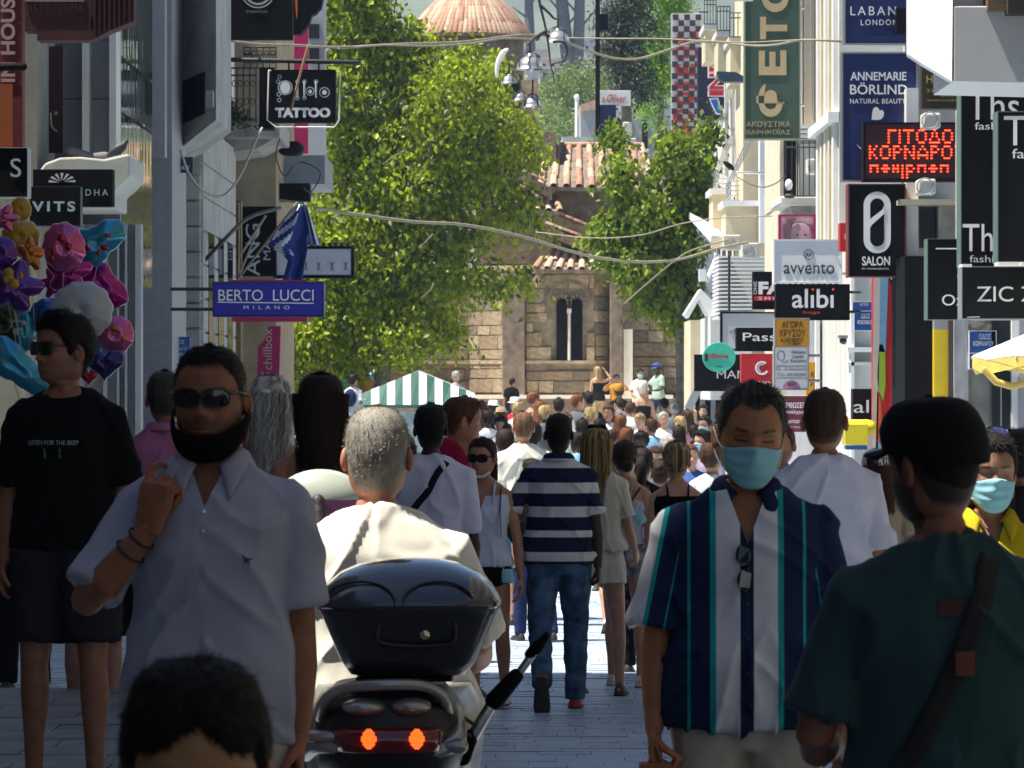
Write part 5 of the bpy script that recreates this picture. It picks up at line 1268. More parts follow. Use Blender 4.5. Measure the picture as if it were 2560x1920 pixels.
# blue boards
s = Sign('upper cobalt blue signboard with white serif lettering', (2114, -90, 2268, 108), 45.4, .18, NAVY, rim=STEEL)
s.text('LABAN', (2126, 16, 2240, 38), LETTER, spacing=1.35).text('LONDON', (2152, 49, 2244, 63), LETTER, spacing=1.3); g = Geo(); boxp(g, 2241, 20, 2270, 82, 45.2, .15); kid('cable_box', g, MBLACK, s.root); s.bracket(2300, 0, STEEL)
s = Sign('tall cobalt blue cosmetics signboard with white leaf emblem', (2108, 134, 2290, 450), 45.35, .18, NAVY, rim=STEEL)
s.text('ANNEMARIE', (2126, 180, 2266, 201), LETTER, bold=.01).text('BÖRLIND', (2125, 206, 2268, 236), LETTER, bold=.01).text('NATURAL BEAUTY', (2125, 247, 2264, 259), LETTER, spacing=1.1)
s.shape([(2179, 299), (2181, 280), (2184, 270), (2190, 267), (2196, 270), (2199, 276), (2206, 275), (2210, 281), (2209, 290), (2203, 298), (2194, 300)], LETTER)
s.shape([(2141, 360), (2152, 374), (2159, 392), (2161, 410), (2163, 410), (2162, 392), (2155, 372)], LETTER); s.bracket(2310, 0, STEEL)
# LED display
LEDM = mat('led_red', (.9, .05, .01), .5, var=0, emit=(1.0, .045, .01), est=2.2); LEDD = mat('led_panel', (.035, .010, .012), .35, var=.1)
s = Sign('red dot-matrix LED display showing Greek text', (2163, 310, 2402, 448), 44.5, .30, LEDD, name='led_display', cat='LED display', rim=MBLACK)
GL = {'Γ': ['1111', '1000', '1000', '1000', '1000'], 'Ι': ['1', '1', '1', '1', '1'], 'Τ': ['11111', '00100', '00100', '00100', '00100'], 'Ο': ['01110', '10001', '10001', '10001', '01110'], 'Δ': ['00100', '01010', '01010', '10001', '11111'],
      'Κ': ['1001', '1010', '1100', '1010', '1001'], 'Ρ': ['1110', '1001', '1110', '1000', '1000'], 'Ν': ['10001', '11001', '10101', '10011', '10001'], 'Α': ['00100', '01010', '10001', '11111', '10001'], 'Υ': ['10001', '01010', '00100', '00100', '00100'],
      'Π': ['1111', '1001', '1001'], 'Θ': ['0110', '1111', '0110'], 'Η': ['101', '111', '101']}
g = Geo()
def led(txt, x, y, cw, ch, y2=None):
    for ch_ in txt:
        rows = GL.get(ch_, GL['Ο']); n = len(rows[0])
        for r, row in enumerate(rows):
            for c, v in enumerate(row):
                if v == '1':
                    p = P(x+c*cw, y+r*ch, 44.485); ellipsoid(g, p, (.0135, .008, .0085), 6, 4)
        x += (n+1.05)*cw
led('ΓΙΤΟΔΟΥ', 2222, 326, 5.4, 7.6); led('ΚΟΡΝΑΡΟΥ', 2175, 366, 5.45, 7.4); led('ΠΘΗΙΡΠΘΠ', 2177, 414, 5.6, 7.5)
ob = kid('led_dots', g, LEDM, s.root, True); ob['kind'] = 'stuff'; s.bracket(2420, 0, STEEL)
# Zero salon
s = Sign('black salon signboard with a large slashed white zero', (2123, 462, 2262, 690), 45, .32, MBLACK, rim=mat('dark_red_rim', (.16, .03, .03), .5), rimw=.012)
def rrect(cx, cy, hw, hh, n=10): return [(cx+hw*math.cos(a), cy-(hh-hw)*(1 if math.sin(a) >= 0 else -1)-hw*math.sin(a)) for a in np.linspace(0, 2*math.pi, 4*n)]
for k, (hw, hh, m, off) in enumerate(((34, 77, LETTER, .006), (17.5, 60, MBLACK, .010))): s.shape(rrect(2193, 556, hw, hh), m, off=off)
s.shape([(2175, 548), (2175, 570), (2180, 562), (2211, 534), (2211, 512), (2206, 524)], LETTER, off=.014)
s.text('SALON', (2155, 641, 2225, 664), LETTER, bold=.02).text('BY PANAGIOTIS', (2155, 670, 2222, 674), LETTER); s.bracket(2300, 0, STEEL)
s = Sign('small red shop sign behind the black salon board', (2100, 557, 2124, 628), 49.5, .3, RED).text('H', (2112, 585, 2121, 598), LETTER)
# avvento
s = Sign('white shop signboard with thin grey lettering and round monogram', (1938, 602, 2102, 705), 53, .3, SIGNW, rim=WHITE)
s.text('avvento', (1959, 659, 2086, 685), DARKTX).arc(2022, 637, 12, 0, 360, 1.4, DARKTX).text('AV', (2014, 631, 2030, 643), DARKTX); s.bracket(2130, 0, WHITE)
for k in range(11): g = Geo(); boxp(g, 1942+k*14.5, 707, 1950+k*14.5, 712, 53, .1); kid('rivet_plate', g, IRON, s.root)
s = Sign('poster of a smiling child framed in magenta above the white sign', (1946, 536, 2040, 603), 54, .2, mat('poster_pink', (.62, .38, .42), .6, var=.35, scale=9), name='poster', cat='poster')
for a in ((1946, 536, 1953, 603), (1953, 536, 2040, 541), (2034, 541, 2040, 603)): g = Geo(); boxp(g, *a, 53.96, .03); kid('poster_border', g, MAGENTA, s.root)
g = Geo(); c = P(2000, 590, 53.97); ellipsoid(g, c, (.16, .01, .19)); kid('poster_face', g, mat('poster_skin', (.62, .34, .36), .6, var=.2, scale=14), s.root, True)
g = Geo(); prismp(g, [(1964, 603), (1962, 570), (1972, 548), (1992, 545), (1982, 562), (1976, 580), (1978, 603)], 53.95, .01); kid('poster_hair', g, mat('poster_hair', (.22, .10, .12), .6), s.root)
for q in (1994, 2014): g = Geo(); ellipsoid(g, P(q, 587, 53.955), (.018, .006, .012)); kid('poster_eye', g, DARKTX, s.root, True)
# alibi
s = Sign('black bag shop signboard with rounded white lettering', (1944, 714, 2121, 796), 51.5, .32, BLACK, rim=MBLACK)
s.text('alıbı', (1980, 722, 2084, 770), LETTER, bold=.012).text('bags', (2008, 777, 2050, 786), mat('led_orange', (.65, .08, .02), .5)); g = Geo(); ellipsoid(g, P(2032, 724, 51.49), (.016, .006, .016)); kid('letter_dot', g, mat('led_orange', (.65, .08, .02), .5), s.root, True); g = Geo(); ellipsoid(g, P(2083, 724, 51.49), (.016, .006, .016)); kid('letter_dot', g, mat('led_orange', (.65, .08, .02), .5), s.root, True); s.bracket(2150, 0, IRON)
s = Sign('black and red shoe shop sign half hidden by the bag shop board', (1883, 679, 1970, 773), 55, .3, MBLACK)
s.text('FAT', (1896, 704, 1990, 736), LETTER, bold=.05); g = Geo(); boxp(g, 1886, 740, 1968, 752, 54.97, .03); kid('red_band', g, RED, s.root); s.text('SHOES', (1896, 742, 1980, 750), LETTER, spacing=1.5, ext=.04).text('ΟΝΕ', (1884, 703, 1892, 736), LETTER, rot=90)
s = Sign('white framed signboard with thin grey lettering behind the dark one', (1806, 783, 1960, 873), 58, .3, mat('milk_acrylic', (.50, .51, .54), .4, var=.04), rim=MBLACK); s.text('di', (1824, 822, 1846, 834), mat('grey_letter', (.16, .16, .18), .5)); s.bracket(1990, 0, IRON)
s = Sign('black signboard with white word half cut by the gold buyer sign', (1841, 819, 1950, 878), 56, .3, MBLACK).text('Passage', (1857, 832, 2010, 859), LETTER)
s = Sign('round turquoise arcade sign with red lettering', (1757, 858, 1839, 930), 57, .15, TEALS, poly=[(1798+41*math.cos(a), 893+37*math.sin(a)) for a in np.linspace(0, 2*math.pi, 40)[:-1]])
s.text('iStoa', (1774, 884, 1822, 896), RED, bold=.02).text('ΣΤΟΑ', (1790, 915, 1806, 919), DARKTX); g = Geo(); boxp(g, 1762, 884, 1770, 903, 56.99, .01); kid('emblem', g, DARKTX, s.root); s.bracket(1880, 0, STEEL, 1, 890, 1)
s = Sign('red signboard with curled white ammonite emblem', (1853, 884, 1938, 968), 54, .3, RED)
s.arc(1905, 920, 15, 50, 330, 5, LETTER).arc(1905, 920, 9, 60, 250, 2, LETTER).text('ANIMO', (1862, 953, 1926, 968), LETTER)
s = Sign('dark fashion signboard with thin white capitals behind the red one', (1737, 886, 1870, 978), 60, .3, MBLACK).text('MAN', (1792, 926, 1866, 946), mat('pale_letters', (.5, .52, .55), .5))
# stacked gold buyer / laser signs
s = Sign('amber gold-buyer signboard with dark Greek lettering and arrow', (1939, 797, 2022, 866), 50.0, .25, AMBER, rim=GREY, rimw=.012)
s.text('ΑΓΟΡΑ', (1955, 804, 2008, 820), DARKTX, bold=.01).text('ΧΡΥΣΟΥ', (1948, 824, 2014, 842), DARKTX, bold=.01).text('& ΑΣΗΜΙΟΥ', (1952, 845, 2010, 856), DARKTX, bold=.01).text('→', (1958, 857, 2004, 863), DARKTX)
s = Sign('white laser clinic signboard with grey ribbon emblem below the amber sign', (1937, 868, 2020, 973), 50.05, .25, SIGNW, rim=GREY, rimw=.012)
gl_ = mat('grey_letter', (.16, .16, .18), .5)
s.text('Athens', (1979, 877, 2014, 885), gl_).text('Laser', (1982, 888, 2011, 896), gl_).text('Solution', (1976, 899, 2016, 907), gl_)
s.text('Εξειδικευμένο Κέντρο', (1942, 914, 2016, 919), gl_).text('Μόνιμης Αποτρίχωσης', (1941, 922, 2017, 927), gl_).text('Τηλ.: 210 3223309', (1944, 934, 2014, 942), gl_).text('www.athenslasersolution.gr', (1940, 944, 2018, 948), gl_)
s.arc(1953, 890, 9, -60, 250, 2, gl_, ry=12).arc(1962, 896, 10, 200, 330, 1.6, gl_); s.shape([(1979+22*math.cos(a), 972-20*math.sin(a)) for a in np.linspace(0, math.pi, 16)], mat('mauve', (.45, .20, .34), .5)); s.text('6ος', (1968, 956, 1990, 966), WINE, ext=.012); s.bracket(2050, 0, GREY)
s = Sign('narrow yellow signboard half hidden behind the laser clinic sign', (2014, 904, 2038, 1000), 52, .25, AMBER).text('Α', (2026, 930, 2036, 944), DARKTX, bold=.03).text('Χ', (2025, 951, 2036, 966), DARKTX, bold=.03)
s = Sign('wine red tailoring signboard with white Greek lettering', (1941, 990, 2024, 1080), 51, .3, WINE, rim=WHITE, rimw=.006)
s.text('ΔΙΟΡΘΩΣΕΙΣ', (1943, 1006, 2018, 1020), LETTER, bold=.02).text('ρούχων', (1962, 1025, 2018, 1036), LETTER, bold=.02).text('karamanos', (1950, 1046, 2017, 1058), LETTER).text('δεν έχουμε', (1966, 1064, 2017, 1071), LETTER)
s = Sign('small black signboard with rounded white letters at head height', (2132, 972, 2186, 1056), 48.5, .3, BLACK).text('al', (2134, 1000, 2172, 1032), LETTER)
s = Sign('glossy yellow post box on the white wall', (2112, 1060, 2170, 1112), 47, .35, mat('post_yellow', (.80, .66, .03), .3), name='post_box', cat='post box'); g = Geo(); boxp(g, 2116, 1114, 2168, 1124, 47, .3); kid('blue_band', g, BLUEPL, s.root); g = Geo(); tube(g, [P(2112, 1070, 47.2), P(2170, 1070, 47.2)], .10, 12); kid('domed_lid', g, mat('post_yellow', (.8, .66, .03)), s.root, True)
for (x0, y0, x1, y1), l1, l2, d_, lab in (((2132, 755, 2180, 780), 'ΑΠΟ', None, 54.5, 'small blue enamel plate above the street name plate'), ((2136, 778, 2184, 826), 'ΟΔΟΣ', 'ΦΩΚΙΩΝΟΣ', 54.4, 'blue enamel street name plate with white Greek letters'), ((2424, 828, 2490, 882), 'ΟΔΟΣ', 'ΚΟΡΝΑΡΟΥ', 43.4, 'blue street plate on grey wall beside the parasol'), ((2424, 882, 2470, 922), 'ΑΠΟ', None, 43.45, 'lower blue plate on grey wall beside the parasol')):
    s = Sign(lab, (x0, y0, x1, y1), d_, .03, BLUEPL, name='street_plate', cat='street sign', rim=LETTER, rimw=.006); w_ = x1-x0; h_ = y1-y0
    s.text(l1, (x0+w_*.35, y0+h_*.12, x0+w_*.8, y0+h_*.38), LETTER)
    if l2: s.text(l2, (x0+w_*.14, y0+h_*.46, x0+w_*.92, y0+h_*.68), LETTER)
# coloured vertical panels
s = Sign('tall light-box column with blue green orange and red shapes', (2186, 600, 2250, 1460), 47.5, .4, RED, name='sign_column', cat='sign column')
for q, m in (([(2186, 600), (2202, 600), (2190, 1460), (2176, 1460)], mat('pinkish_grey', (.50, .46, .44), .5)), ([(2202, 600), (2224, 600), (2214, 880), (2198, 880)], mat('sky_panel', (.14, .32, .48), .5)), ([(2198, 862), (2206, 860), (2213, 880), (2214, 960), (2208, 1004), (2196, 975), (2193, 940)], mat('lime_panel', (.24, .40, .02), .5)), ([(2193, 975), (2202, 998), (2208, 1085), (2202, 1105), (2190, 1100)], ORANGE), ([(2190, 1100), (2204, 1110), (2204, 1460), (2182, 1460)], mat('sky_panel', (.14, .32, .48), .5)), ([(2224, 600), (2244, 600), (2244, 745), (2224, 700)], MBLACK)): s.shape(q, m, 'colour_field', off=.01)
for k in range(11):
    for c in range(3): g = Geo(); ellipsoid(g, P(2229+c*6, 606+k*9+c*2, 47.48), (.010, .006, .016), 6, 4); kid('bulb', g, LETTER, s.root)
# near black stack
s = Sign('tall black signboard with white letters cut by the nearer board', (2404, 216, 2600, 665), 36, .3, BLACK, rim=mat('greenish_rim', (.10, .16, .14), .4), rimw=.008)
s.text('Ths', (2418, 228, 2548, 300), LETTER).text('fashion', (2437, 306, 2540, 324), LETTER).text('Th', (2406, 560, 2482, 628), LETTER).text('fashion', (2424, 638, 2520, 656), LETTER)
s = Sign('nearest black signboard at the right edge with cut white T', (2496, 280, 2760, 654), 34.5, .3, BLACK, rim=mat('greenish_rim', (.10, .16, .14), .4), rimw=.008)
s.text('Ths', (2510, 290, 2650, 364), LETTER).text('fashion', (2530, 372, 2660, 396), LETTER)
for x0, x1 in ((2496, 2548), (2552, 2600)): g = Geo(); boxp(g, x0, 655, x1, 663, 34.4, .3); kid('white_ledge', g, WHITE, s.root)
s = Sign('dark signboard with partial round white lettering behind the wide one', (2320, 598, 2430, 798), 39, .3, BLACK, rim=mat('greenish_rim', (.10, .16, .14), .4), rimw=.006)
s.text('Ox', (2355, 736, 2412, 764), LETTER).text('C', (2393, 672, 2430, 710), LETTER); g = Geo(); boxp(g, 2340, 620, 2402, 623, 38.98, .03); kid('light_strip', g, LETTER, s.root)
s = Sign('wide black signboard with thin white capitals at the right edge', (2406, 668, 2760, 796), 35.5, .3, BLACK, rim=MGREY, rimw=.006); s.text('ZIC ZAC', (2442, 716, 2668, 754), LETTER).shape([(2418, 792), (2450, 791), (2450, 793), (2418, 794)], LETTER)
for x0, x1 in ((2406, 2430),): g = Geo(); boxp(g, x0, 660, x1, 667, 35.4, .3); kid('white_ledge', g, WHITE, s.root)
s = Sign('black board with dim yellow Greek rental notice under the white lightbox', (2304, 160, 2490, 272), 40, .2, mat('brown_black', (.03, .02, .01), .5))
s.text('ΗΜΙΟΡΟΦΟΣ', (2316, 188, 2480, 208), GOLD, bold=.02).text('210 3223309', (2316, 222, 2420, 230), GOLD).text('6937 200', (2352, 233, 2420, 242), GOLD).text('www.enoikiazetai.gr', (2318, 247, 2440, 255), GOLD)
# white lightbox at the top right
r = thing('light_box', P(2450, 203, 31), 0, 'big blank white projecting light box at the top right corner', 'light box')
g = Geo(); A = [P(2384, 15, 31), P(2384, 203, 31), P(2760, 212, 31), P(2760, 15, 31)]; prism(g, A, (0, 1.5, 0)); kid('front_panel', g, mat('box_front_shaded', (.52, .52, .52), .5, var=.05), r, bevel=.01)  # white box front toned grey, its shade is put into the colour
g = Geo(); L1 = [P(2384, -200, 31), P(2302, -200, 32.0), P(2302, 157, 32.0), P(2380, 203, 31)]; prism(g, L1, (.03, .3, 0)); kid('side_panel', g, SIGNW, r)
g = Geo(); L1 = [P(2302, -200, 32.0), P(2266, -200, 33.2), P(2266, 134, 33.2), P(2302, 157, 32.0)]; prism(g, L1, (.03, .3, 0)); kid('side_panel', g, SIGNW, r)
g = Geo(); boxp(g, 2384, -200, 2460, 14, 31.2, 1); kid('upper_wall', g, WHITE, r); g = Geo(); boxp(g, 2470, -200, 2520, 26, 30.9, .8); kid('old_wood', g, mat('old_wood', (.12, .08, .05), .9, var=.4, bump=.4), r); g = Geo(); boxp(g, 2520, -200, 2760, 34, 30.8, .8); kid('dark_soffit', g, mat('soffit', (.03, .02, .015), .9), r)
r = thing('globe_lamp', P(2228, 0, 47), 0, 'white globe lamp above the upper blue signboard', 'lamp'); g = Geo(); ellipsoid(g, P(2230, -18, 48), (.20, .2, .16)); kid('globe', g, WHITE, r, True)
# parasol
r = thing('parasol', P(2600, 1400, 33), 0, 'white cafe parasol lit from above with yellow underside at right edge', 'parasol')
hub = P(2720, 770, 33.5); rim_ = [hub+Vector((.97*math.cos(a), .97*math.sin(a), -.40-(.03 if k % 2 else 0))) for k, a in enumerate(np.linspace(0, 2*math.pi, 17)[:-1])]
for k in range(8):
    g = Geo(); a, b, c = rim_[2*k], rim_[2*k+1], rim_[(2*k+2) % 16]; prism(g, [hub, a, b, c], (0, 0, -.012)); kid('canopy_panel', g, mat('parasol_canvas', (.82, .78, .62), .7, trans=0), r)
    g = Geo(); prism(g, [a, b, c, c-Vector((0, 0, .10)), b-Vector((0, 0, .13)), a-Vector((0, 0, .10))], (0, .006, 0)); kid('valance', g, mat('parasol_yellow', (.70, .50, .12), .7), r)
    g = Geo(); tube(g, [hub-Vector((0, 0, .02)), a-Vector((0, 0, .02))], .012, 6); kid('rib', g, STEEL, r)
g = Geo(); tube(g, [hub, Vector((hub.x, hub.y, gz(33)))], .03, 10); kid('pole', g, STEEL, r, True)
g = Geo(); tube(g, [P(2463, 925, 33), P(2490, 955, 33), P(2530, 966, 33), P(2570, 955, 33)], .03, 8, flat=.4); kid('rolled_side', g, mat('parasol_yellow', (.7, .5, .12), .7), r, True)
# satellite dish, floodlights, air conditioners
r = thing('satellite_dish', P(1826, 415, 74), 0, 'dark oval floodlight dish on an arm by the balcony pier', 'dish'); g = Geo(); ellipsoid(g, (0, 0, 0), (.13, .2, .05), 16, 8, M=Matrix.Rotation(math.radians(38), 3, 'Y')); g.xf(Matrix.Translation(P(1822, 414, 74))); kid('reflector', g, MBLACK, r, True); g = Geo(); tube(g, [P(1842, 431, 74), P(1962, 434, 74)], .025, 8); kid('arm', g, STEEL, r, True)
for (x, y, d_, lab) in ((1830, 605, 71, 'white air conditioner on the louvred wall, leftmost'), (1876, 625, 71.5, 'white air conditioner unit next to the leftmost one'), (2040, 415, 64, 'air conditioner behind the ivory balcony railing'), (2330, 300, 44, 'grey air conditioner above the LED display'), (2318, 465, 43, 'small white meter cabinet under the LED display')):
    r = thing('air_conditioner', P(x, y+24, d_), 0, lab, 'air conditioner'); s_ = F/d_; g = Geo(); boxp(g, x-22, y-18, x+22, y+20, d_, .35); kid('casing', g, OFFW, r, bevel=.02); g = Geo()
    c = P(x-5, y+1, d_-.01); tube(g, [c+Vector((.09*math.cos(a), 0, .09*math.sin(a))) for a in np.linspace(0, 2*math.pi, 20)], .008, 5); kid('fan_ring', g, GREY, r, True)
r = thing('wall_lantern', P(1972, 470, 62), 0, 'frosted glass lantern at the corner of the ivory balcony', 'lantern'); g = Geo(); ellipsoid(g, P(1972, 462, 62), (.06, .06, .09)); kid('glass', g, WHITE, r, True); g = Geo(); ellipsoid(g, P(1974, 490, 62), (.09, .07, .04)); kid('bracket', g, IRON, r, True)
g = Geo(); r = thing('floodlight', P(1806, 182, 78), 0, 'dark teal floodlight box jutting from the cream pier', 'floodlight'); prismp(g, [(1793, 178), (1840, 180), (1862, 192), (1862, 204), (1808, 204), (1797, 196)], 76, .4); kid('housing', g, mat('teal_housing', (.02, .05, .07), .5), r)
r = thing('cctv_camera', P(2108, 848, 53), 0, 'small dark surveillance camera on the white pilasters', 'camera'); g = Geo(); ellipsoid(g, P(2108, 852, 53), (.05, .05, .05)); kid('dome', g, DGLASS, r, True); g = Geo(); boxp(g, 2098, 838, 2120, 846, 52.95, .2); kid('mount', g, STEEL, r)
r = thing('wall_lamp', P(1752, 690, 76), 0, 'white hooded lamp fixed by the white gable', 'lamp'); g = Geo(); prismp(g, [(1748, 672), (1764, 674), (1768, 700), (1748, 704)], 76, .3); kid('hood', g, WHITE, r); g = Geo(); tube(g, [P(1768, 700, 76.2), P(1795, 640, 76.4)], .05, 6, flat=.3); kid('arm', g, WHITE, r, True)

# ------------------------------------------------------------------ signs on the left
s = Sign('dark red vertical banner with pale rotated letters at left edge', (-60, -60, 56, 370), 35, .2, mat('house_red', (.10, .008, .012), .7, bump=.1), name='banner', cat='banner')
s.text('IN HOUSE', (2, -30, 38, 205), mat('rosy_letters', (.38, .26, .28), .6), rot=90, bold=.03)
g = Geo(); boxp(g, -40, 210, 30, 436, 34.9, .05); kid('orange_panel', g, mat('dull_orange', (.26, .055, .008), .6), s.root); g = Geo(); tube(g, [P(-20, 167, 34.8), P(58, 167, 34.8)], .035, 8); kid('banner_pole', g, MBLACK, s.root, True)
s = Sign('black framed sign with a single silver S at left edge', (-60, 370, 68, 492), 34, .2, MBLACK, rim=GREY, rimw=.006).text('S', (26, 396, 53, 443), mat('silver_letters', (.35, .42, .42), .5))
s = Sign('dark maroon awning with faint brown capitals', (60, -80, 216, 78), 36, .3, MAROON, name='awning', cat='awning', poly=[(60, -80), (335, -80), (335, 52), (318, 60), (302, 66), (290, 72), (276, 76), (262, 84), (246, 92), (232, 98), (222, 101), (92, 101), (92, 78), (60, 78)])
s.text('NKYBUDDHA', (66, 8, 208, 27), mat('brown_letters', (.12, .045, .03), .7), spacing=1.15); g = Geo(); boxp(g, 62, -3, 210, 4, 35.98, .02); kid('piping', g, mat('piping', (.22, .15, .13), .7), s.root)
for k in range(9): g = Geo(); boxp(g, 222+k*12.4, -60, 225+k*12.4, 96-k*5, 35.97, .02); kid('fold', g, MAROON, s.root)
s = Sign('dark maroon window banner with pale squiggle print', (90, 116, 158, 382), 39, .08, mat('window_maroon', (.028, .006, .008), .6), name='banner', cat='banner')
sq = mat('squiggle', (.34, .30, .22), .6)
for c in ((93, 295), (109, 296), (140, 283)): s.shape([(c[0]+5*math.cos(a), c[1]+5*math.sin(a)) for a in np.linspace(0, 2*math.pi, 14)[:-1]], sq, 'print_dot')
for pts in ([(90, 308), (98, 314), (101, 330), (110, 340)], [(126, 284), (127, 305), (131, 320), (140, 327)]): g = Geo(); tube(g, [P(x, y, 38.99) for x, y in pts], .012, 6, sub=3); kid('print_stroke', g, sq, s.root, True)
r = thing('shop_canopy', P(190, 430, 37.5), 0, 'rounded pale canopy box with a pigeon perched on it', 'canopy')
g = Geo(); prismp(g, [(95, 432), (112, 408), (150, 394), (200, 392), (260, 398), (322, 384), (326, 392), (325, 440), (304, 462), (282, 480), (282, 520), (95, 520)], 37.6, 1.4); kid('canopy_shell', g, mat('canopy_white', (.42, .42, .36), .6, var=.12), r, bevel=.02)
g = Geo(); tube(g, [P(180, 380, 38.2), P(230, 396, 38.2), P(262, 392, 38.2)], .05, 8); kid('rolled_cover', g, mat('rolled_cover', (.16, .15, .17), .8), r, True)
s = Sign('black sign with white sunburst and blue-green capitals', (82, 423, 282, 516), 37, .2, MBLACK).text('DHA', (214, 473, 270, 489), mat('cyan_letters', (.25, .42, .42), .5), spacing=1.5)
for k in range(7):
    a = math.radians(12+k*26); c, s1 = math.cos(a), math.sin(a); s.shape([(155-6*c-1*s1, 456-6*s1*.7+1*c), (155-34*c-4*s1, 458-32*s1*.8+3*c), (155-34*c+4*s1, 458-32*s1*.8-3*c)], mat('pale_ray', (.5, .5, .47), .5), 'sun_ray')
s = Sign('lower black sign with pale blue outlined capitals', (74, 466, 201, 564), 36, .2, BLACK).text('VITS', (80, 503, 188, 529), mat('ice_letters', (.34, .42, .48), .5), bold=.03, spacing=1.35)
s = Sign('large black square board with a white ring logo at its top', (558, -80, 731, 97), 50, .25, MBLACK); wl = mat('offwhite_logo', (.42, .42, .40), .5)
s.arc(645, -22, 41, 180, 360, 3, wl).arc(645, -22, 32, 180, 360, 5, wl).text('BY PAPANIKOLAOU', (616, 26, 668, 32), MGREY)
s = Sign('round black sign with orange edge behind the large black board', (731, -60, 806, 84), 52, .3, MBLACK, poly=[(731, -80), (806, -80), (808, -10), (802, 18), (790, 32), (778, 38), (772, 60), (752, 84), (731, 84)]); s.shape([(732, -80), (744, -80), (744, 36), (741, 50)], ORANGE, 'orange_strip')
# tattoo sign
s = Sign('black tattoo studio sign with pale bubble lettering', (682, 178, 835, 302), 51, .2, BLACK, rim=MBLACK)
tl = mat('bubble_letters', (.45, .50, .52), .5); s.text('TATTOO', (688, 269, 826, 294), LETTER, bold=.06)
s.arc(713, 219, 17, 0, 360, 3, tl).arc(775, 228, 10, 0, 360, 2.5, tl).arc(811, 231, 12, 0, 360, 2.5, tl); s.shape([(713+13*math.cos(a), 219+15*math.sin(a)) for a in np.linspace(0, 2*math.pi, 18)[:-1]], LETTER); s.shape([(775+5*math.cos(a), 229+5*math.sin(a)) for a in np.linspace(0, 2*math.pi, 12)[:-1]], LETTER); s.shape([(811+6*math.cos(a), 231+6*math.sin(a)) for a in np.linspace(0, 2*math.pi, 12)[:-1]], LETTER)
for x in (744, 761, 790): g = Geo(); tube(g, [P(x, 205, 50.98), P(x, 243, 50.98)], .012, 6); kid('lettering', g, tl, s.root, True)
for c in ((699, 192), (695, 204), (697, 236), (698, 250), (744, 204), (761, 204), (790, 204), (761, 245), (744, 245)): s.arc(c[0], c[1], 4.5, 0, 360, 2, tl, n=12)
g = Geo(); tube(g, [P(528, 148, 51.1), P(895, 156, 51.1)], .03, 8); kid('hanging_rod', g, IRON, s.root, True)
for x in (722, 797): g = Geo(); tube(g, [P(x, 153, 51.1), P(x, 180, 51.1)], .012, 6); kid('hanger', g, IRON, s.root, True)
g = Geo(); tube(g, [P(672, 176, 51.3), P(850, 180, 51.3), P(848, 300, 51.3), P(836, 318, 51.3), P(690, 318, 51.3), P(668, 300, 51.3), P(672, 176, 51.3)], .010, 6); kid('wire_frame', g, WHITE, s.root, True)
s = Sign('dark column box beside the tattoo sign', (648, 168, 684, 322), 52, .4, MBLACK, name='sign_column', cat='sign column')
# chillbox, Berto Lucci, others
s = Sign('blue signboard with white serif capitals and underline', (533, 706, 808, 790), 42, .22, COBALT, rim=mat('blue_rim', (.02, .02, .14), .4), rimw=.008, edge=None)
s.text('BERTO  LUCCI', (546, 724, 784, 752), LETTER).text('MILANO', (609, 764, 724, 773), LETTER, spacing=1.9).shape([(544, 754), (784, 757), (784, 759.5), (544, 756.5)], LETTER); s.bracket(430, 0, IRON, -1)
s = Sign('magenta signboard peeking out behind the blue one', (580, 700, 768, 804), 43, .22, MAGENTA)
s = Sign('magenta vertical sign with rotated pale lowercase word', (645, 815, 702, 946), 52, .18, MAGENTA, poly=[(672, 815), (702, 815), (698, 946), (643, 946), (645, 866), (662, 850)])
s.text('chillbox', (658, 822, 680, 924), mat('pale_pink', (.62, .42, .36), .5), rot=90).text('F', (654, 930, 686, 942), mat('pale_pink', (.62, .42, .36), .5), rot=90)
s = Sign('tall black sign with rotated white capitals below the canopy', (606, 516, 690, 690), 58, .25, MBLACK).text('ANG', (614, 560, 650, 690), mat('pale_letters', (.5, .52, .55), .5), rot=90).text('MA', (658, 600, 676, 650), mat('pale_letters', (.5, .52, .55), .5), rot=90)
s = Sign('white boxed kiosk sign with black frame and fringe beside the flag', (690, 622, 878, 688), 60, .4, mat('kiosk_white', (.55, .60, .68), .5), rim=MBLACK, rimw=.04)
for k in range(12): g = Geo(); boxp(g, 700+k*15, 606, 708+k*15, 618, 60, .1); kid('fringe', g, IRON, s.root)
for x in (760, 792, 826, 860): s.text('x', (x, 655, x+10, 676), gl_)
s = Sign('blue pharmacy poster plate on the pale stone wall', (421, 842, 475, 916), 47, .05, BLUEPL, name='street_plate', cat='street sign')
s.text('ΟΔΟΣ', (428, 850, 462, 860), LETTER).text('ΕΥΑΓΓ', (424, 868, 470, 876), LETTER).text('ΡΙΣΤΡΙΑΣ', (424, 882, 472, 892), LETTER)
s = Sign('navy street plate under the white bay', (437, 392, 482, 432), 47.2, .06, mat('old_navy_plate', (.02, .025, .08), .5), name='street_plate', cat='street sign').text('ΟΝΟΥ', (440, 414, 474, 424), LETTER)
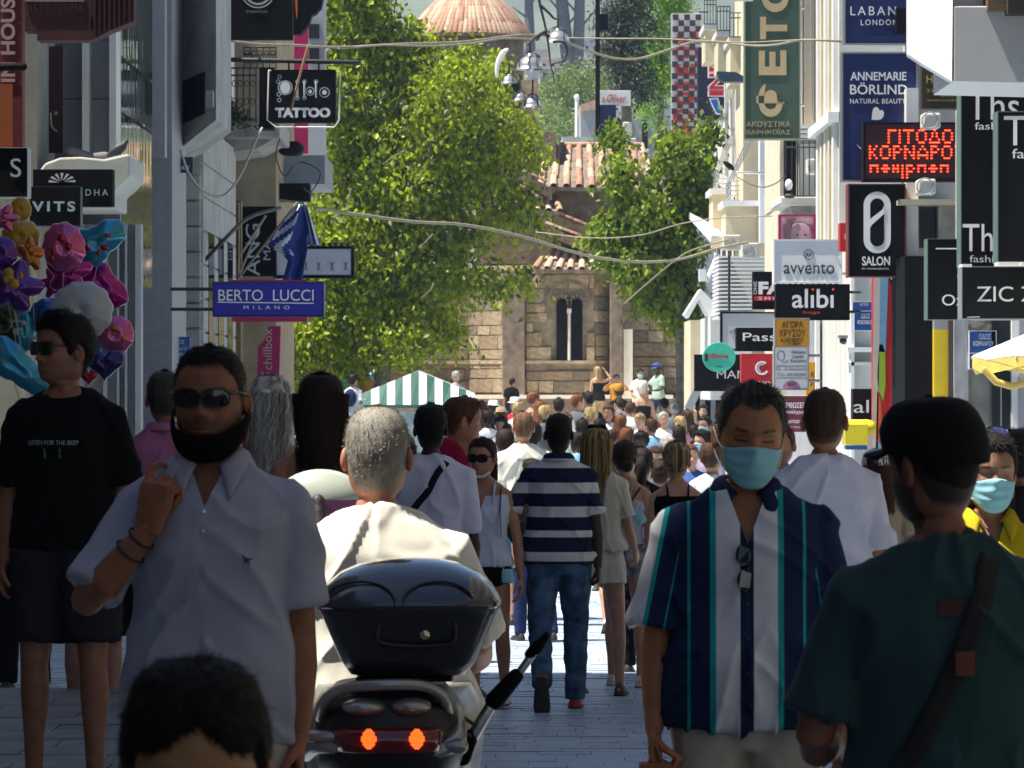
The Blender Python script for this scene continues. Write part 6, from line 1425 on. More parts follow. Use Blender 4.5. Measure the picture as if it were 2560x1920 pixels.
# Greek flags on poles
for lab, pts, cols in (('blue and white striped flag draped from a slanted pole', [(735, 520), (760, 512), (762, 560), (758, 640), (754, 700), (706, 706), (716, 640), (728, 640), (672, 612), (700, 570)], 0), ('striped blue and white flag hanging over the kiosk sign', [(757, 508), (772, 516), (802, 612), (786, 612), (764, 612)], 1)):
    fr_ = thing('flag', P(740, 600, 46), 0, lab, 'flag', 'flags hung beside the canopy'); g = Geo(); n = 26; d0 = 46+cols
    if cols == 0:
        V = []; A = [(664, 612), (756, 508)]; 
        for i in range(n+1):
            t = i/n
            for j in range(n+1):
                u = j/n; xl = np.interp(t, [0, .12, .3, .5, .56, .64, .72, 1], [742, 726, 700, 674, 676, 704, 720, 705]); xr = np.interp(t, [0, .3, .6, .8, 1], [760, 772, 768, 760, 757]); p = (xl*(1-u)+xr*u, 508+198*t+8*u*(1-t))
                V.append(list(P(p[0], p[1], d0+.04*math.sin(u*9+t*3))))
    else:
        V = []
        for i in range(n+1):
            t = i/n
            for j in range(n+1):
                u = j/n; p = np.array([757+10*u, 508+6*u])*(1-t)+np.array([762+40*u, 613])*t; V.append(list(P(p[0], p[1], d0+.05*math.sin(u*12+t*3))))
    fc = [(i*(n+1)+j, i*(n+1)+j+1, (i+1)*(n+1)+j+1, (i+1)*(n+1)+j) for i in range(n) for j in range(n)]; g.add(V, fc)
    me = None; ob = kid('cloth', g, [mat('flag_blue', (.012, .035, .22), .7, bump=.2), mat('flag_white', (.62, .64, .70), .7)], fr_, True)
    for q, pl in enumerate(ob.data.polygons):
        i, j = divmod(q, n); pl.material_index = 1 if (((j // 5) % 2 == 0) if cols else (((i+j//2) // 3) % 2 == 1 and j < n*.5 and i < n*.62)) else 0
    g = Geo(); tube(g, [P(742, 508, d0-.05), P(596, 696, d0+.4)] if cols == 0 else [P(700, 500, d0), P(757, 508, d0)], .014, 6); kid('flag_pole', g, CABLE, fr_, True)
r = thing('awning_brace', P(550, 660, 50), 0, 'curved black iron brace under the dark canopy', 'brace'); g = Geo(); tube(g, [P(500, 664, 50), P(560, 600, 50), P(620, 545, 51), P(700, 520, 52)], .025, 8, sub=4); kid('arched_bar', g, IRON, r, True)
for a, b in (((597, 690), (650, 560)), ((600, 640), (664, 540))): g = Geo(); tube(g, [P(*a, 49), P(*b, 49.5)], .014, 6); kid('stay_rod', g, CABLE, r, True)
# balcony plant, pigeon
r = thing('potted_plant', P(560, 290, 55.2), 0, 'dark leafy plant on the iron balcony', 'plant'); foliage(rng, [pb(555, 262, 22, 54.6, 24, dep=.15), pb(590, 290, 26, 54.6, 8, dep=.15)], 900, .07, LEAF4, r, clump=12, cl=.25, name='leaves'); g = Geo(); tube(g, [P(560, 298, 54.7), P(560, 286, 54.7)], .09, 10); kid('pot', g, CONC, r, True)
pg = thing('pigeon', P(297, 384, 37.5), 0, 'dark grey pigeon perched on the pale rounded canopy', 'bird'); k_ = 37.5/F
g = Geo(); pts = [(268, 392), (280, 382), (294, 374), (306, 366), (313, 358), (316, 353)]; tube(g, [P(x, y, 37.7) for x, y in pts], [.010, .035, .052, .045, .024, .021], 14, sub=3, flat=.85); V_, N2_, F_ = fuse(g, .008, 3); g = Geo(); g.add(V_, F_); tube(g, [P(317, 354, 37.7), P(322, 356, 37.7)], [.010, .003], 8); kid('body', g, mat('pigeon_grey', (.03, .03, .035), .6), pg, True)
for dx in (0, 8): g = Geo(); tube(g, [P(292+dx, 380, 37.7), P(293+dx, 394, 37.7)], .005, 6); kid('leg', g, mat('pigeon_leg', (.3, .1, .08), .6), pg, True)
g = Geo(); prismp(g, [(272, 388), (300, 366), (306, 376), (284, 388)], 37.63, .02); kid('wing', g, mat('pigeon_wing', (.045, .045, .05), .6), pg)

# ------------------------------------------------------------------ cables
def cable(label, pts, d0, d1, r, m, sub=6):
    n = len(pts); g = Geo(); tube(g, [P(x, y, d0+(d1-d0)*i/(n-1)) for i, (x, y) in enumerate(pts)], r, 6, sub=sub); r_ = kid('overhead_cable', g, m, thing('overhead_cable', P(*pts[0], d0), 0, label, 'cable', 'cables strung over the street'), True); return r_
def cab(label, pts, d0, d1, r, m, sub=6):
    n = len(pts); g = Geo(); tube(g, [P(x, y, d0+(d1-d0)*i/(n-1)) for i, (x, y) in enumerate(pts)], r, 6, sub=sub)
    org = P(*pts[0], d0); g.v = [V-np.array(org) for V in g.v]; o = obj('overhead_cable', g, m, None, True); o.location = org; tag(o, label, 'cable', 'cables strung over the street')
cab('tan cable from the black board across the tree to the hanging lamps', [(535, 96), (640, 110), (740, 113), (850, 118), (1000, 110), (1150, 105), (1300, 88), (1400, 92)], 50, 58, .016, CABLE)
cab('second strand twisting beside the long tan cable over the tree', [(845, 122), (950, 113), (1080, 115), (1180, 108), (1262, 96), (1350, 99)], 52, 57, .012, CABLE)
cab('sagging tan cable from the lamps to the checkered banner', [(1400, 100), (1480, 130), (1540, 146), (1600, 146), (1660, 128), (1720, 108), (1765, 98)], 58, 62, .018, CABLE)
cab('thin upper cable from the lamps over the green banner', [(1390, 94), (1500, 96), (1650, 97), (1760, 102), (1870, 106), (2000, 100), (2110, 101)], 58, 50, .010, CABLE)
cab('tan cable sagging across the green banner', [(1740, 104), (1800, 106), (1880, 114), (1940, 112), (2010, 100), (2110, 104)], 61, 50, .016, CABLE)
cab('long low cable from the flag to the white sign', [(790, 520), (900, 537), (1040, 555), (1160, 562), (1300, 590), (1420, 626), (1500, 645), (1600, 655), (1700, 648), (1790, 622), (1870, 606)], 47, 62, .020, CABLE)
cab('faint cable crossing the ivy tree', [(1340, 580), (1480, 595), (1600, 588), (1700, 560), (1800, 545), (1930, 540)], 70, 60, .010, CABLE)
cab('steep cable dropping before the ivy tree to the white building', [(1560, 760), (1640, 690), (1720, 630), (1820, 600)], 66, 64, .012, CABLE)
cab('pale looping cable under the white bay', [(452, 376), (470, 430), (500, 470), (535, 490), (565, 484), (600, 440), (640, 350), (655, 320)], 45, 46, .014, mat('cable_pale', (.42, .40, .32), .6))
cab('brown cable running down across the tattoo sign', [(770, 116), (752, 180), (735, 245), (728, 275)], 49, 49, .016, mat('cable_brown', (.28, .15, .07), .7))
cab('tangled dark cable hanging from the iron balcony', [(700, 345), (690, 390), (712, 440), (745, 405), (800, 430), (778, 480), (760, 470)], 53, 52, .008, CABLED)
cab('thin cable from the dish to the ivory balcony', [(1845, 444), (1880, 462), (1910, 468), (1940, 458), (1962, 440)], 72, 63, .010, CABLED)
# hanging silver dome lamps
LAMPS = [(1325, 172, 33, 124, 'largest silver dome lamp of the hanging cluster'), (1272, 207, 19, 180, 'small silver dome lamp left of the largest one'), (1299, 250, 20, 212, 'silver dome lamp hanging behind the lowest one'), (1331, 266, 24, 224, 'lowest silver dome lamp with a rust stain'), (1394, 106, 30, 62, 'uppermost silver dome lamp hung on bare twigs')]
ALU = mat('spun_aluminium', (.62, .60, .56), .28, metal=.75, var=.2, scale=9)
for x, yb, r_, yt, lab in LAMPS:
    d_ = 57; R_ = r_*d_/F; r = thing('dome_lamp', P(x, yb, d_), 0, lab, 'hanging lamp', 'silver dome lamps hung over the street'); g = Geo(); n = 28; a = np.arange(n)*2*math.pi/n; c = P(x, yb, d_); rings = []
    for rr, zz in ((1.08, -.06), (1.06, 0), (1.0, .02), (.97, .25), (.86, .52), (.66, .76), (.40, .92), (.20, .99), (.16, 1.12), (.06, 1.2)): rings.append(np.stack([np.cos(a)*rr*R_+c.x, np.sin(a)*rr*R_+c.y, np.full(n, c.z+zz*R_)], 1))
    loft(g, rings, cap=False); kid('shade', g, ALU, r, True)
    g = Geo(); tube(g, [P(x, yb-r_*1.1, d_), P(x+1, yt-24, d_)], .012, 8); kid('stem', g, IRON, r, True)
    g = Geo()
    for q in range(4): A_ = q*math.pi/2+.6; tube(g, [c+Vector((math.cos(A_)*R_*1.0, math.sin(A_)*R_*1.0, R_*.1)), c+Vector((math.cos(A_)*R_*.8, math.sin(A_)*R_*.8, R_*1.0)), c+Vector((0, 0, R_*1.35))], .007, 5, sub=3)
    kid('cage_wire', g, IRON, r, True); g = Geo(); ellipsoid(g, c+Vector((0, 0, R_*.1)), (R_*.3, R_*.3, R_*.35)); kid('bulb', g, WHITE, r, True)
r = thing('hanging_branch', P(1340, 0, 56), 0, 'bare twisted twigs hanging in front of the hill', 'branch')
for pts in ([(1344, -20), (1352, 20), (1364, 70), (1372, 120), (1376, 160), (1384, 190), (1384, 210)], [(1372, 90), (1356, 84), (1342, 100)], [(1350, 12), (1372, 32), (1386, 46), (1400, 46)], [(1384, 104), (1410, 106), (1418, 130), (1408, 152), (1384, 158)], [(1366, 76), (1340, 92), (1320, 112)]): g = Geo(); tube(g, [P(x, y, 56) for x, y in pts], [.022, .018, .016, .014, .010, .007, .005][:len(pts)], 6, sub=4); kid('twig', g, CABLED, r, True)
r = thing('white_arch_lamp', P(1250, 195, 80), 0, 'white curved arch bracket left of the lamp cluster', 'bracket'); g = Geo(); tube(g, [P(1242, 190, 80), P(1244, 160, 80), P(1256, 134, 80), P(1268, 124, 80)], [.03, .045, .06, .03], 10, sub=4); kid('arch', g, WHITE, r, True)

# ------------------------------------------------------------------ market stall, bench things at the far end
d_ = 82; r = thing('market_stall', (P(1045, 960, d_).x, d_, gz(d_)), 0, 'market stall with green and white striped gabled canopy', 'stall'); GRN = mat('stall_green', (.02, .10, .075), .7); SWH = mat('stall_white', (.66, .66, .66), .7)
xs = np.linspace(908, 1186, 15)
for i in range(14):
    x0, x1 = xs[i], xs[i+1]; tt = lambda x: 927+(x-1045)/137*-0+abs(x-1045)*.40
    g = Geo(); prism(g, [P(x0, 1012, d_), P(x1, 1012, d_), P(x1, tt(x1), d_+.35), P(x0, tt(x0), d_+.35)], (0, .02, 0)); kid('canopy_stripe', g, GRN if i % 2 == 0 else SWH, r)
g = Geo(); apx = P(1045, 926, d_+.35); prism(g, [apx, P(1186, 984, d_+.35), P(1186, 984, d_+.35)+Vector((0, 1.8, 0)), apx+Vector((0, 1.8, 0))], (0, 0, -.02)); prism(g, [P(904, 984, d_+.35), apx, apx+Vector((0, 1.8, 0)), P(904, 984, d_+.35)+Vector((0, 1.8, 0))], (0, 0, -.02)); kid('canopy_roof', g, mat('stall_pale', (.5, .52, .46), .7), r)
g = Geo(); boxp(g, 908, 1012, 1186, 1020, d_, .05); kid('valance', g, GRN, r)
g = Geo(); boxp(g, 915, 1028, 1180, 1080, d_+.1, .2); boxp(g, 925, 1080, 1170, 1200, d_+.2, .9); kid('counter', g, mat('stall_counter', (.30, .34, .34), .7, var=.3), r)
for x in (912, 1182):
    for dy in (0, 1.7): g = Geo(); tube(g, [Vector((P(x, 1000, d_).x, d_+.1+dy, gz(d_))), Vector((P(x, 1000, d_).x, d_+.1+dy, P(x, 1000, d_).z))], .02, 8); kid('post', g, STEEL, r, True)
r = thing('white_van', P(890, 1010, 92), 0, 'white box cart left of the striped stall', 'cart'); g = Geo(); boxp(g, 872, 1000, 915, 1060, 90, 1.2); kid('body', g, WHITE, r, bevel=.05); g = Geo(); boxp(g, 880, 1010, 900, 1030, 89.98, .02); kid('window', g, DGLASS, r)
for q in (880, 906): g = Geo(); c = Vector((P(q, 0, 90).x, 90.05, gz(90)+.16)); tube(g, [c, c+Vector((0, .1, 0))], .16, 16, round_ends=False); kid('wheel', g, MBLACK, r, True)
# ------------------------------------------------------------------ things worn and carried
SUNFR = mat('sunglass_frame', (.008, .008, .009), .22, var=0); LENS = mat('sunglass_lens', (.006, .006, .008), .05, var=0, spec=.8); MASKM = cloth('surgical_mask', (.30, .60, .68), .85, fold=.12, fine=.1, sheen=0); LOOP = cloth('ear_elastic', (.75, .75, .75), .8)
def stick(sp, name, g, m, front=True, lift=.002):
    """print or label pressed on the clothes: every point of a flat x-z shape is dropped onto the cloth"""
    from mathutils.bvhtree import BVHTree
    o = bpy.data.objects[sp['_root']['_shirt']]; me = o.data; k = sp['_k']; bvh = BVHTree.FromPolygons([v.co for v in me.vertices], [p.vertices for p in me.polygons]); s_ = 1 if front else -1
    V = g.verts().copy()
    for i in range(len(V)):
        hit = bvh.ray_cast(Vector((V[i][0]*k, s_*1.0, V[i][2]*k)), Vector((0, -s_, 0)))
        V[i] = (V[i][0]*k, (hit[0].y if hit[0] else .1*s_)+s_*(lift+abs(V[i][1])), V[i][2]*k)
    g.v = [V]; return obj(name, g, m, sp['_root'])
def flatgrid(x0, x1, z0, z1, n=10):
    g = Geo(); V = [(x0+(x1-x0)*i/n, 0, z0+(z1-z0)*j/n) for j in range(n+1) for i in range(n+1)]; g.add(V, [(j*(n+1)+i, j*(n+1)+i+1, (j+1)*(n+1)+i+1, (j+1)*(n+1)+i) for j in range(n) for i in range(n)]); return g
def cap(sp, m, brim=True, bk=1.0, rings_=None):
    g = hair_shell(max(1, sp['hi']), sp, .019 if sp['hi'] == 2 else .014, -.004, 0, 3.3); V = g.verts()
    V[:, 2] = np.maximum(V[:, 2], .018+V[:, 1]*.22); g.v = [V*[1.03, 1.03, 1.0]]
    g2 = Geo()
    if brim:
        n = 22; T = []
        for r in range(7):
            t = r/6
            for i in range(n+1):
                a = math.radians(-68+136*i/n); x = math.sin(a)*(.084+.006*t); y = math.cos(a)*(.088+.002*t)+.078*t*math.cos(a*.9)**1.2*bk; T.append((x, y+.004, .040-.012*t-1.6*x*x))
        g2.add(T, [(r*(n+1)+i, r*(n+1)+i+1, (r+1)*(n+1)+i+1, (r+1)*(n+1)+i) for r in range(6) for i in range(n)])
    o = acc(sp, 'cap', g, m, True)
    if brim: b = acc(sp, 'brim', g2, m, True, parent=o); q = b.modifiers.new('t', 'SOLIDIFY'); q.thickness = .005
    g3 = Geo(); ellipsoid(g3, (0, -.004, .132), (.008, .008, .005)); acc(sp, 'cap_button', g3, m, True, parent=o); return o
def hat(sp, m, wide=.125):
    g = Geo(); n = 24; a = np.arange(n)*2*math.pi/n; R = lambda w_, z, dz=0: np.stack([np.cos(a)*w_, np.sin(a)*w_*1.15-.008, np.full(n, z)+dz*np.abs(np.cos(a))], 1)
    loft(g, [R(wide, .030, .01), R(wide*.98, .036, .01), R(.088, .055), R(.084, .105), R(.070, .128), R(.02, .134)]); return acc(sp, 'hat', g, m, True)

# ------------------------------------------------------------------ scooter
def scooter():
    d0 = 9.72; r = thing('scooter', (P(1010, 960, d0).x, d0, gz(d0)), 0, 'dark maxi scooter with large black top case ridden away from the camera', 'scooter')
    X = lambda px, py, d=d0: np.array(P(px, py, d)); SHELL = mat('topcase_black', (.018, .019, .021), .30, var=.2, bump=.02, bscale=300, coat=.3); GLS = mat('topcase_lid', (.035, .042, .055), .16, var=.1, coat=.7); SILV = mat('scooter_silver', (.38, .38, .36), .28, metal=.6); BLK_ = mat('scooter_black_plastic', (.012, .012, .013), .4, bump=.1)
    def rr(cx, cy, z, hw, hd, n=40, e=.42):
        a = np.arange(n)*2*math.pi/n; c, s = np.cos(a), np.sin(a); return np.stack([np.sign(c)*np.abs(c)**e*hw+cx, np.sign(s)*np.abs(s)**e*hd+cy, np.full(n, z)], 1)
    s_ = F/d0; cx = X(1018, 0)[0]; cy = d0+.21; z_ = lambda py: CZ-(py-CY)/s_
    g = Geo(); loft(g, [rr(cx, cy+.02, z_(1700), .10, .12), rr(cx, cy+.01, z_(1694), .145, .16), rr(cx, cy, z_(1660), .168, .175), rr(cx, cy, z_(1600), .192, .19), rr(cx, cy, z_(1545), .214, .202), rr(cx, cy, z_(1530), .222, .207), rr(cx, cy, z_(1524), .222, .207)]); kid('case_tub', g, SHELL, r, True)
    g = Geo(); loft(g, [rr(cx, cy, z_(1524), .226, .211), rr(cx, cy, z_(1512), .228, .213), rr(cx, cy, z_(1500), .222, .208), rr(cx, cy, z_(1470), .205, .19, e=.5), rr(cx, cy+.01, z_(1440), .172, .160, e=.6), rr(cx, cy+.02, z_(1418), .125, .12, e=.7), rr(cx, cy+.03, z_(1407), .07, .07, e=.8), rr(cx, cy+.03, z_(1404), .01, .01, e=.9)]); kid('case_lid', g, GLS, r, True)
    g = Geo(); loft(g, [rr(cx, cy, z_(1528), .2255, .2105), rr(cx, cy, z_(1520), .2255, .2105)]); kid('seam_band', g, BLK_, r, True)
    for sx, m in ((-1, GLS), (1, GLS)):
        g = Geo(); c = np.array([cx+sx*.095-.02, 0, 0]); pts = []
        for q in np.linspace(0, math.pi, 14):
            x = c[0]+math.cos(q)*.085; z = z_(1515)+.058*math.sin(q)**.8; y = cy-.214*(1-max(0, (z-z_(1512))/(z_(1404)-z_(1512)))**2.0)**.5*(1-(abs(x-cx)/.24)**4)**.3; pts.append((x, y+.004, z))
        tube(g, pts, .0035, 6); kid('lid_rib', g, BLK_, r, True)
    yf = cy-.2; g = Geo(); c = np.array([X(1062, 1588)[0], yf+.004, z_(1588)]); tube(g, [c+[0, .02, 0], c-[0, .010, 0]], [.013, .012], 16, round_ends=False); kid('lock', g, mat('lock_chrome', (.75, .68, .45), .15, metal=1), r, True)
    g = Geo(); tube(g, [(cx-.07, yf+.006, z_(1565)), (cx-.06, yf+.005, z_(1610)), (cx+.1, yf+.005, z_(1612)), (cx+.115, yf+.004, z_(1560))], .006, 8, sub=4); kid('latch_groove', g, BLK_, r, True)
    g = Geo(); box(g, cx-.13, cx+.11, cy-.12, cy+.16, z_(1712), z_(1700)); kid('mounting_plate', g, BLK_, r, bevel=.006)
    # grab rail, tail, lights
    g = Geo(); cx2 = X(965, 0)[0]; tube(g, [(cx2-.165, d0+.10, z_(1800)), (cx2-.15, d0+.04, z_(1755)), (cx2-.10, d0+.02, z_(1722)), (cx2, d0, z_(1712)), (cx2+.09, d0+.02, z_(1716)), (cx2+.135, d0+.05, z_(1745)), (cx2+.15, d0+.12, z_(1800))], .014, 12, sub=4); kid('grab_rail', g, SILV, r, True)
    g = Geo(); loft(g, [rr(cx2, d0+.32, z_(1735), .14, .26, e=.7), rr(cx2, d0+.30, z_(1770), .17, .28, e=.6), rr(cx2, d0+.30, z_(1812), .185, .29, e=.6), rr(cx2+.0, d0+.30, z_(1900), .19, .28, e=.6), rr(cx2, d0+.32, z_(1990), .16, .26, e=.7)]); kid('tail_body', g, BLK_, r, True)
    g = Geo(); ellipsoid(g, (cx2-.055, d0+.03, z_(1770)), (.055, .05, .022), 18, 10); kid('tail_scoop', g, SILV, r, True); g = Geo(); ellipsoid(g, (cx2+.06, d0+.03, z_(1768)), (.05, .05, .022), 18, 10); kid('tail_scoop', g, SILV, r, True)
    g = Geo(); loft(g, [rr(cx2+.005, d0+.06, z_(1885), .11, .07, e=.7), rr(cx2+.005, d0+.05, z_(1878), .128, .085, e=.7), rr(cx2+.005, d0+.045, z_(1830), .135, .09, e=.7), rr(cx2+.005, d0+.06, z_(1820), .12, .08, e=.7)]); tl_ = kid('tail_light', g, mat('tail_lens', (.16, .004, .006), .12, var=.05, coat=.5), r, True)
    GLOW = mat('lit_tail_bulb', (.9, .1, .01), .4, var=0, emit=(1.0, .10, .012), est=1.6)
    for px in (922, 1042):
        c = X(px, 1848, d0-.045)
        g = Geo()
        for i in range(-4, 5):
            for j in range(-5, 6):
                if (i/4.2)**2+(j/5.2)**2 < 1: ellipsoid(g, c+np.array([i*.0042, .002, j*.0045]), (.0019, .002, .0021), 6, 4)
        o = kid('bulb_cluster', g, GLOW, r, True); o['kind'] = 'stuff'
    for x0, x1, y0, y1, nm, m in ((758, 832, 1832, 1862, 'indicator_left', SILV), (1108, 1150, 1856, 1886, 'indicator_right', SILV)):
        g = Geo(); a, b = X(x0, (y0+y1)/2), X(x1, (y0+y1)/2); tube(g, [a+[0, .06, 0], b+[0, .06, 0]], [.012, .020], 10); kid('indicator', g, m, r, True)
    g = Geo(); tube(g, [(cx2-.20, d0+.16, z_(1900)), (cx2-.165, d0+.08, z_(1870)), (cx2-.10, d0+.05, z_(1880)), (cx2-.06, d0+.04, z_(1892))], [.02, .022, .018, .012], 10, sub=3); kid('side_trim', g, SILV, r, True)
    g = Geo(); tube(g, [(cx2+.06, d0+.04, z_(1900)), (cx2+.12, d0+.06, z_(1885)), (cx2+.17, d0+.10, z_(1850)), (cx2+.16, d0+.2, z_(1790))], [.014, .022, .026, .02], 10, sub=3); kid('side_trim', g, SILV, r, True)
    for k in (-1, 1):
        g = Geo(); loft(g, [rr(cx2+k*.15, d0+.9, z_(1760), .05, .55, e=.8), rr(cx2+k*.17, d0+.85, z_(1850), .07, .6, e=.8), rr(cx2+k*.15, d0+.85, z_(2100), .06, .55, e=.8)]); kid('side_fairing', g, SILV, r, True)
    g = Geo(); loft(g, [rr(cx2, d0+.9, z_(1850)+.02, .16, .45, e=.8), rr(cx2, d0+.9, z_(1780), .14, .42, e=.8)]); kid('seat', g, mat('seat_vinyl', (.02, .02, .02), .5), r, True)
    # wheels
    for y in (d0+.35, d0+1.75):
        c = np.array([cx2, y, gz(d0)+.26]); g = Geo(); tube(g, [c+[0, .23*math.cos(q), .23*math.sin(q)] for q in np.linspace(0, 2*math.pi, 30)], .055, 10, ref=(1, 0, 0)); wh = kid('wheel', g, mat('tyre_rubber', (.02, .02, .02), .8), r, True)
        g = Geo(); tube(g, [c-[.03, 0, 0], c+[.03, 0, 0]], [.17, .17], 20, round_ends=False); kid('rim', g, SILV, r, True)
    g = Geo(); box(g, cx2-.09, cx2+.09, d0+.02, d0+.05, gz(d0)+.42, gz(d0)+.56); kid('number_plate', g, WHITE, r)
    # windscreen and handlebar seen past the rider
    g = Geo(); n = 16; V = []; c = X(800, 1250, 11.5)
    for i in range(n+1):
        for j in range(9): q = math.pi*i/n; rr_ = j/8; V.append((c[0]+.13*math.cos(q)*rr_, 11.5+.05*rr_*rr_, c[2]+.088*math.sin(q)*rr_))
    g.add(V, [(i*9+j, i*9+j+1, (i+1)*9+j+1, (i+1)*9+j) for i in range(n) for j in range(8)]); o = kid('windscreen', g, mat('tinted_screen', (.42, .46, .40), .25, var=.08), r, True); q = o.modifiers.new('t', 'SOLIDIFY'); q.thickness = .006
    g = Geo(); tube(g, [X(795, 1252, 11.5), X(820, 1600, 11.4)], .02, 8); kid('screen_stay', g, IRON, r, True)
    return r
scooter()
r = thing('telescopic_pole', P(1165, 1890, 9.9), 0, 'silver telescopic pole with black grips strapped beside the top case', 'pole'); D = lambda x, y: P(x, y, 9.95-.0)
for (a, b, ra, rb, nm, m) in (((1366, 1588), (1340, 1622), .0085, .016, 'rubber_tip', MBLACK), ((1345, 1612), (1325, 1636), .014, .014, 'rubber_tip', MBLACK), ((1335, 1630), (1286, 1700), .0105, .0105, 'upper_tube', STEEL), ((1290, 1690), (1236, 1752), .019, .024, 'clamp_grip', MBLACK), ((1240, 1742), (1176, 1850), .0145, .0155, 'lower_tube', STEEL), ((1180, 1838), (1158, 1896), .017, .019, 'foot_grip', MBLACK)):
    g = Geo(); tube(g, [D(*a), D(*b)], [ra, rb], 12); kid(nm, g, m, r, True)
for a, b in (((1118, 1766), (1186, 1812)), ((1098, 1798), (1176, 1840))): g = Geo(); tube(g, [P(*a, 9.85), P(*b, 9.93)], .005, 6); kid('tie_cord', g, mat('cord_red', (.05, .015, .012), .7), r, True)

# ------------------------------------------------------------------ foreground people
COT = cloth('white_pique', (.38, .39, .47)); CREAMC = cloth('cream_cotton', (.80, .76, .66)); WH2 = cloth('bright_cotton', (.62, .63, .76)); BLKC = cloth('black_cotton', (.004, .004, .005), sheen=.0); TEALC = cloth('teal_jersey', (.030, .066, .070), sheen=.1)
DENIM = cloth('worn_denim', (.055, .105, .185), var=.6, fold=.5); DARKC = cloth('dark_cloth', (.012, .012, .016)); BEIGE = cloth('beige_chino', (.50, .46, .38), fold=.5); PINK = cloth('pink_shirt', (.45, .16, .30)); NAVYS = cloth('navy_shorts', (.02, .04, .10)); YELC = cloth('yellow_shirt', (.55, .42, .02))
NV, WT = (.018, .020, .055), (.62, .62, .62)
STRIPE = cloth('striped_knit', (1, 1, 1), ramp=[(0, NV), (.434, WT), (.4615, NV), (.505, WT), (.527, NV), (.563, WT), (.595, NV), (.6345, WT), (.6665, NV), (.7085, WT), (.738, NV)])
nv, tl, wt, ln = (.018, .030, .078), (.02, .36, .36), (.74, .74, .78), (.10, .20, .28)
VST = cloth('vertical_stripe_shirt', (1, 1, 1), fold=.4, attr='u', ramp=[(0, nv), (.211, tl), (.215, nv), (.346, tl), (.352, nv), (.404, tl), (.42, wt), (.4455, ln), (.4485, wt), (.483, nv), (.518, wt), (.5515, ln), (.5545, wt), (.58, tl), (.596, nv), (.648, tl), (.654, nv), (.785, tl), (.789, nv), (.832, tl), (.840, wt)])
# white polo
rA, A_ = person('man in white polo raising his hand to his face with black sunglasses and lowered mask', 525, 858, 1060, yaw=176, skin=(.29, .12, .065), hair='buzz', thick=.0015, haircol=(.016, .011, .009), top='polo', topcol=COT, neck='polo', collar=(COT, 24, .034), vcut=(1.385, .045), hi=2, bw=1.01, jaw=1.10,
    stubble=.7, brow=(.02, .012, .01), armR=((.36, .42, -.78), (-.68, .12, .80)), armL=((-.10, -.02, -1), (.0, .10, -1)), handR=dict(size=1.14, dir=(-.20, -.05, .97), palm=(-.35, -.92, .0), curls=[.45, 1.0, 1.05, 1.1], thumb=(.35, .8, .3)), sleeve=.80, loose=.012, botcol=BEIGE, hem=.84, wrinkle=1.1, belly=.015, head=(-4, 2, 0), legR=((.06, 0, -1), (0, 0, -1)))
sunglasses(A_, SUNFR, LENS, dz=.001, w_=.029, h=.0185)
g = Geo(); n, mm = 40, 12; V = []
for j in range(mm+1):
    v = j/mm
    for i in range(n+1):
        u = i/n*2-1; a = u*math.radians(98); zt_ = -.085+.062*abs(u)**1.8; zb_ = -.140+.085*abs(u)**2.2; z = zt_+(zb_-zt_)*v
        ring_ = head_surface(np.array([a]), np.array([max(-.108, zt_)]), .008+.004*math.sin(v*math.pi), 1.10, .2)[0]; sh_ = 1-.34*max(0, (v-.45)/.55)**1.6*(1-abs(u)**2); V.append((ring_[0]*(1-.12*v*(1-abs(u))), ring_[1]*sh_, z))
g.add(V, [(j*(n+1)+i, (j+1)*(n+1)+i, (j+1)*(n+1)+i+1, j*(n+1)+i+1) for j in range(mm) for i in range(n)]); o = acc(A_, 'lowered_mask', g, BLKC, True); q = o.modifiers.new('t', 'SOLIDIFY'); q.thickness = .003
g = Geo(); tube(g, [(-.078, .01, -.02), (-.086, .0, -.05), (-.080, .015, -.10)], .0028, 6, sub=3); acc(A_, 'mask_loop', g, mat('red_loop', (.30, .01, .03), .7), True)
for t_, rr_ in ((.72, .0375), (.88, .034)):
    g = Geo(); el, wr = A_['_AR'][1], A_['_AR'][2]; c = el*(1-t_)+wr*t_; ax = _unit(wr-el); u_ = _unit(np.cross(ax, (0, 1, 0))); v_ = np.cross(ax, u_); tube(g, [c+u_*math.cos(q)*rr_*.98+v_*math.sin(q)*rr_*.92+ax*.004*math.sin(q) for q in np.linspace(0, 2*math.pi, 26)], .0028, 6); acc(A_, 'bracelet', g, mat('leather_black', (.015, .010, .008), .6))
em = flatgrid(-.112, -.088, 1.255, 1.275, 3); g = Geo(); prism(g, [(-.088, 0, 1.278), (-.100, 0, 1.270), (-.113, 0, 1.268), (-.104, 0, 1.262), (-.106, 0, 1.252), (-.098, 0, 1.262), (-.094, 0, 1.255), (-.094, 0, 1.268)], (0, .0008, 0)); stick(A_, 'chest_emblem', g, NAVY)
for z in (1.375, 1.33): g = Geo(); tube(g, [(0, .0, z), (0, .002, z)], .005, 8); stick(A_, 'button', g, LETTER)
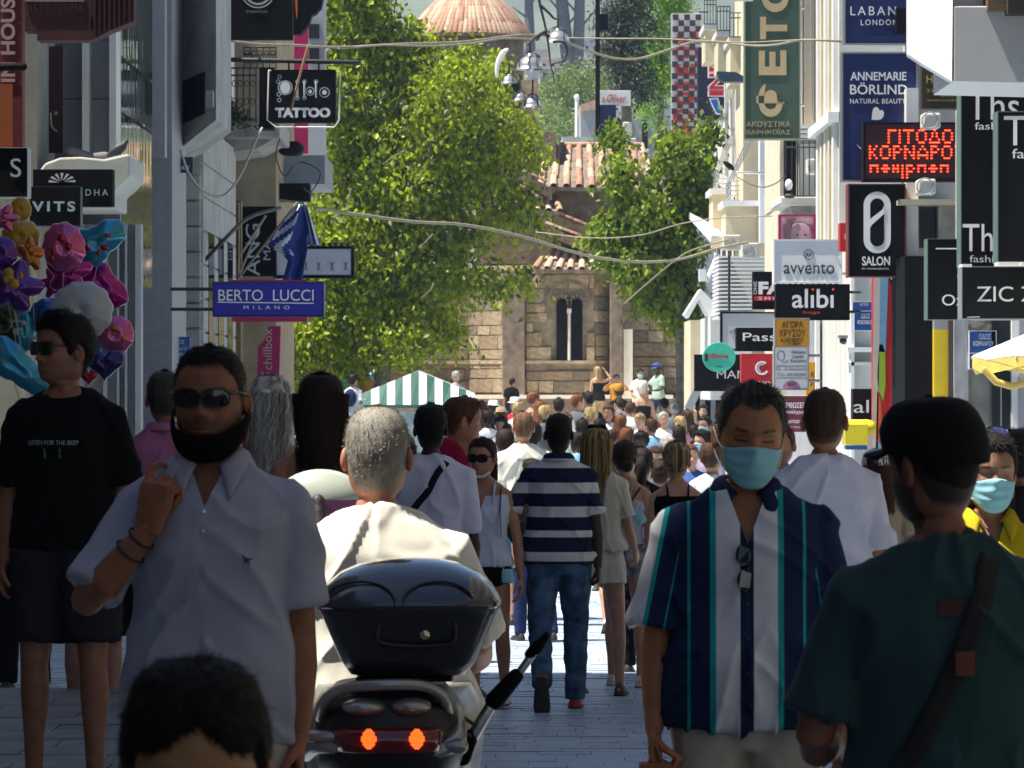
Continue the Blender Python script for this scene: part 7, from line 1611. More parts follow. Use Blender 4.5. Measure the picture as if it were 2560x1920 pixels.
# black tee
rB, B_m = person('man in black slogan t-shirt and sunglasses looking left below the balloons', 158, 792, 610, base=gz(16)+.15, yaw=166, skin=(.25, .11, .065), hair='short', haircol=(.012, .009, .008), top='tee', topcol=BLKC, hi=2, stubble=.35, brow=(.02, .012, .01), head=(-34, -2, 0), bottom='shorts', botcol=cloth('charcoal_shorts', (.02, .02, .026)), shortlen=.80, loose=.014, hem=.90, sleeve=.85, bw=1.03,
    armR=((.16, .0, -1), (.0, .15, -1)), armL=((-.16, -.1, -1), (.1, .35, -.9)), shoe=(.02, .02, .02), legR=((.05, .05, -1), (.02, -.05, -1)), legL=((-.07, .08, -1), (-.02, 0, -1)), thick=.016, legw=.95, headk=1.08)
sunglasses(B_m, SUNFR, LENS, w_=.028, h=.021)
g = text_geo('LISTEN FOR THE BEEP', .0165, .195, .0, .0008); V = g.verts(); V[:, 0] *= -1; V[:, 2] += 1.295; g.v = [V]; g.f = [f[::-1] for f in g.f]; stick(B_m, 'slogan_print', g, mat('faded_print', (.38, .42, .40), .7))
for x in (-.03, .03): g = Geo(); prism(g, [(x-.003, 0, 1.275), (x+.003, 0, 1.275), (x+.003, 0, 1.25), (x+.007, 0, 1.25), (x, 0, 1.235), (x-.007, 0, 1.25), (x-.003, 0, 1.25)], (0, .0008, 0)); stick(B_m, 'slogan_print', g, mat('green_print', (.06, .22, .14), .7))
# masked man
rP, P_m = person('man in striped navy teal and white shirt wearing a blue surgical mask', 1880, 960, 980, yaw=178, skin=(.42, .19, .09), hair='curly', thick=.007, tuftk=.45, haircol=(.085, .080, .075), streak=.8, top='shirt', topcol=VST, neck='polo', collar=(VST, 26, .042), vcut=(1.345, .055), hi=2, bw=1.03, uattr=.62, brow=(.025, .015, .012), lid=1,
    recede=.016, armR=((.20, .02, -1), (.03, .16, -1)), armL=((-.16, .02, -1), (-.05, .2, -1)), handR=dict(dir=(-.05, .12, -1), palm=(-.6, .2, 0), curls=[.75, .85, .9, .95], thumb=(.5, .9, .6)), sleeve=.92, sleevew=1.12, loose=.026, hem=.86, botcol=BEIGE, head=(6, 9, -3), belly=.02, jaw=1.06, wrinkle=1.5, headk=1.10)
face_mask(P_m, MASKM, LOOP)
g = Geo(); fr_ = Geo(); V = []
for k_, (zc, xx) in enumerate(((1.318, .012), (1.255, .008))):
    pts = [(xx+.020*math.cos(q)*1.0, .0, zc+.028*math.sin(q)) for q in np.linspace(0, 2*math.pi, 18)[:-1]]; prism(g, pts, (0, .004, 0))
stick(P_m, 'hanging_sunglasses', g, LENS, lift=.012)
g = Geo(); tube(g, [(.012, 0, 1.345), (.0, .0, 1.285), (.006, 0, 1.22)], .003, 6); stick(P_m, 'sunglasses_bridge', g, SUNFR, lift=.010)
for z in (1.19, 1.10, 1.01, .93): g = Geo(); tube(g, [(0, 0, z), (0, .002, z)], .0055, 8); stick(P_m, 'button', g, NAVY)
r = thing('paper_bag', P(1638, 1905, 10.1), 0, 'brown paper bag with string handles in the masked man hand', 'bag'); g = Geo(); boxp(g, 1600, 1912, 1680, 2060, 10.1, .08); kid('bag_body', g, mat('kraft_paper', (.30, .12, .05), .8), r)
for dx in (-1, 1): g = Geo(); tube(g, [P(1638+dx*22, 1914, 10.12), P(1638+dx*8, 1880, 10.14), P(1638, 1846, 10.14)], .0022, 6, sub=3); kid('string_handle', g, mat('string', (.35, .2, .1), .8), r, True)
# scooter rider
rF, F_m = person('grey haired rider in cream t-shirt sitting on the scooter', 943, 1024, 945, yaw=0, k=1.0201, seat=True, skin=(.42, .20, .13), hair='crop', thick=.005, tuftk=.55, haircol=(.25, .235, .20), streak=.3, top='tee', topcol=CREAMC, hi=2, bw=1.13, belly=.05, loose=.024, hem=.92, sleeve=.85, low=.01, head=(0, -2, 0), jaw=1.08,
    armR=((.22, .45, -.85), (-.10, .95, -.15)), armL=((-.22, .45, -.85), (.10, .95, -.15)), legR=((.14, .97, -.25), (0, .15, -1)), legL=((-.14, .97, -.25), (0, .15, -1)), botcol=cloth('khaki_trousers', (.16, .14, .11)), wrinkle=1.3, shoe=None, headk=1.04, lean=(5, 0))
# teal tee with black cap
rR, R_m = person('man in teal t-shirt and black cap with cross-body strap seen from behind', 2326, 992, 1400, yaw=6, skin=(.26, .11, .075), hair='buzz', haircol=(.012, .010, .009), top='tee', topcol=TEALC, hi=2, bw=1.0, head=(32, 3, -3), stubble=.9, thick=.002, loose=.018, sleeve=.80, hem=.86, ntilt=-.30,
    armL=((-.28, .02, -1), (.35, .95, -.1)), armR=((.25, .02, -1), (0, .5, -1)), botcol=DARKC, wrinkle=1.3, headk=.95, jaw=1.05)
CAPM = cloth('black_cap_cloth', (.008, .008, .009), sheen=.05); cap(R_m, CAPM)
hugband(R_m, 'cross_body_strap', mat('black_webbing', (.006, .006, .007), .8), [(.065, .04, 1.47), (.055, -.10, 1.43), (.02, -.13, 1.32), (-.03, -.14, 1.20), (-.12, -.13, 1.05), (-.19, -.05, .95)], .021)
g = flatgrid(-.036, .008, 1.355, 1.388, 6); stick(R_m, 'neck_label', g, mat('brown_label', (.05, .012, .008), .7), front=False, lift=.003)
g = flatgrid(-.008, .028, 1.245, 1.290, 6); stick(R_m, 'strap_buckle', g, mat('brown_leather', (.13, .030, .012), .6), front=False, lift=.014)
# yellow shirt woman
rS, S_m = person('woman in yellow shirt with surgical mask and sunglasses on her head', 2474, 1085, 840, yaw=182, sex='f', skin=(.38, .20, .13), hair='long', haircol=(.015, .011, .010), top='shirt', topcol=YELC, neck='polo', collar=(YELC, 30, .03), vcut=(1.36, .05), hi=1, brow=(.02, .012, .01), len=.34, botcol=DARKC, head=(4, 2, 0), loose=.02)
face_mask(S_m, MASKM, LOOP); sunglasses(S_m, SUNFR, mat('blue_lens', (.02, .03, .14), .05, var=0, spec=.9), up=True, temple=False)
# white tee right
rQ, Q_m = person('man in plain white t-shirt walking away behind the masked man', 2062, 970, 620, yaw=6, skin=(.36, .17, .10), hair='buzz', haircol=(.045, .026, .018), top='tee', topcol=WH2, hi=2, bw=1.02, head=(-14, 0, 0), loose=.024, sleeve=.9, hem=.84, botcol=NAVYS, wrinkle=1.5, low=.006)
# child at the bottom edge
rU, U_m = person('dark haired child whose head rises at the bottom edge', 488, 1690, 2300, yaw=184, skin=(.36, .19, .09), hair='short', thick=.012, haircol=(.010, .008, .007), top='tee', topcol=DARKC, hi=2, headk=1.22, tuftk=.8, tup=.02, recede=-.035, head=(0, 8, 0), botcol=DARKC)
# pink shirt, grey hair, dark hair on the left
person('man in pink shirt walking away beside the pale fins', 412, 928, 470, yaw=4, skin=(.36, .16, .11), hair='crop', haircol=(.05, .045, .04), top='shirt', topcol=PINK, neck='polo', collar=(PINK, 20, .02), hi=1, botcol=DARKC, legL=((-.03, .1, -1), (0, -.5, -.9)), pitL=45, loose=.02)
rD, D_m = person('woman with long wavy grey hair and bare shoulders walking away', 675, 942, 520, yaw=-6, sex='f', skin=(.42, .20, .14), hair='long', haircol=(.30, .28, .25), hl=(.62, .60, .56), streak=.8, hi=1, top='tank', neck='strap', sleeve=0, topcol=PINK, botcol=DARKC, bottom='skirt', len=.34, wavy=.02, swave=.016, hw=.10)
g = Geo(); ellipsoid(g, (0, -.115, .055), (.022, .008, .010)); acc(D_m, 'hair_clip', g, WHITE, True)
rE, E_m = person('woman with long straight dark brown hair and pink straps', 802, 940, 585, yaw=3, sex='f', skin=(.36, .17, .11), hair='long', haircol=(.022, .012, .008), hi=2, top='tank', neck='strap', sleeve=0, topcol=PINK, botcol=DARKC, bottom='skirt', len=.30, hw=.102, hwe=.05, hw1=1.0)
# cross-body man and the red-haired man
rG, G_m = person('man in white t-shirt with black strap across his back', 1077, 1012, 470, yaw=-3, skin=(.035, .020, .015), hair='afro', thick=.012, haircol=(.008, .007, .007), top='tee', topcol=WH2, hi=1, bw=1.05, loose=.024, sleeve=1.05, hem=.82, botcol=DARKC, wrinkle=1.5, headk=1.02)
hugband(G_m, 'cross_body_strap', DARKC, [(.085, .02, 1.46), (.06, -.09, 1.42), (.0, -.12, 1.32), (-.09, -.12, 1.20), (-.15, -.05, 1.12)], .018)
rH, H_m = person('sunlit man with short auburn hair and crimson backpack looking right', 1158, 997, 408, yaw=-12, skin=(.52, .25, .16), hair='fade', haircol=(.10, .045, .022), top='tank', neck='tank', sleeve=0, topcol=cloth('pale_tank', (.55, .57, .55)), hi=1, head=(-62, 6, 0), botcol=NAVYS, bottom='shorts', brow=(.05, .02, .01), headk=1.18)
BP = cloth('crimson_nylon', (.32, .010, .045)); g = Geo(); ellipsoid(g, (-.04, -.20, 1.30), (.17, .10, .24), 20, 14); acc(H_m, 'backpack', g, BP)
strap(H_m, 'backpack_strap', BP, [(.08, -.14, 1.36), (.10, -.06, 1.47), (.10, .07, 1.42), (.12, .12, 1.25)], .022)
rI, I_m = person('man in white t-shirt with faint back print beyond the striped polo', 1308, 1030, 308, yaw=4, skin=(.50, .25, .16), hair='fade', haircol=(.14, .075, .04), top='tee', topcol=CREAMC, hi=1, bottom='shorts', botcol=DENIM, loose=.02, shoe=(.03, .03, .03), legL=((-.03, .15, -1), (0, -.25, -1)))
g = text_geo('Contadino', .022, .12, .01, .0008); V = g.verts(); V[:, 2] += 1.37; g.v = [V]; stick(I_m, 'back_print', g, gl_, front=False)
rJ, J_m = person('woman in sunglasses and sleeveless white blouse holding a mask', 1206, 1098, 425, yaw=172, sex='f', skin=(.44, .22, .14), hair='pony', haircol=(.035, .020, .016), top='tank', neck='tank', sleeve=0, topcol=cloth('pale_blouse', (.62, .66, .78), fold=.5), hi=1, bottom='minishorts', botcol=BLKC, hem=.93, vcut=(1.30, .05), head=(-12, 4, 0), brow=(.03, .02, .01),
    armL=((-.22, .0, -1), (-.10, .12, -1)), shoe=(.7, .7, .7), loose=.016, legR=((.05, .2, -1), (0, .05, -1)), legL=((-.04, -.15, -1), (0, -.35, -1)))
sunglasses(J_m, SUNFR, LENS, w_=.031, h=.024); g = Geo(); tube(g, [(-.06, .05, -.09), (-.03, .088, -.112), (.03, .088, -.112), (.06, .05, -.09)], .009, 8, flat=.4, sub=3); acc(J_m, 'lowered_mask', g, LOOP, True)
strap(J_m, 'shoulder_strap_bag', DARKC, [(-.13, .11, 1.12), (-.125, .12, 1.25), (-.125, .09, 1.38), (-.12, .02, 1.45)], .012)
def hanging_mask(lab, x, y, d_, sz=30, rot=0):
    r = thing('surgical_mask', P(x, y, d_), 0, lab, 'face mask'); g = Geo(); s_ = sz*d_/F; n = 8; V = []
    for i in range(n+1):
        for j in range(n+1): u, v = i/n*2-1, j/n*2-1; V.append((u*s_*.62*(1-.12*v*v)*math.cos(rot)-v*s_*.72*math.sin(rot), -.012*(1-u*u)*(1-v*v), v*s_*.72*math.cos(rot)+u*s_*.62*math.sin(rot)))
    g.add(V, [(i*(n+1)+j, i*(n+1)+j+1, (i+1)*(n+1)+j+1, (i+1)*(n+1)+j) for i in range(n) for j in range(n)]); o = obj('mask_cloth', g, MASKM, r, True); q = o.modifiers.new('t', 'SOLIDIFY'); q.thickness = .002
    g = Geo(); tube(g, [(-s_*.5, 0, s_*.6), (-s_*.1, 0, s_*1.7), (0, 0, s_*1.9), (s_*.12, 0, s_*1.7), (s_*.5, 0, s_*.6)], .0016, 5, sub=3); obj('ear_loop', g, LOOP, r, True); return r
hanging_mask('pale blue mask dangling from the hand of the woman in sunglasses', 1269, 1440, 23.0, 24)
# striped polo
rK, K_m = person('dark skinned man in navy and white striped polo and jeans walking away', 1397, 1033, 424, yaw=-2, skin=(.045, .023, .014), hair='buzz', haircol=(.014, .009, .007), top='polo', topcol=STRIPE, neck='polo', collar=(STRIPE, 10, .02), hi=2, bw=1.02, sleevew=.86, botcol=DENIM, hem=.865, loose=.014, sleeve=.80,
    armL=((-.46, -.12, -.92), (.15, .85, -.55)), armR=((.14, -.02, -1), (.06, .05, -1)), handR=dict(curls=[.8, .9, .9, .9]), legR=((.02, .16, -1), (-.01, .02, -1)), legL=((-.04, -.12, -1), (.05, -.75, -.80)), pitL=74, shoe=mat('red_sneaker', (.40, .015, .03), .5), whitesole=False, solem=mat('dark_sole', (.03, .025, .025), .7), wrinkle=1.5, headk=1.0)
# blonde, brunette, others
rL, L_m = person('woman with long blonde hair in short cream dress beside the striped polo', 1492, 1072, 404, yaw=-8, sex='f', skin=(.50, .27, .18), hair='long', haircol=(.10, .055, .02), hl=(.48, .34, .14), hlamt=.12, streak=.6, hi=2, top='tee', topcol=cloth('cream_linen', (.66, .62, .50), fold=.5), bottom='skirt', botcol=_M['cream_linen'], skirtz=.74, flare=.02, hem=.96, len=.36, hw=.094, hwe=.045,
    armR=((.16, .15, -1), (.1, .7, -.6)), armL=((-.1, 0, -1), (0, .3, -1)), shoe=(.06, .035, .025), legR=((.12, -.05, -1), (.04, -.12, -1)), legL=((-.06, .1, -1), (0, 0, -1)), loose=.02)
sunglasses(L_m, mat('tortoise', (.05, .02, .01), .3, var=0), LENS, up=True)
rM, M_m = person('brunette in lilac strap top and patterned shorts with dark shoulder bag', 1562, 1104, 392, yaw=-14, sex='f', skin=(.48, .26, .17), hair='bun', haircol=(.035, .018, .012), bunpos=(.04, -.11, -.05), hi=1, top='tank', neck='strap', sleeve=0, topcol=cloth('lilac_top', (.50, .46, .58)), bottom='minishorts', botcol=cloth('patterned', (.22, .21, .24), var=.9), hem=1.0, shoe=(.62, .62, .60), whitesole=True,
    armR=((.12, -.08, -1), (-.05, .06, -1)), legR=((.08, -.1, -1), (.03, -.15, -1)), legL=((-.02, .1, -1), (0, .02, -1)))
strap(M_m, 'bag_strap', DARKC, [(.13, -.06, 1.43), (.05, -.13, 1.30), (-.08, -.14, 1.15), (-.14, -.12, 1.05)], .014); g = Geo(); ellipsoid(g, (-.12, -.16, .98), (.11, .07, .10), 16, 10); acc(M_m, 'shoulder_bag', g, BLKC)
hanging_mask('turquoise mask hung on the elbow of the brunette in strap top', 1600, 1296, 25.2, 22, .5)
person('person in long black trousers and dark top between brunette and masked man', 1605, 1120, 372, yaw=-4, sex='f', skin=(.30, .15, .09), hair='pony', haircol=(.02, .014, .012), hi=1, top='tee', topcol=DARKC, bottom='trousers', botcol=DARKC)
person('person with cropped blond hair and black sleeveless top walking away', 1692, 1107, 412, yaw=3, sex='m', skin=(.52, .28, .18), hair='short', haircol=(.22, .14, .07), hl=(.58, .46, .26), streak=.8, hi=2, top='tank', neck='tank', sleeve=0, topcol=BLKC, botcol=DARKC, bw=.88, low=-.01, ntilt=0, hem=.86)
person('curly dark haired person at the far right edge behind the yellow shirt', 2552, 1085, 560, yaw=10, skin=(.3, .15, .1), hair='curly', haircol=(.02, .016, .014), hi=1, top='tee', topcol=DARKC, botcol=DARKC)
person('sunlit bearded man half hidden beside the masked man', 1952, 1062, 420, yaw=160, skin=(.45, .23, .15), hair='crop', haircol=(.10, .05, .03), hi=1, top='tee', topcol=cloth('salmon_tee', (.50, .22, .16)), botcol=DARKC, stubble=.4)
person('tanned woman in brown dress with bare arms left of the masked man', 1652, 1148, 352, yaw=-8, sex='f', skin=(.36, .18, .10), hair='bun', haircol=(.03, .018, .012), hi=1, top='tank', neck='strap', sleeve=0, topcol=cloth('brown_dress', (.14, .08, .05)), bottom='skirt', botcol=_M['brown_dress'], skirtz=.55, legR=((.05, .2, -1), (0, -.1, -1)), legL=((-.02, -.15, -1), (0, -.35, -1)), pitL=25, armR=((.2, 0, -1), (-.1, .5, -.8)))
person('walker in beige shorts with pale sneakers between the crowd and the blonde', 1536, 1128, 318, yaw=4, skin=(.44, .24, .15), hair='short', haircol=(.06, .04, .02), hi=1, top='tee', topcol=cloth('pale_mint', (.45, .55, .5)), bottom='shorts', botcol=BEIGE, shoe=(.6, .6, .58), legR=((.03, .25, -1), (0, .05, -1)), legL=((-.03, -.1, -1), (0, -.5, -.9)), pitL=40)
person('walker in blue shorts striding between the scooter and striped polo', 1262, 1075, 300, yaw=-4, skin=(.36, .18, .11), hair='crop', haircol=(.03, .02, .015), hi=1, top='tee', topcol=WH2, bottom='shorts', botcol=DENIM, shoe=(.10, .10, .10), legR=((.03, .25, -1), (0, .05, -1)), legL=((-.03, -.15, -1), (0, -.6, -.9)), pitL=45)
person('woman in floral dress walking beside the pink strap brunette', 1010, 1090, 360, yaw=5, sex='f', skin=(.44, .24, .16), hair='long', haircol=(.05, .03, .02), hi=1, top='tank', neck='tank', sleeve=0, topcol=cloth('floral', (.40, .16, .18), var=.8), bottom='skirt', botcol=_M['floral'], skirtz=.5)
# ------------------------------------------------------------------ the far crowd
def tc(name, c): return cloth('crowd_'+name, c, fold=.3)
CT = dict(black=tc('black', (.012, .012, .014)), white=tc('white', (.74, .74, .76)), grey=tc('grey', (.13, .14, .16)), olive=tc('olive', (.16, .19, .11)), blue=tc('blue', (.06, .12, .35)), sky=tc('sky', (.25, .48, .66)), red=tc('red', (.42, .02, .03)), orange=tc('orange', (.50, .22, .03)), khaki=tc('khaki', (.34, .28, .18)), lilac=tc('lilac', (.40, .33, .44)), green=tc('green', (.05, .15, .09)), mint=tc('mint', (.34, .46, .40)), pink=tc('pink', (.52, .22, .28)), navy=tc('navy', (.02, .03, .09)))
SK = dict(l=(.50, .28, .19), m=(.38, .20, .13), d=(.07, .04, .028)); HC = dict(bl=((.26, .18, .08), (.50, .38, .20)), br=((.06, .03, .018), None), dk=((.018, .013, .011), None), rd=((.16, .06, .025), None), gr=((.36, .35, .33), None), wh=((.60, .58, .52), None))
GRP = 'people crowding the far end of the street'
def far(label, px, ty, s, sex, yaw, skin, hair, hc, topn, bot='trousers', botc='navy', **kw):
    base = kw.pop('base', None); masks = kw.pop('mask', 0); capc = kw.pop('cap', None); hatc = kw.pop('hat', None); bag = kw.pop('bag', None)
    top_ = kw.pop('top', 'tank' if kw.get('neck') in ('tank', 'strap') else 'tee'); k0 = dict(sleeve=0) if top_ == 'tank' else {}
    q_ = random.Random(int(px*3+ty)); a_ = q_.uniform(.05, .35)*q_.choice((-1, 1)); kw.setdefault('legR', ((.03, a_, -1), (0, min(0, a_-.2)*.9, -1))); kw.setdefault('legL', ((-.03, -a_, -1), (0, min(0, -a_-.2)*.9, -1)))
    if q_.random() < .45: kw.setdefault('armR', ((.2, -.1, -1), (-.35, .8, .3 if q_.random() < .5 else -.3)))
    if q_.random() < .35: kw.setdefault('armL', ((-.2, .1, -1), (.3, .9, -.1)))
    kw.setdefault('head', (q_.uniform(-35, 35), q_.uniform(-4, 14), q_.uniform(-6, 6)))
    r, sp = person(label, px, ty, s, GRP, base, sex=sex, yaw=yaw, skin=SK[skin], hair=hair, haircol=HC[hc][0], hl=HC[hc][1], topcol=CT[topn], top=top_, bottom=bot, botcol=CT[botc], hi=1 if s > 230 else 0, **k0, **kw)
    if masks: face_mask(sp, MASKM, LOOP)
    if capc: cap(sp, CT[capc])
    if hatc: hat(sp, CT[hatc])
    if bag: g = Geo(); ellipsoid(g, (0, -.18, 1.25), (.15, .09, .20), 14, 9); acc(sp, 'backpack', g, CT[bag])
    return r, sp
g = Geo(); box(g, -7.5, 4.2, 91.5, 98.1, gz(95)-.02, gz(95)+.92); tag(obj('church_terrace', g, ledge), kind='structure')
g = Geo()
for k in range(5): box(g, -7.4, 4.1, 90.3+k*.24, 90.3+k*.24+1.3, gz(92)-.02+k*.18, gz(92)+.16+k*.18)
tag(obj('terrace_steps', g, PAVE), kind='structure')
TB = gz(95)+.92
tall = ((-.2, .3, -.9), (.3, .6, .8)); 
far('blonde woman in black strapless top photographing at the church wall', 1493, 918, 104, 'f', 10, 'l', 'long', 'bl', 'black', botc='khaki', neck='strap', base=TB, armR=((.4, .3, .1), (-.5, .4, .8)))
far('person in navy cap aiming a camera beside the blonde photographer', 1541, 936, 104, 'm', 175, 'm', 'short', 'dk', 'orange', cap='navy', base=TB, armR=((.5, .4, -.2), (-.7, .5, .7)), armL=((-.5, .4, -.2), (.7, .5, .7)))
far('masked man in white shirt with backpack straps facing the street', 1601, 924, 104, 'm', 182, 'm', 'short', 'dk', 'white', mask=1, base=TB)
far('tall man in mint t-shirt and blue cap by the right end of the wall', 1641, 909, 105, 'm', 120, 'd', 'short', 'dk', 'mint', cap='blue', base=TB, armR=((.3, .5, -.7), (-.2, .9, .2)))
far('person in black t-shirt standing alone against the pale bench', 1281, 947, 106, 'm', 5, 'm', 'short', 'dk', 'black', base=TB)
far('grey haired woman in lilac top sitting by the wall behind the stall', 1140, 928, 106, 'f', 10, 'l', 'short', 'gr', 'lilac', base=TB-.35)
far('person in sky blue shirt carrying a white bundle left of the stall', 938, 896, 108, 'm', 60, 'm', 'short', 'br', 'sky', base=TB, botc='sky')
far('person in navy cap near the tree at the left of the wall', 905, 910, 110, 'm', 200, 'm', 'short', 'dk', 'orange', cap='navy', base=TB)
far('person with dark curly hair and blue backpack left of the stall', 884, 937, 118, 'f', -20, 'm', 'curly', 'dk', 'white', bag='navy', base=TB-.3)
far('dark haired man at the corner under the leaves', 857, 900, 106, 'm', 30, 'm', 'short', 'dk', 'green', base=TB)
far('short white haired woman with bare back and blue skirt', 1607, 955, 120, 'f', 2, 'l', 'short', 'wh', 'black', neck='strap', bot='skirt', botc='blue')
far('person in dark t-shirt with yellow cap near the photographer', 1546, 962, 118, 'm', 10, 'm', 'short', 'br', 'black', cap='orange')
far('big man in grey t-shirt bending below the photographer', 1545, 985, 135, 'm', 5, 'm', 'short', 'dk', 'grey', lean=(30, 0), bw=1.25)
far('man in white t-shirt with straw hat hanging on his back', 1576, 1004, 148, 'm', -10, 'm', 'crop', 'br', 'white', bot='shorts', botc='grey', bw=1.1)
far('man in olive t-shirt and cap with red sling bag', 1661, 999, 118, 'm', 5, 'l', 'short', 'dk', 'olive', bot='shorts', botc='khaki', cap='black', bag='red')
far('person in grey cap beside the olive t-shirt man', 1686, 1011, 120, 'm', 0, 'm', 'short', 'gr', 'grey', cap='grey')
far('blonde woman in pink top near the shop fronts', 1699, 1040, 170, 'f', 5, 'l', 'long', 'bl', 'pink')
far('woman with long dark hair in front of the blonde in pink', 1698, 1066, 215, 'f', 4, 'm', 'long', 'dk', 'white')
far('curly auburn woman in black strap top turning right', 1334, 982, 132, 'f', -25, 'l', 'curly', 'rd', 'black', neck='strap', bot='shorts', botc='navy')
far('person in white bucket hat and red bag before the bench', 1287, 997, 134, 'f', 160, 'm', 'long', 'br', 'red', hat='white')
far('woman in white sun hat left of the red top', 1233, 1004, 140, 'f', 20, 'l', 'long', 'br', 'pink', hat='white')
far('person in khaki hat behind the woman in sunglasses', 1252, 1020, 150, 'f', 15, 'm', 'long', 'rd', 'grey', hat='khaki')
far('man in bright white shirt in the sun before the bench', 1397, 997, 152, 'm', 0, 'm', 'short', 'dk', 'white', bw=1.1)
far('red haired man in dark grey t-shirt at the crowd centre', 1445, 987, 148, 'm', -30, 'l', 'short', 'rd', 'grey')
far('dark haired woman beside the red haired man', 1470, 981, 146, 'f', -5, 'm', 'bun', 'dk', 'black')
far('woman with golden curly hair and bare shoulders mid crowd', 1477, 1022, 175, 'f', -10, 'l', 'curly', 'bl', 'white', neck='strap')
far('slim woman in white t-shirt by the thin green post', 1522, 1014, 160, 'f', 175, 'm', 'long', 'br', 'white', botc='khaki')
far('dark man in white tank and long skirt facing camera', 1603, 1084, 222, 'm', 178, 'd', 'afro', 'dk', 'white', neck='tank', bot='skirt', botc='white', skirtz=.3)
far('person with blue turban hair band behind the striped polo', 1442, 1080, 240, 'f', 10, 'd', 'bun', 'dk', 'sky')
far('masked woman with sunglasses walking toward the camera', 1640, 1120, 265, 'f', 178, 'l', 'long', 'br', 'grey', mask=1)
far('man with dark cap walking before the masked woman', 1603, 1156, 300, 'm', 175, 'l', 'short', 'dk', 'navy', cap='navy')
far('person in white cap beside the cropped blond person', 1652, 1160, 296, 'f', 5, 'l', 'curly', 'br', 'black', cap='white')
far('woman with glossy dark ponytail behind the brunette', 1577, 1130, 330, 'f', -20, 'm', 'pony', 'dk', 'grey')
far('man in pale blue shirt facing camera near the stall', 1252, 1042, 190, 'm', 182, 'm', 'short', 'dk', 'sky')
far('masked person with dark hair by the striped curtain', 1762, 1042, 200, 'm', 178, 'm', 'short', 'dk', 'black', mask=1)
far('curly dark haired person in lilac shirt below the masked one', 1756, 1080, 250, 'm', 170, 'l', 'curly', 'dk', 'lilac', mask=1)
far('person with tight curly brown hair against the masked man', 1780, 1114, 330, 'f', 5, 'm', 'curly', 'br', 'white')
far('person in white cap between the two men on the right', 2190, 1128, 420, 'f', 5, 'l', 'long', 'br', 'khaki', cap='white')
far('person with long brown hair left of the striped polo shoulder', 1330, 1150, 330, 'f', 20, 'm', 'bun', 'dk', 'black')
far('woman with brown hair seated by the stall counter', 1205, 1005, 155, 'f', 10, 'm', 'long', 'rd', 'black')
far('man in blue shorts walking at the left of the striped polo', 1330, 1060, 300, 'm', 0, 'm', 'short', 'dk', 'sky', bot='shorts', botc='blue')
# fillers: everyone differs in hair, top and lower garment
rnd = random.Random(21); used = set(); WORD = dict(bl='blond', br='brown', dk='black', rd='auburn', gr='grey', wh='white'); HT = dict(short='short', long='long', curly='curly', bun='pinned up', pony='tied back')
spots = [(1218, 1030, 170), (1262, 1062, 190), (1300, 1010, 140), (1360, 1022, 168), (1420, 1030, 170), (1500, 1048, 185), (1530, 1070, 210), (1520, 1110, 260), (1555, 1040, 180), (1625, 1050, 190), (1665, 1095, 235), (1720, 1030, 150), (1735, 1060, 190), (1725, 1120, 280), (1280, 1090, 240), (1250, 1100, 270), (1180, 1030, 160), (1570, 1070, 220), (1600, 1035, 165), (1355, 1000, 138), (1725, 1012, 130), (1690, 1125, 270), (1160, 1060, 220), (1760, 1010, 128), (1455, 1050, 195), (1660, 1030, 160), (1585, 1110, 255), ]
for (px, ty, s) in spots:
    for _ in range(200):
        hc = rnd.choice(['bl', 'br', 'dk', 'dk', 'br', 'dk', 'br', 'dk', 'br', 'rd', 'gr']); sex = rnd.choice('mf'); hr = rnd.choice(['long', 'bun', 'pony', 'curly']) if sex == 'f' else rnd.choice(['short', 'short', 'curly']); tp = rnd.choice(list(CT)+['white']*12); 
        if (hc, hr, tp) not in used: break
    used.add((hc, hr, tp)); bt = rnd.choice(['trousers', 'shorts', 'skirt' if sex == 'f' else 'shorts'])
    far('person with %s %s hair in %s top within the sunlit crowd' % (HT[hr], WORD[hc], {'sky': 'sky blue', 'mint': 'mint green'}.get(tp, tp)), px+rnd.uniform(-4, 4), ty+rnd.uniform(-4, 6), s, sex, rnd.choice([0, 5, -8, 12, 172, 185]), rnd.choice('llmmd'), hr, hc, tp, bt, rnd.choice(['navy', 'khaki', 'black', 'blue', 'white']))
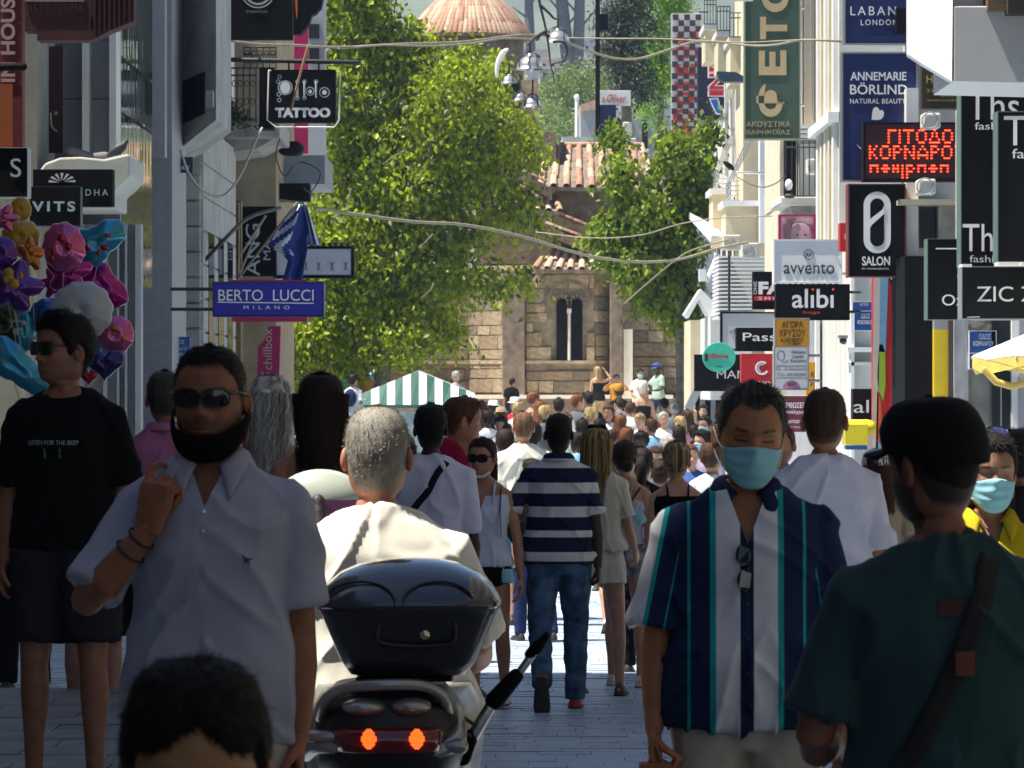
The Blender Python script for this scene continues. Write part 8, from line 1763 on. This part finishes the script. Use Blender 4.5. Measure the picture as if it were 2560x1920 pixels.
# ------------------------------------------------------------------ balloons
def foil(name, c, rough=.16, met=.6): return mat(name, c, rough, var=.15, scale=12, metal=met, coat=.5)
FP, FM, FY, FW, FB, FV, FR, FC, FO, FDB = foil('foil_pink', (.62, .12, .30)), foil('foil_magenta', (.42, .008, .22)), foil('foil_yellow', (.52, .30, .008), .35, .1), foil('foil_white', (.50, .52, .52), .4, .05), foil('foil_blue', (.03, .16, .46)), foil('foil_violet', (.12, .03, .26)), foil('foil_red', (.42, .01, .015)), foil('foil_cyan', (.04, .34, .52), .15, .5), foil('foil_orange', (.60, .14, .01)), foil('foil_darkblue', (.02, .015, .14))
def balloon(label, shape, px, py, r, m, d_=23, sx=1.0, rot=0, extra=None, m2=None):
    r = r*1.32; c = P(px, py, d_); R_ = r*d_/F; ro = thing('foil_balloon', c, 0, label, 'balloon', 'foil balloons in the vendor bunch'); g = Geo(); n = 40; a = np.arange(n)*2*math.pi/n
    if shape == 'round': rad = np.ones(n)
    elif shape == 'star': rad = .62+.40*np.abs(np.cos(a*2.5))**1.4
    elif shape == 'heart': rad = None
    elif shape == 'flower': rad = .80+.2*np.cos(a*6)
    elif shape == 'fish': rad = 1+.25*np.cos(a*2)+.12*np.cos(a*3)
    elif shape == 'pear': rad = .86-.28*np.sin(a)*(np.sin(a) > 0)*.6+.1*np.cos(a*2)
    if shape == 'heart': X_ = 16*np.sin(a)**3/16; Z_ = (13*np.cos(a)-5*np.cos(2*a)-2*np.cos(3*a)-np.cos(4*a))/16
    else: X_, Z_ = rad*np.cos(a), rad*np.sin(a)
    X_ = X_*sx; cr, sr = math.cos(math.radians(rot)), math.sin(math.radians(rot)); X2, Z2 = X_*cr-Z_*sr, X_*sr+Z_*cr; rings = []
    for t in np.linspace(-1, 1, 13): f = math.cos(t*math.pi/2)**.55; w_ = 1+.035*np.sin(a*11)*f; rings.append(np.stack([X2*R_*max(f, .02)*w_, np.full(n, t*R_*.42), Z2*R_*max(f, .02)*w_], 1))
    rings = [rings[0]*.98]+rings; loft(g, rings); obj('envelope', g, m, ro, True)
    if m2 is not None:
        q_ = random.Random(int(px))
        for _ in range(5): g = Geo(); X0, Z0 = q_.uniform(-.5, .5), q_.uniform(-.5, .5); ellipsoid(g, (R_*X0, -R_*.40*(1-.55*(X0*X0+Z0*Z0)), R_*Z0), (R_*q_.uniform(.08, .22), R_*.05, R_*q_.uniform(.06, .2)), 10, 6); obj('printed_spot', g, m2, ro, True)
    g = Geo(); q = Vector((-2.62, 22.6, gz(22)+1.25))-c; tube(g, [(0, 0, -R_*.9), tuple(Vector((0, 0, -R_))*.5+q*.5), tuple(q)], .0015, 4); obj('string', g, LOOP, ro); return ro
BL = [('yellow pear-shaped balloon at the top of the bunch', 'pear', 52, 590, 52, FY, 22.5, .75, 0, None), ('small yellow round balloon crowning the bunch', 'round', 52, 524, 24, FY, 22.6, .85, 0, None), ('pink balloon with red patch beside the yellow ones', 'round', 160, 618, 48, FP, 22.4, .85, 10, FR), ('cyan curved balloon with red patch at upper right of bunch', 'fish', 244, 606, 44, FC, 22.6, 1.0, 35, FR), ('pink balloon cut by the left picture edge', 'flower', 4, 545, 30, FP, 22.2, 1.2, 0, FR),
      ('violet balloon at the left edge below the pink one', 'round', 2, 632, 32, FV, 22.1, 1, 0, None), ('magenta star balloon in the middle of the bunch', 'star', 172, 678, 46, FM, 22.5, 1, 12, None), ('magenta long balloon right of the star', 'fish', 254, 708, 40, FM, 22.8, 1.1, -40, None), ('striped orange and yellow leaf balloon', 'star', 76, 636, 34, FO, 22.2, .8, 15, FY), ('violet star balloon with yellow patch on the left', 'star', 36, 716, 52, FV, 22.1, 1.1, 0, FY),
      ('big plain white round balloon in the bunch', 'round', 205, 776, 56, FW, 22.3, 1.05, 0, None), ('blue balloon peeking behind the white one', 'round', 240, 752, 36, FB, 22.9, 1, 0, None), ('blue round balloon left of the white one', 'round', 120, 790, 34, FB, 22.4, 1.1, 0, None), ('pale pink round balloon with gold patch low right', 'round', 288, 836, 36, FP, 22.5, 1, 0, FO), ('cyan heart balloon beneath the pale pink one', 'heart', 268, 880, 36, FC, 22.7, 1, 0, None),
      ('dark violet heart balloon low in the bunch', 'heart', 262, 908, 34, FDB, 22.3, 1.1, 0, None), ('silver and cyan oval balloon by the man in black', 'round', 62, 828, 40, FC, 22.4, .5, 0, FW), ('long cyan fish balloon pointing down at left', 'fish', 40, 915, 42, FC, 22.0, 1.5, -38, None), ('dark green round balloon at the left edge', 'round', 8, 812, 44, foil('foil_olive', (.05, .06, .01)), 22.6, 1, 0, None), ('small red balloon tail low in the bunch', 'heart', 222, 940, 18, FR, 22.6, 1, 0, None), ('magenta flower balloon at the bunch centre', 'flower', 140, 706, 34, FM, 22.7, 1, 0, None)]
for b in BL: balloon(*b[:9], m2=b[9])
person('balloon seller mostly hidden behind the man in black', 60, 1010, 400, yaw=170, skin=(.3, .15, .1), hair='short', haircol=(.02, .015, .012), hi=1, top='tee', topcol=cloth('seller_red', (.12, .02, .02)), botcol=DARKC, cat='person')
person('walker in black socks behind the man in white polo', 235, 1000, 455, yaw=5, skin=(.42, .22, .15), hair='crop', haircol=(.05, .03, .02), hi=1, top='tee', topcol=DARKC, bottom='shorts', botcol=DARKC, legR=((.02, .05, -1), (0, -.55, -.85)), pitR=50, shoe=(.01, .01, .012))
bpy.data.scenes.remove(TMP)
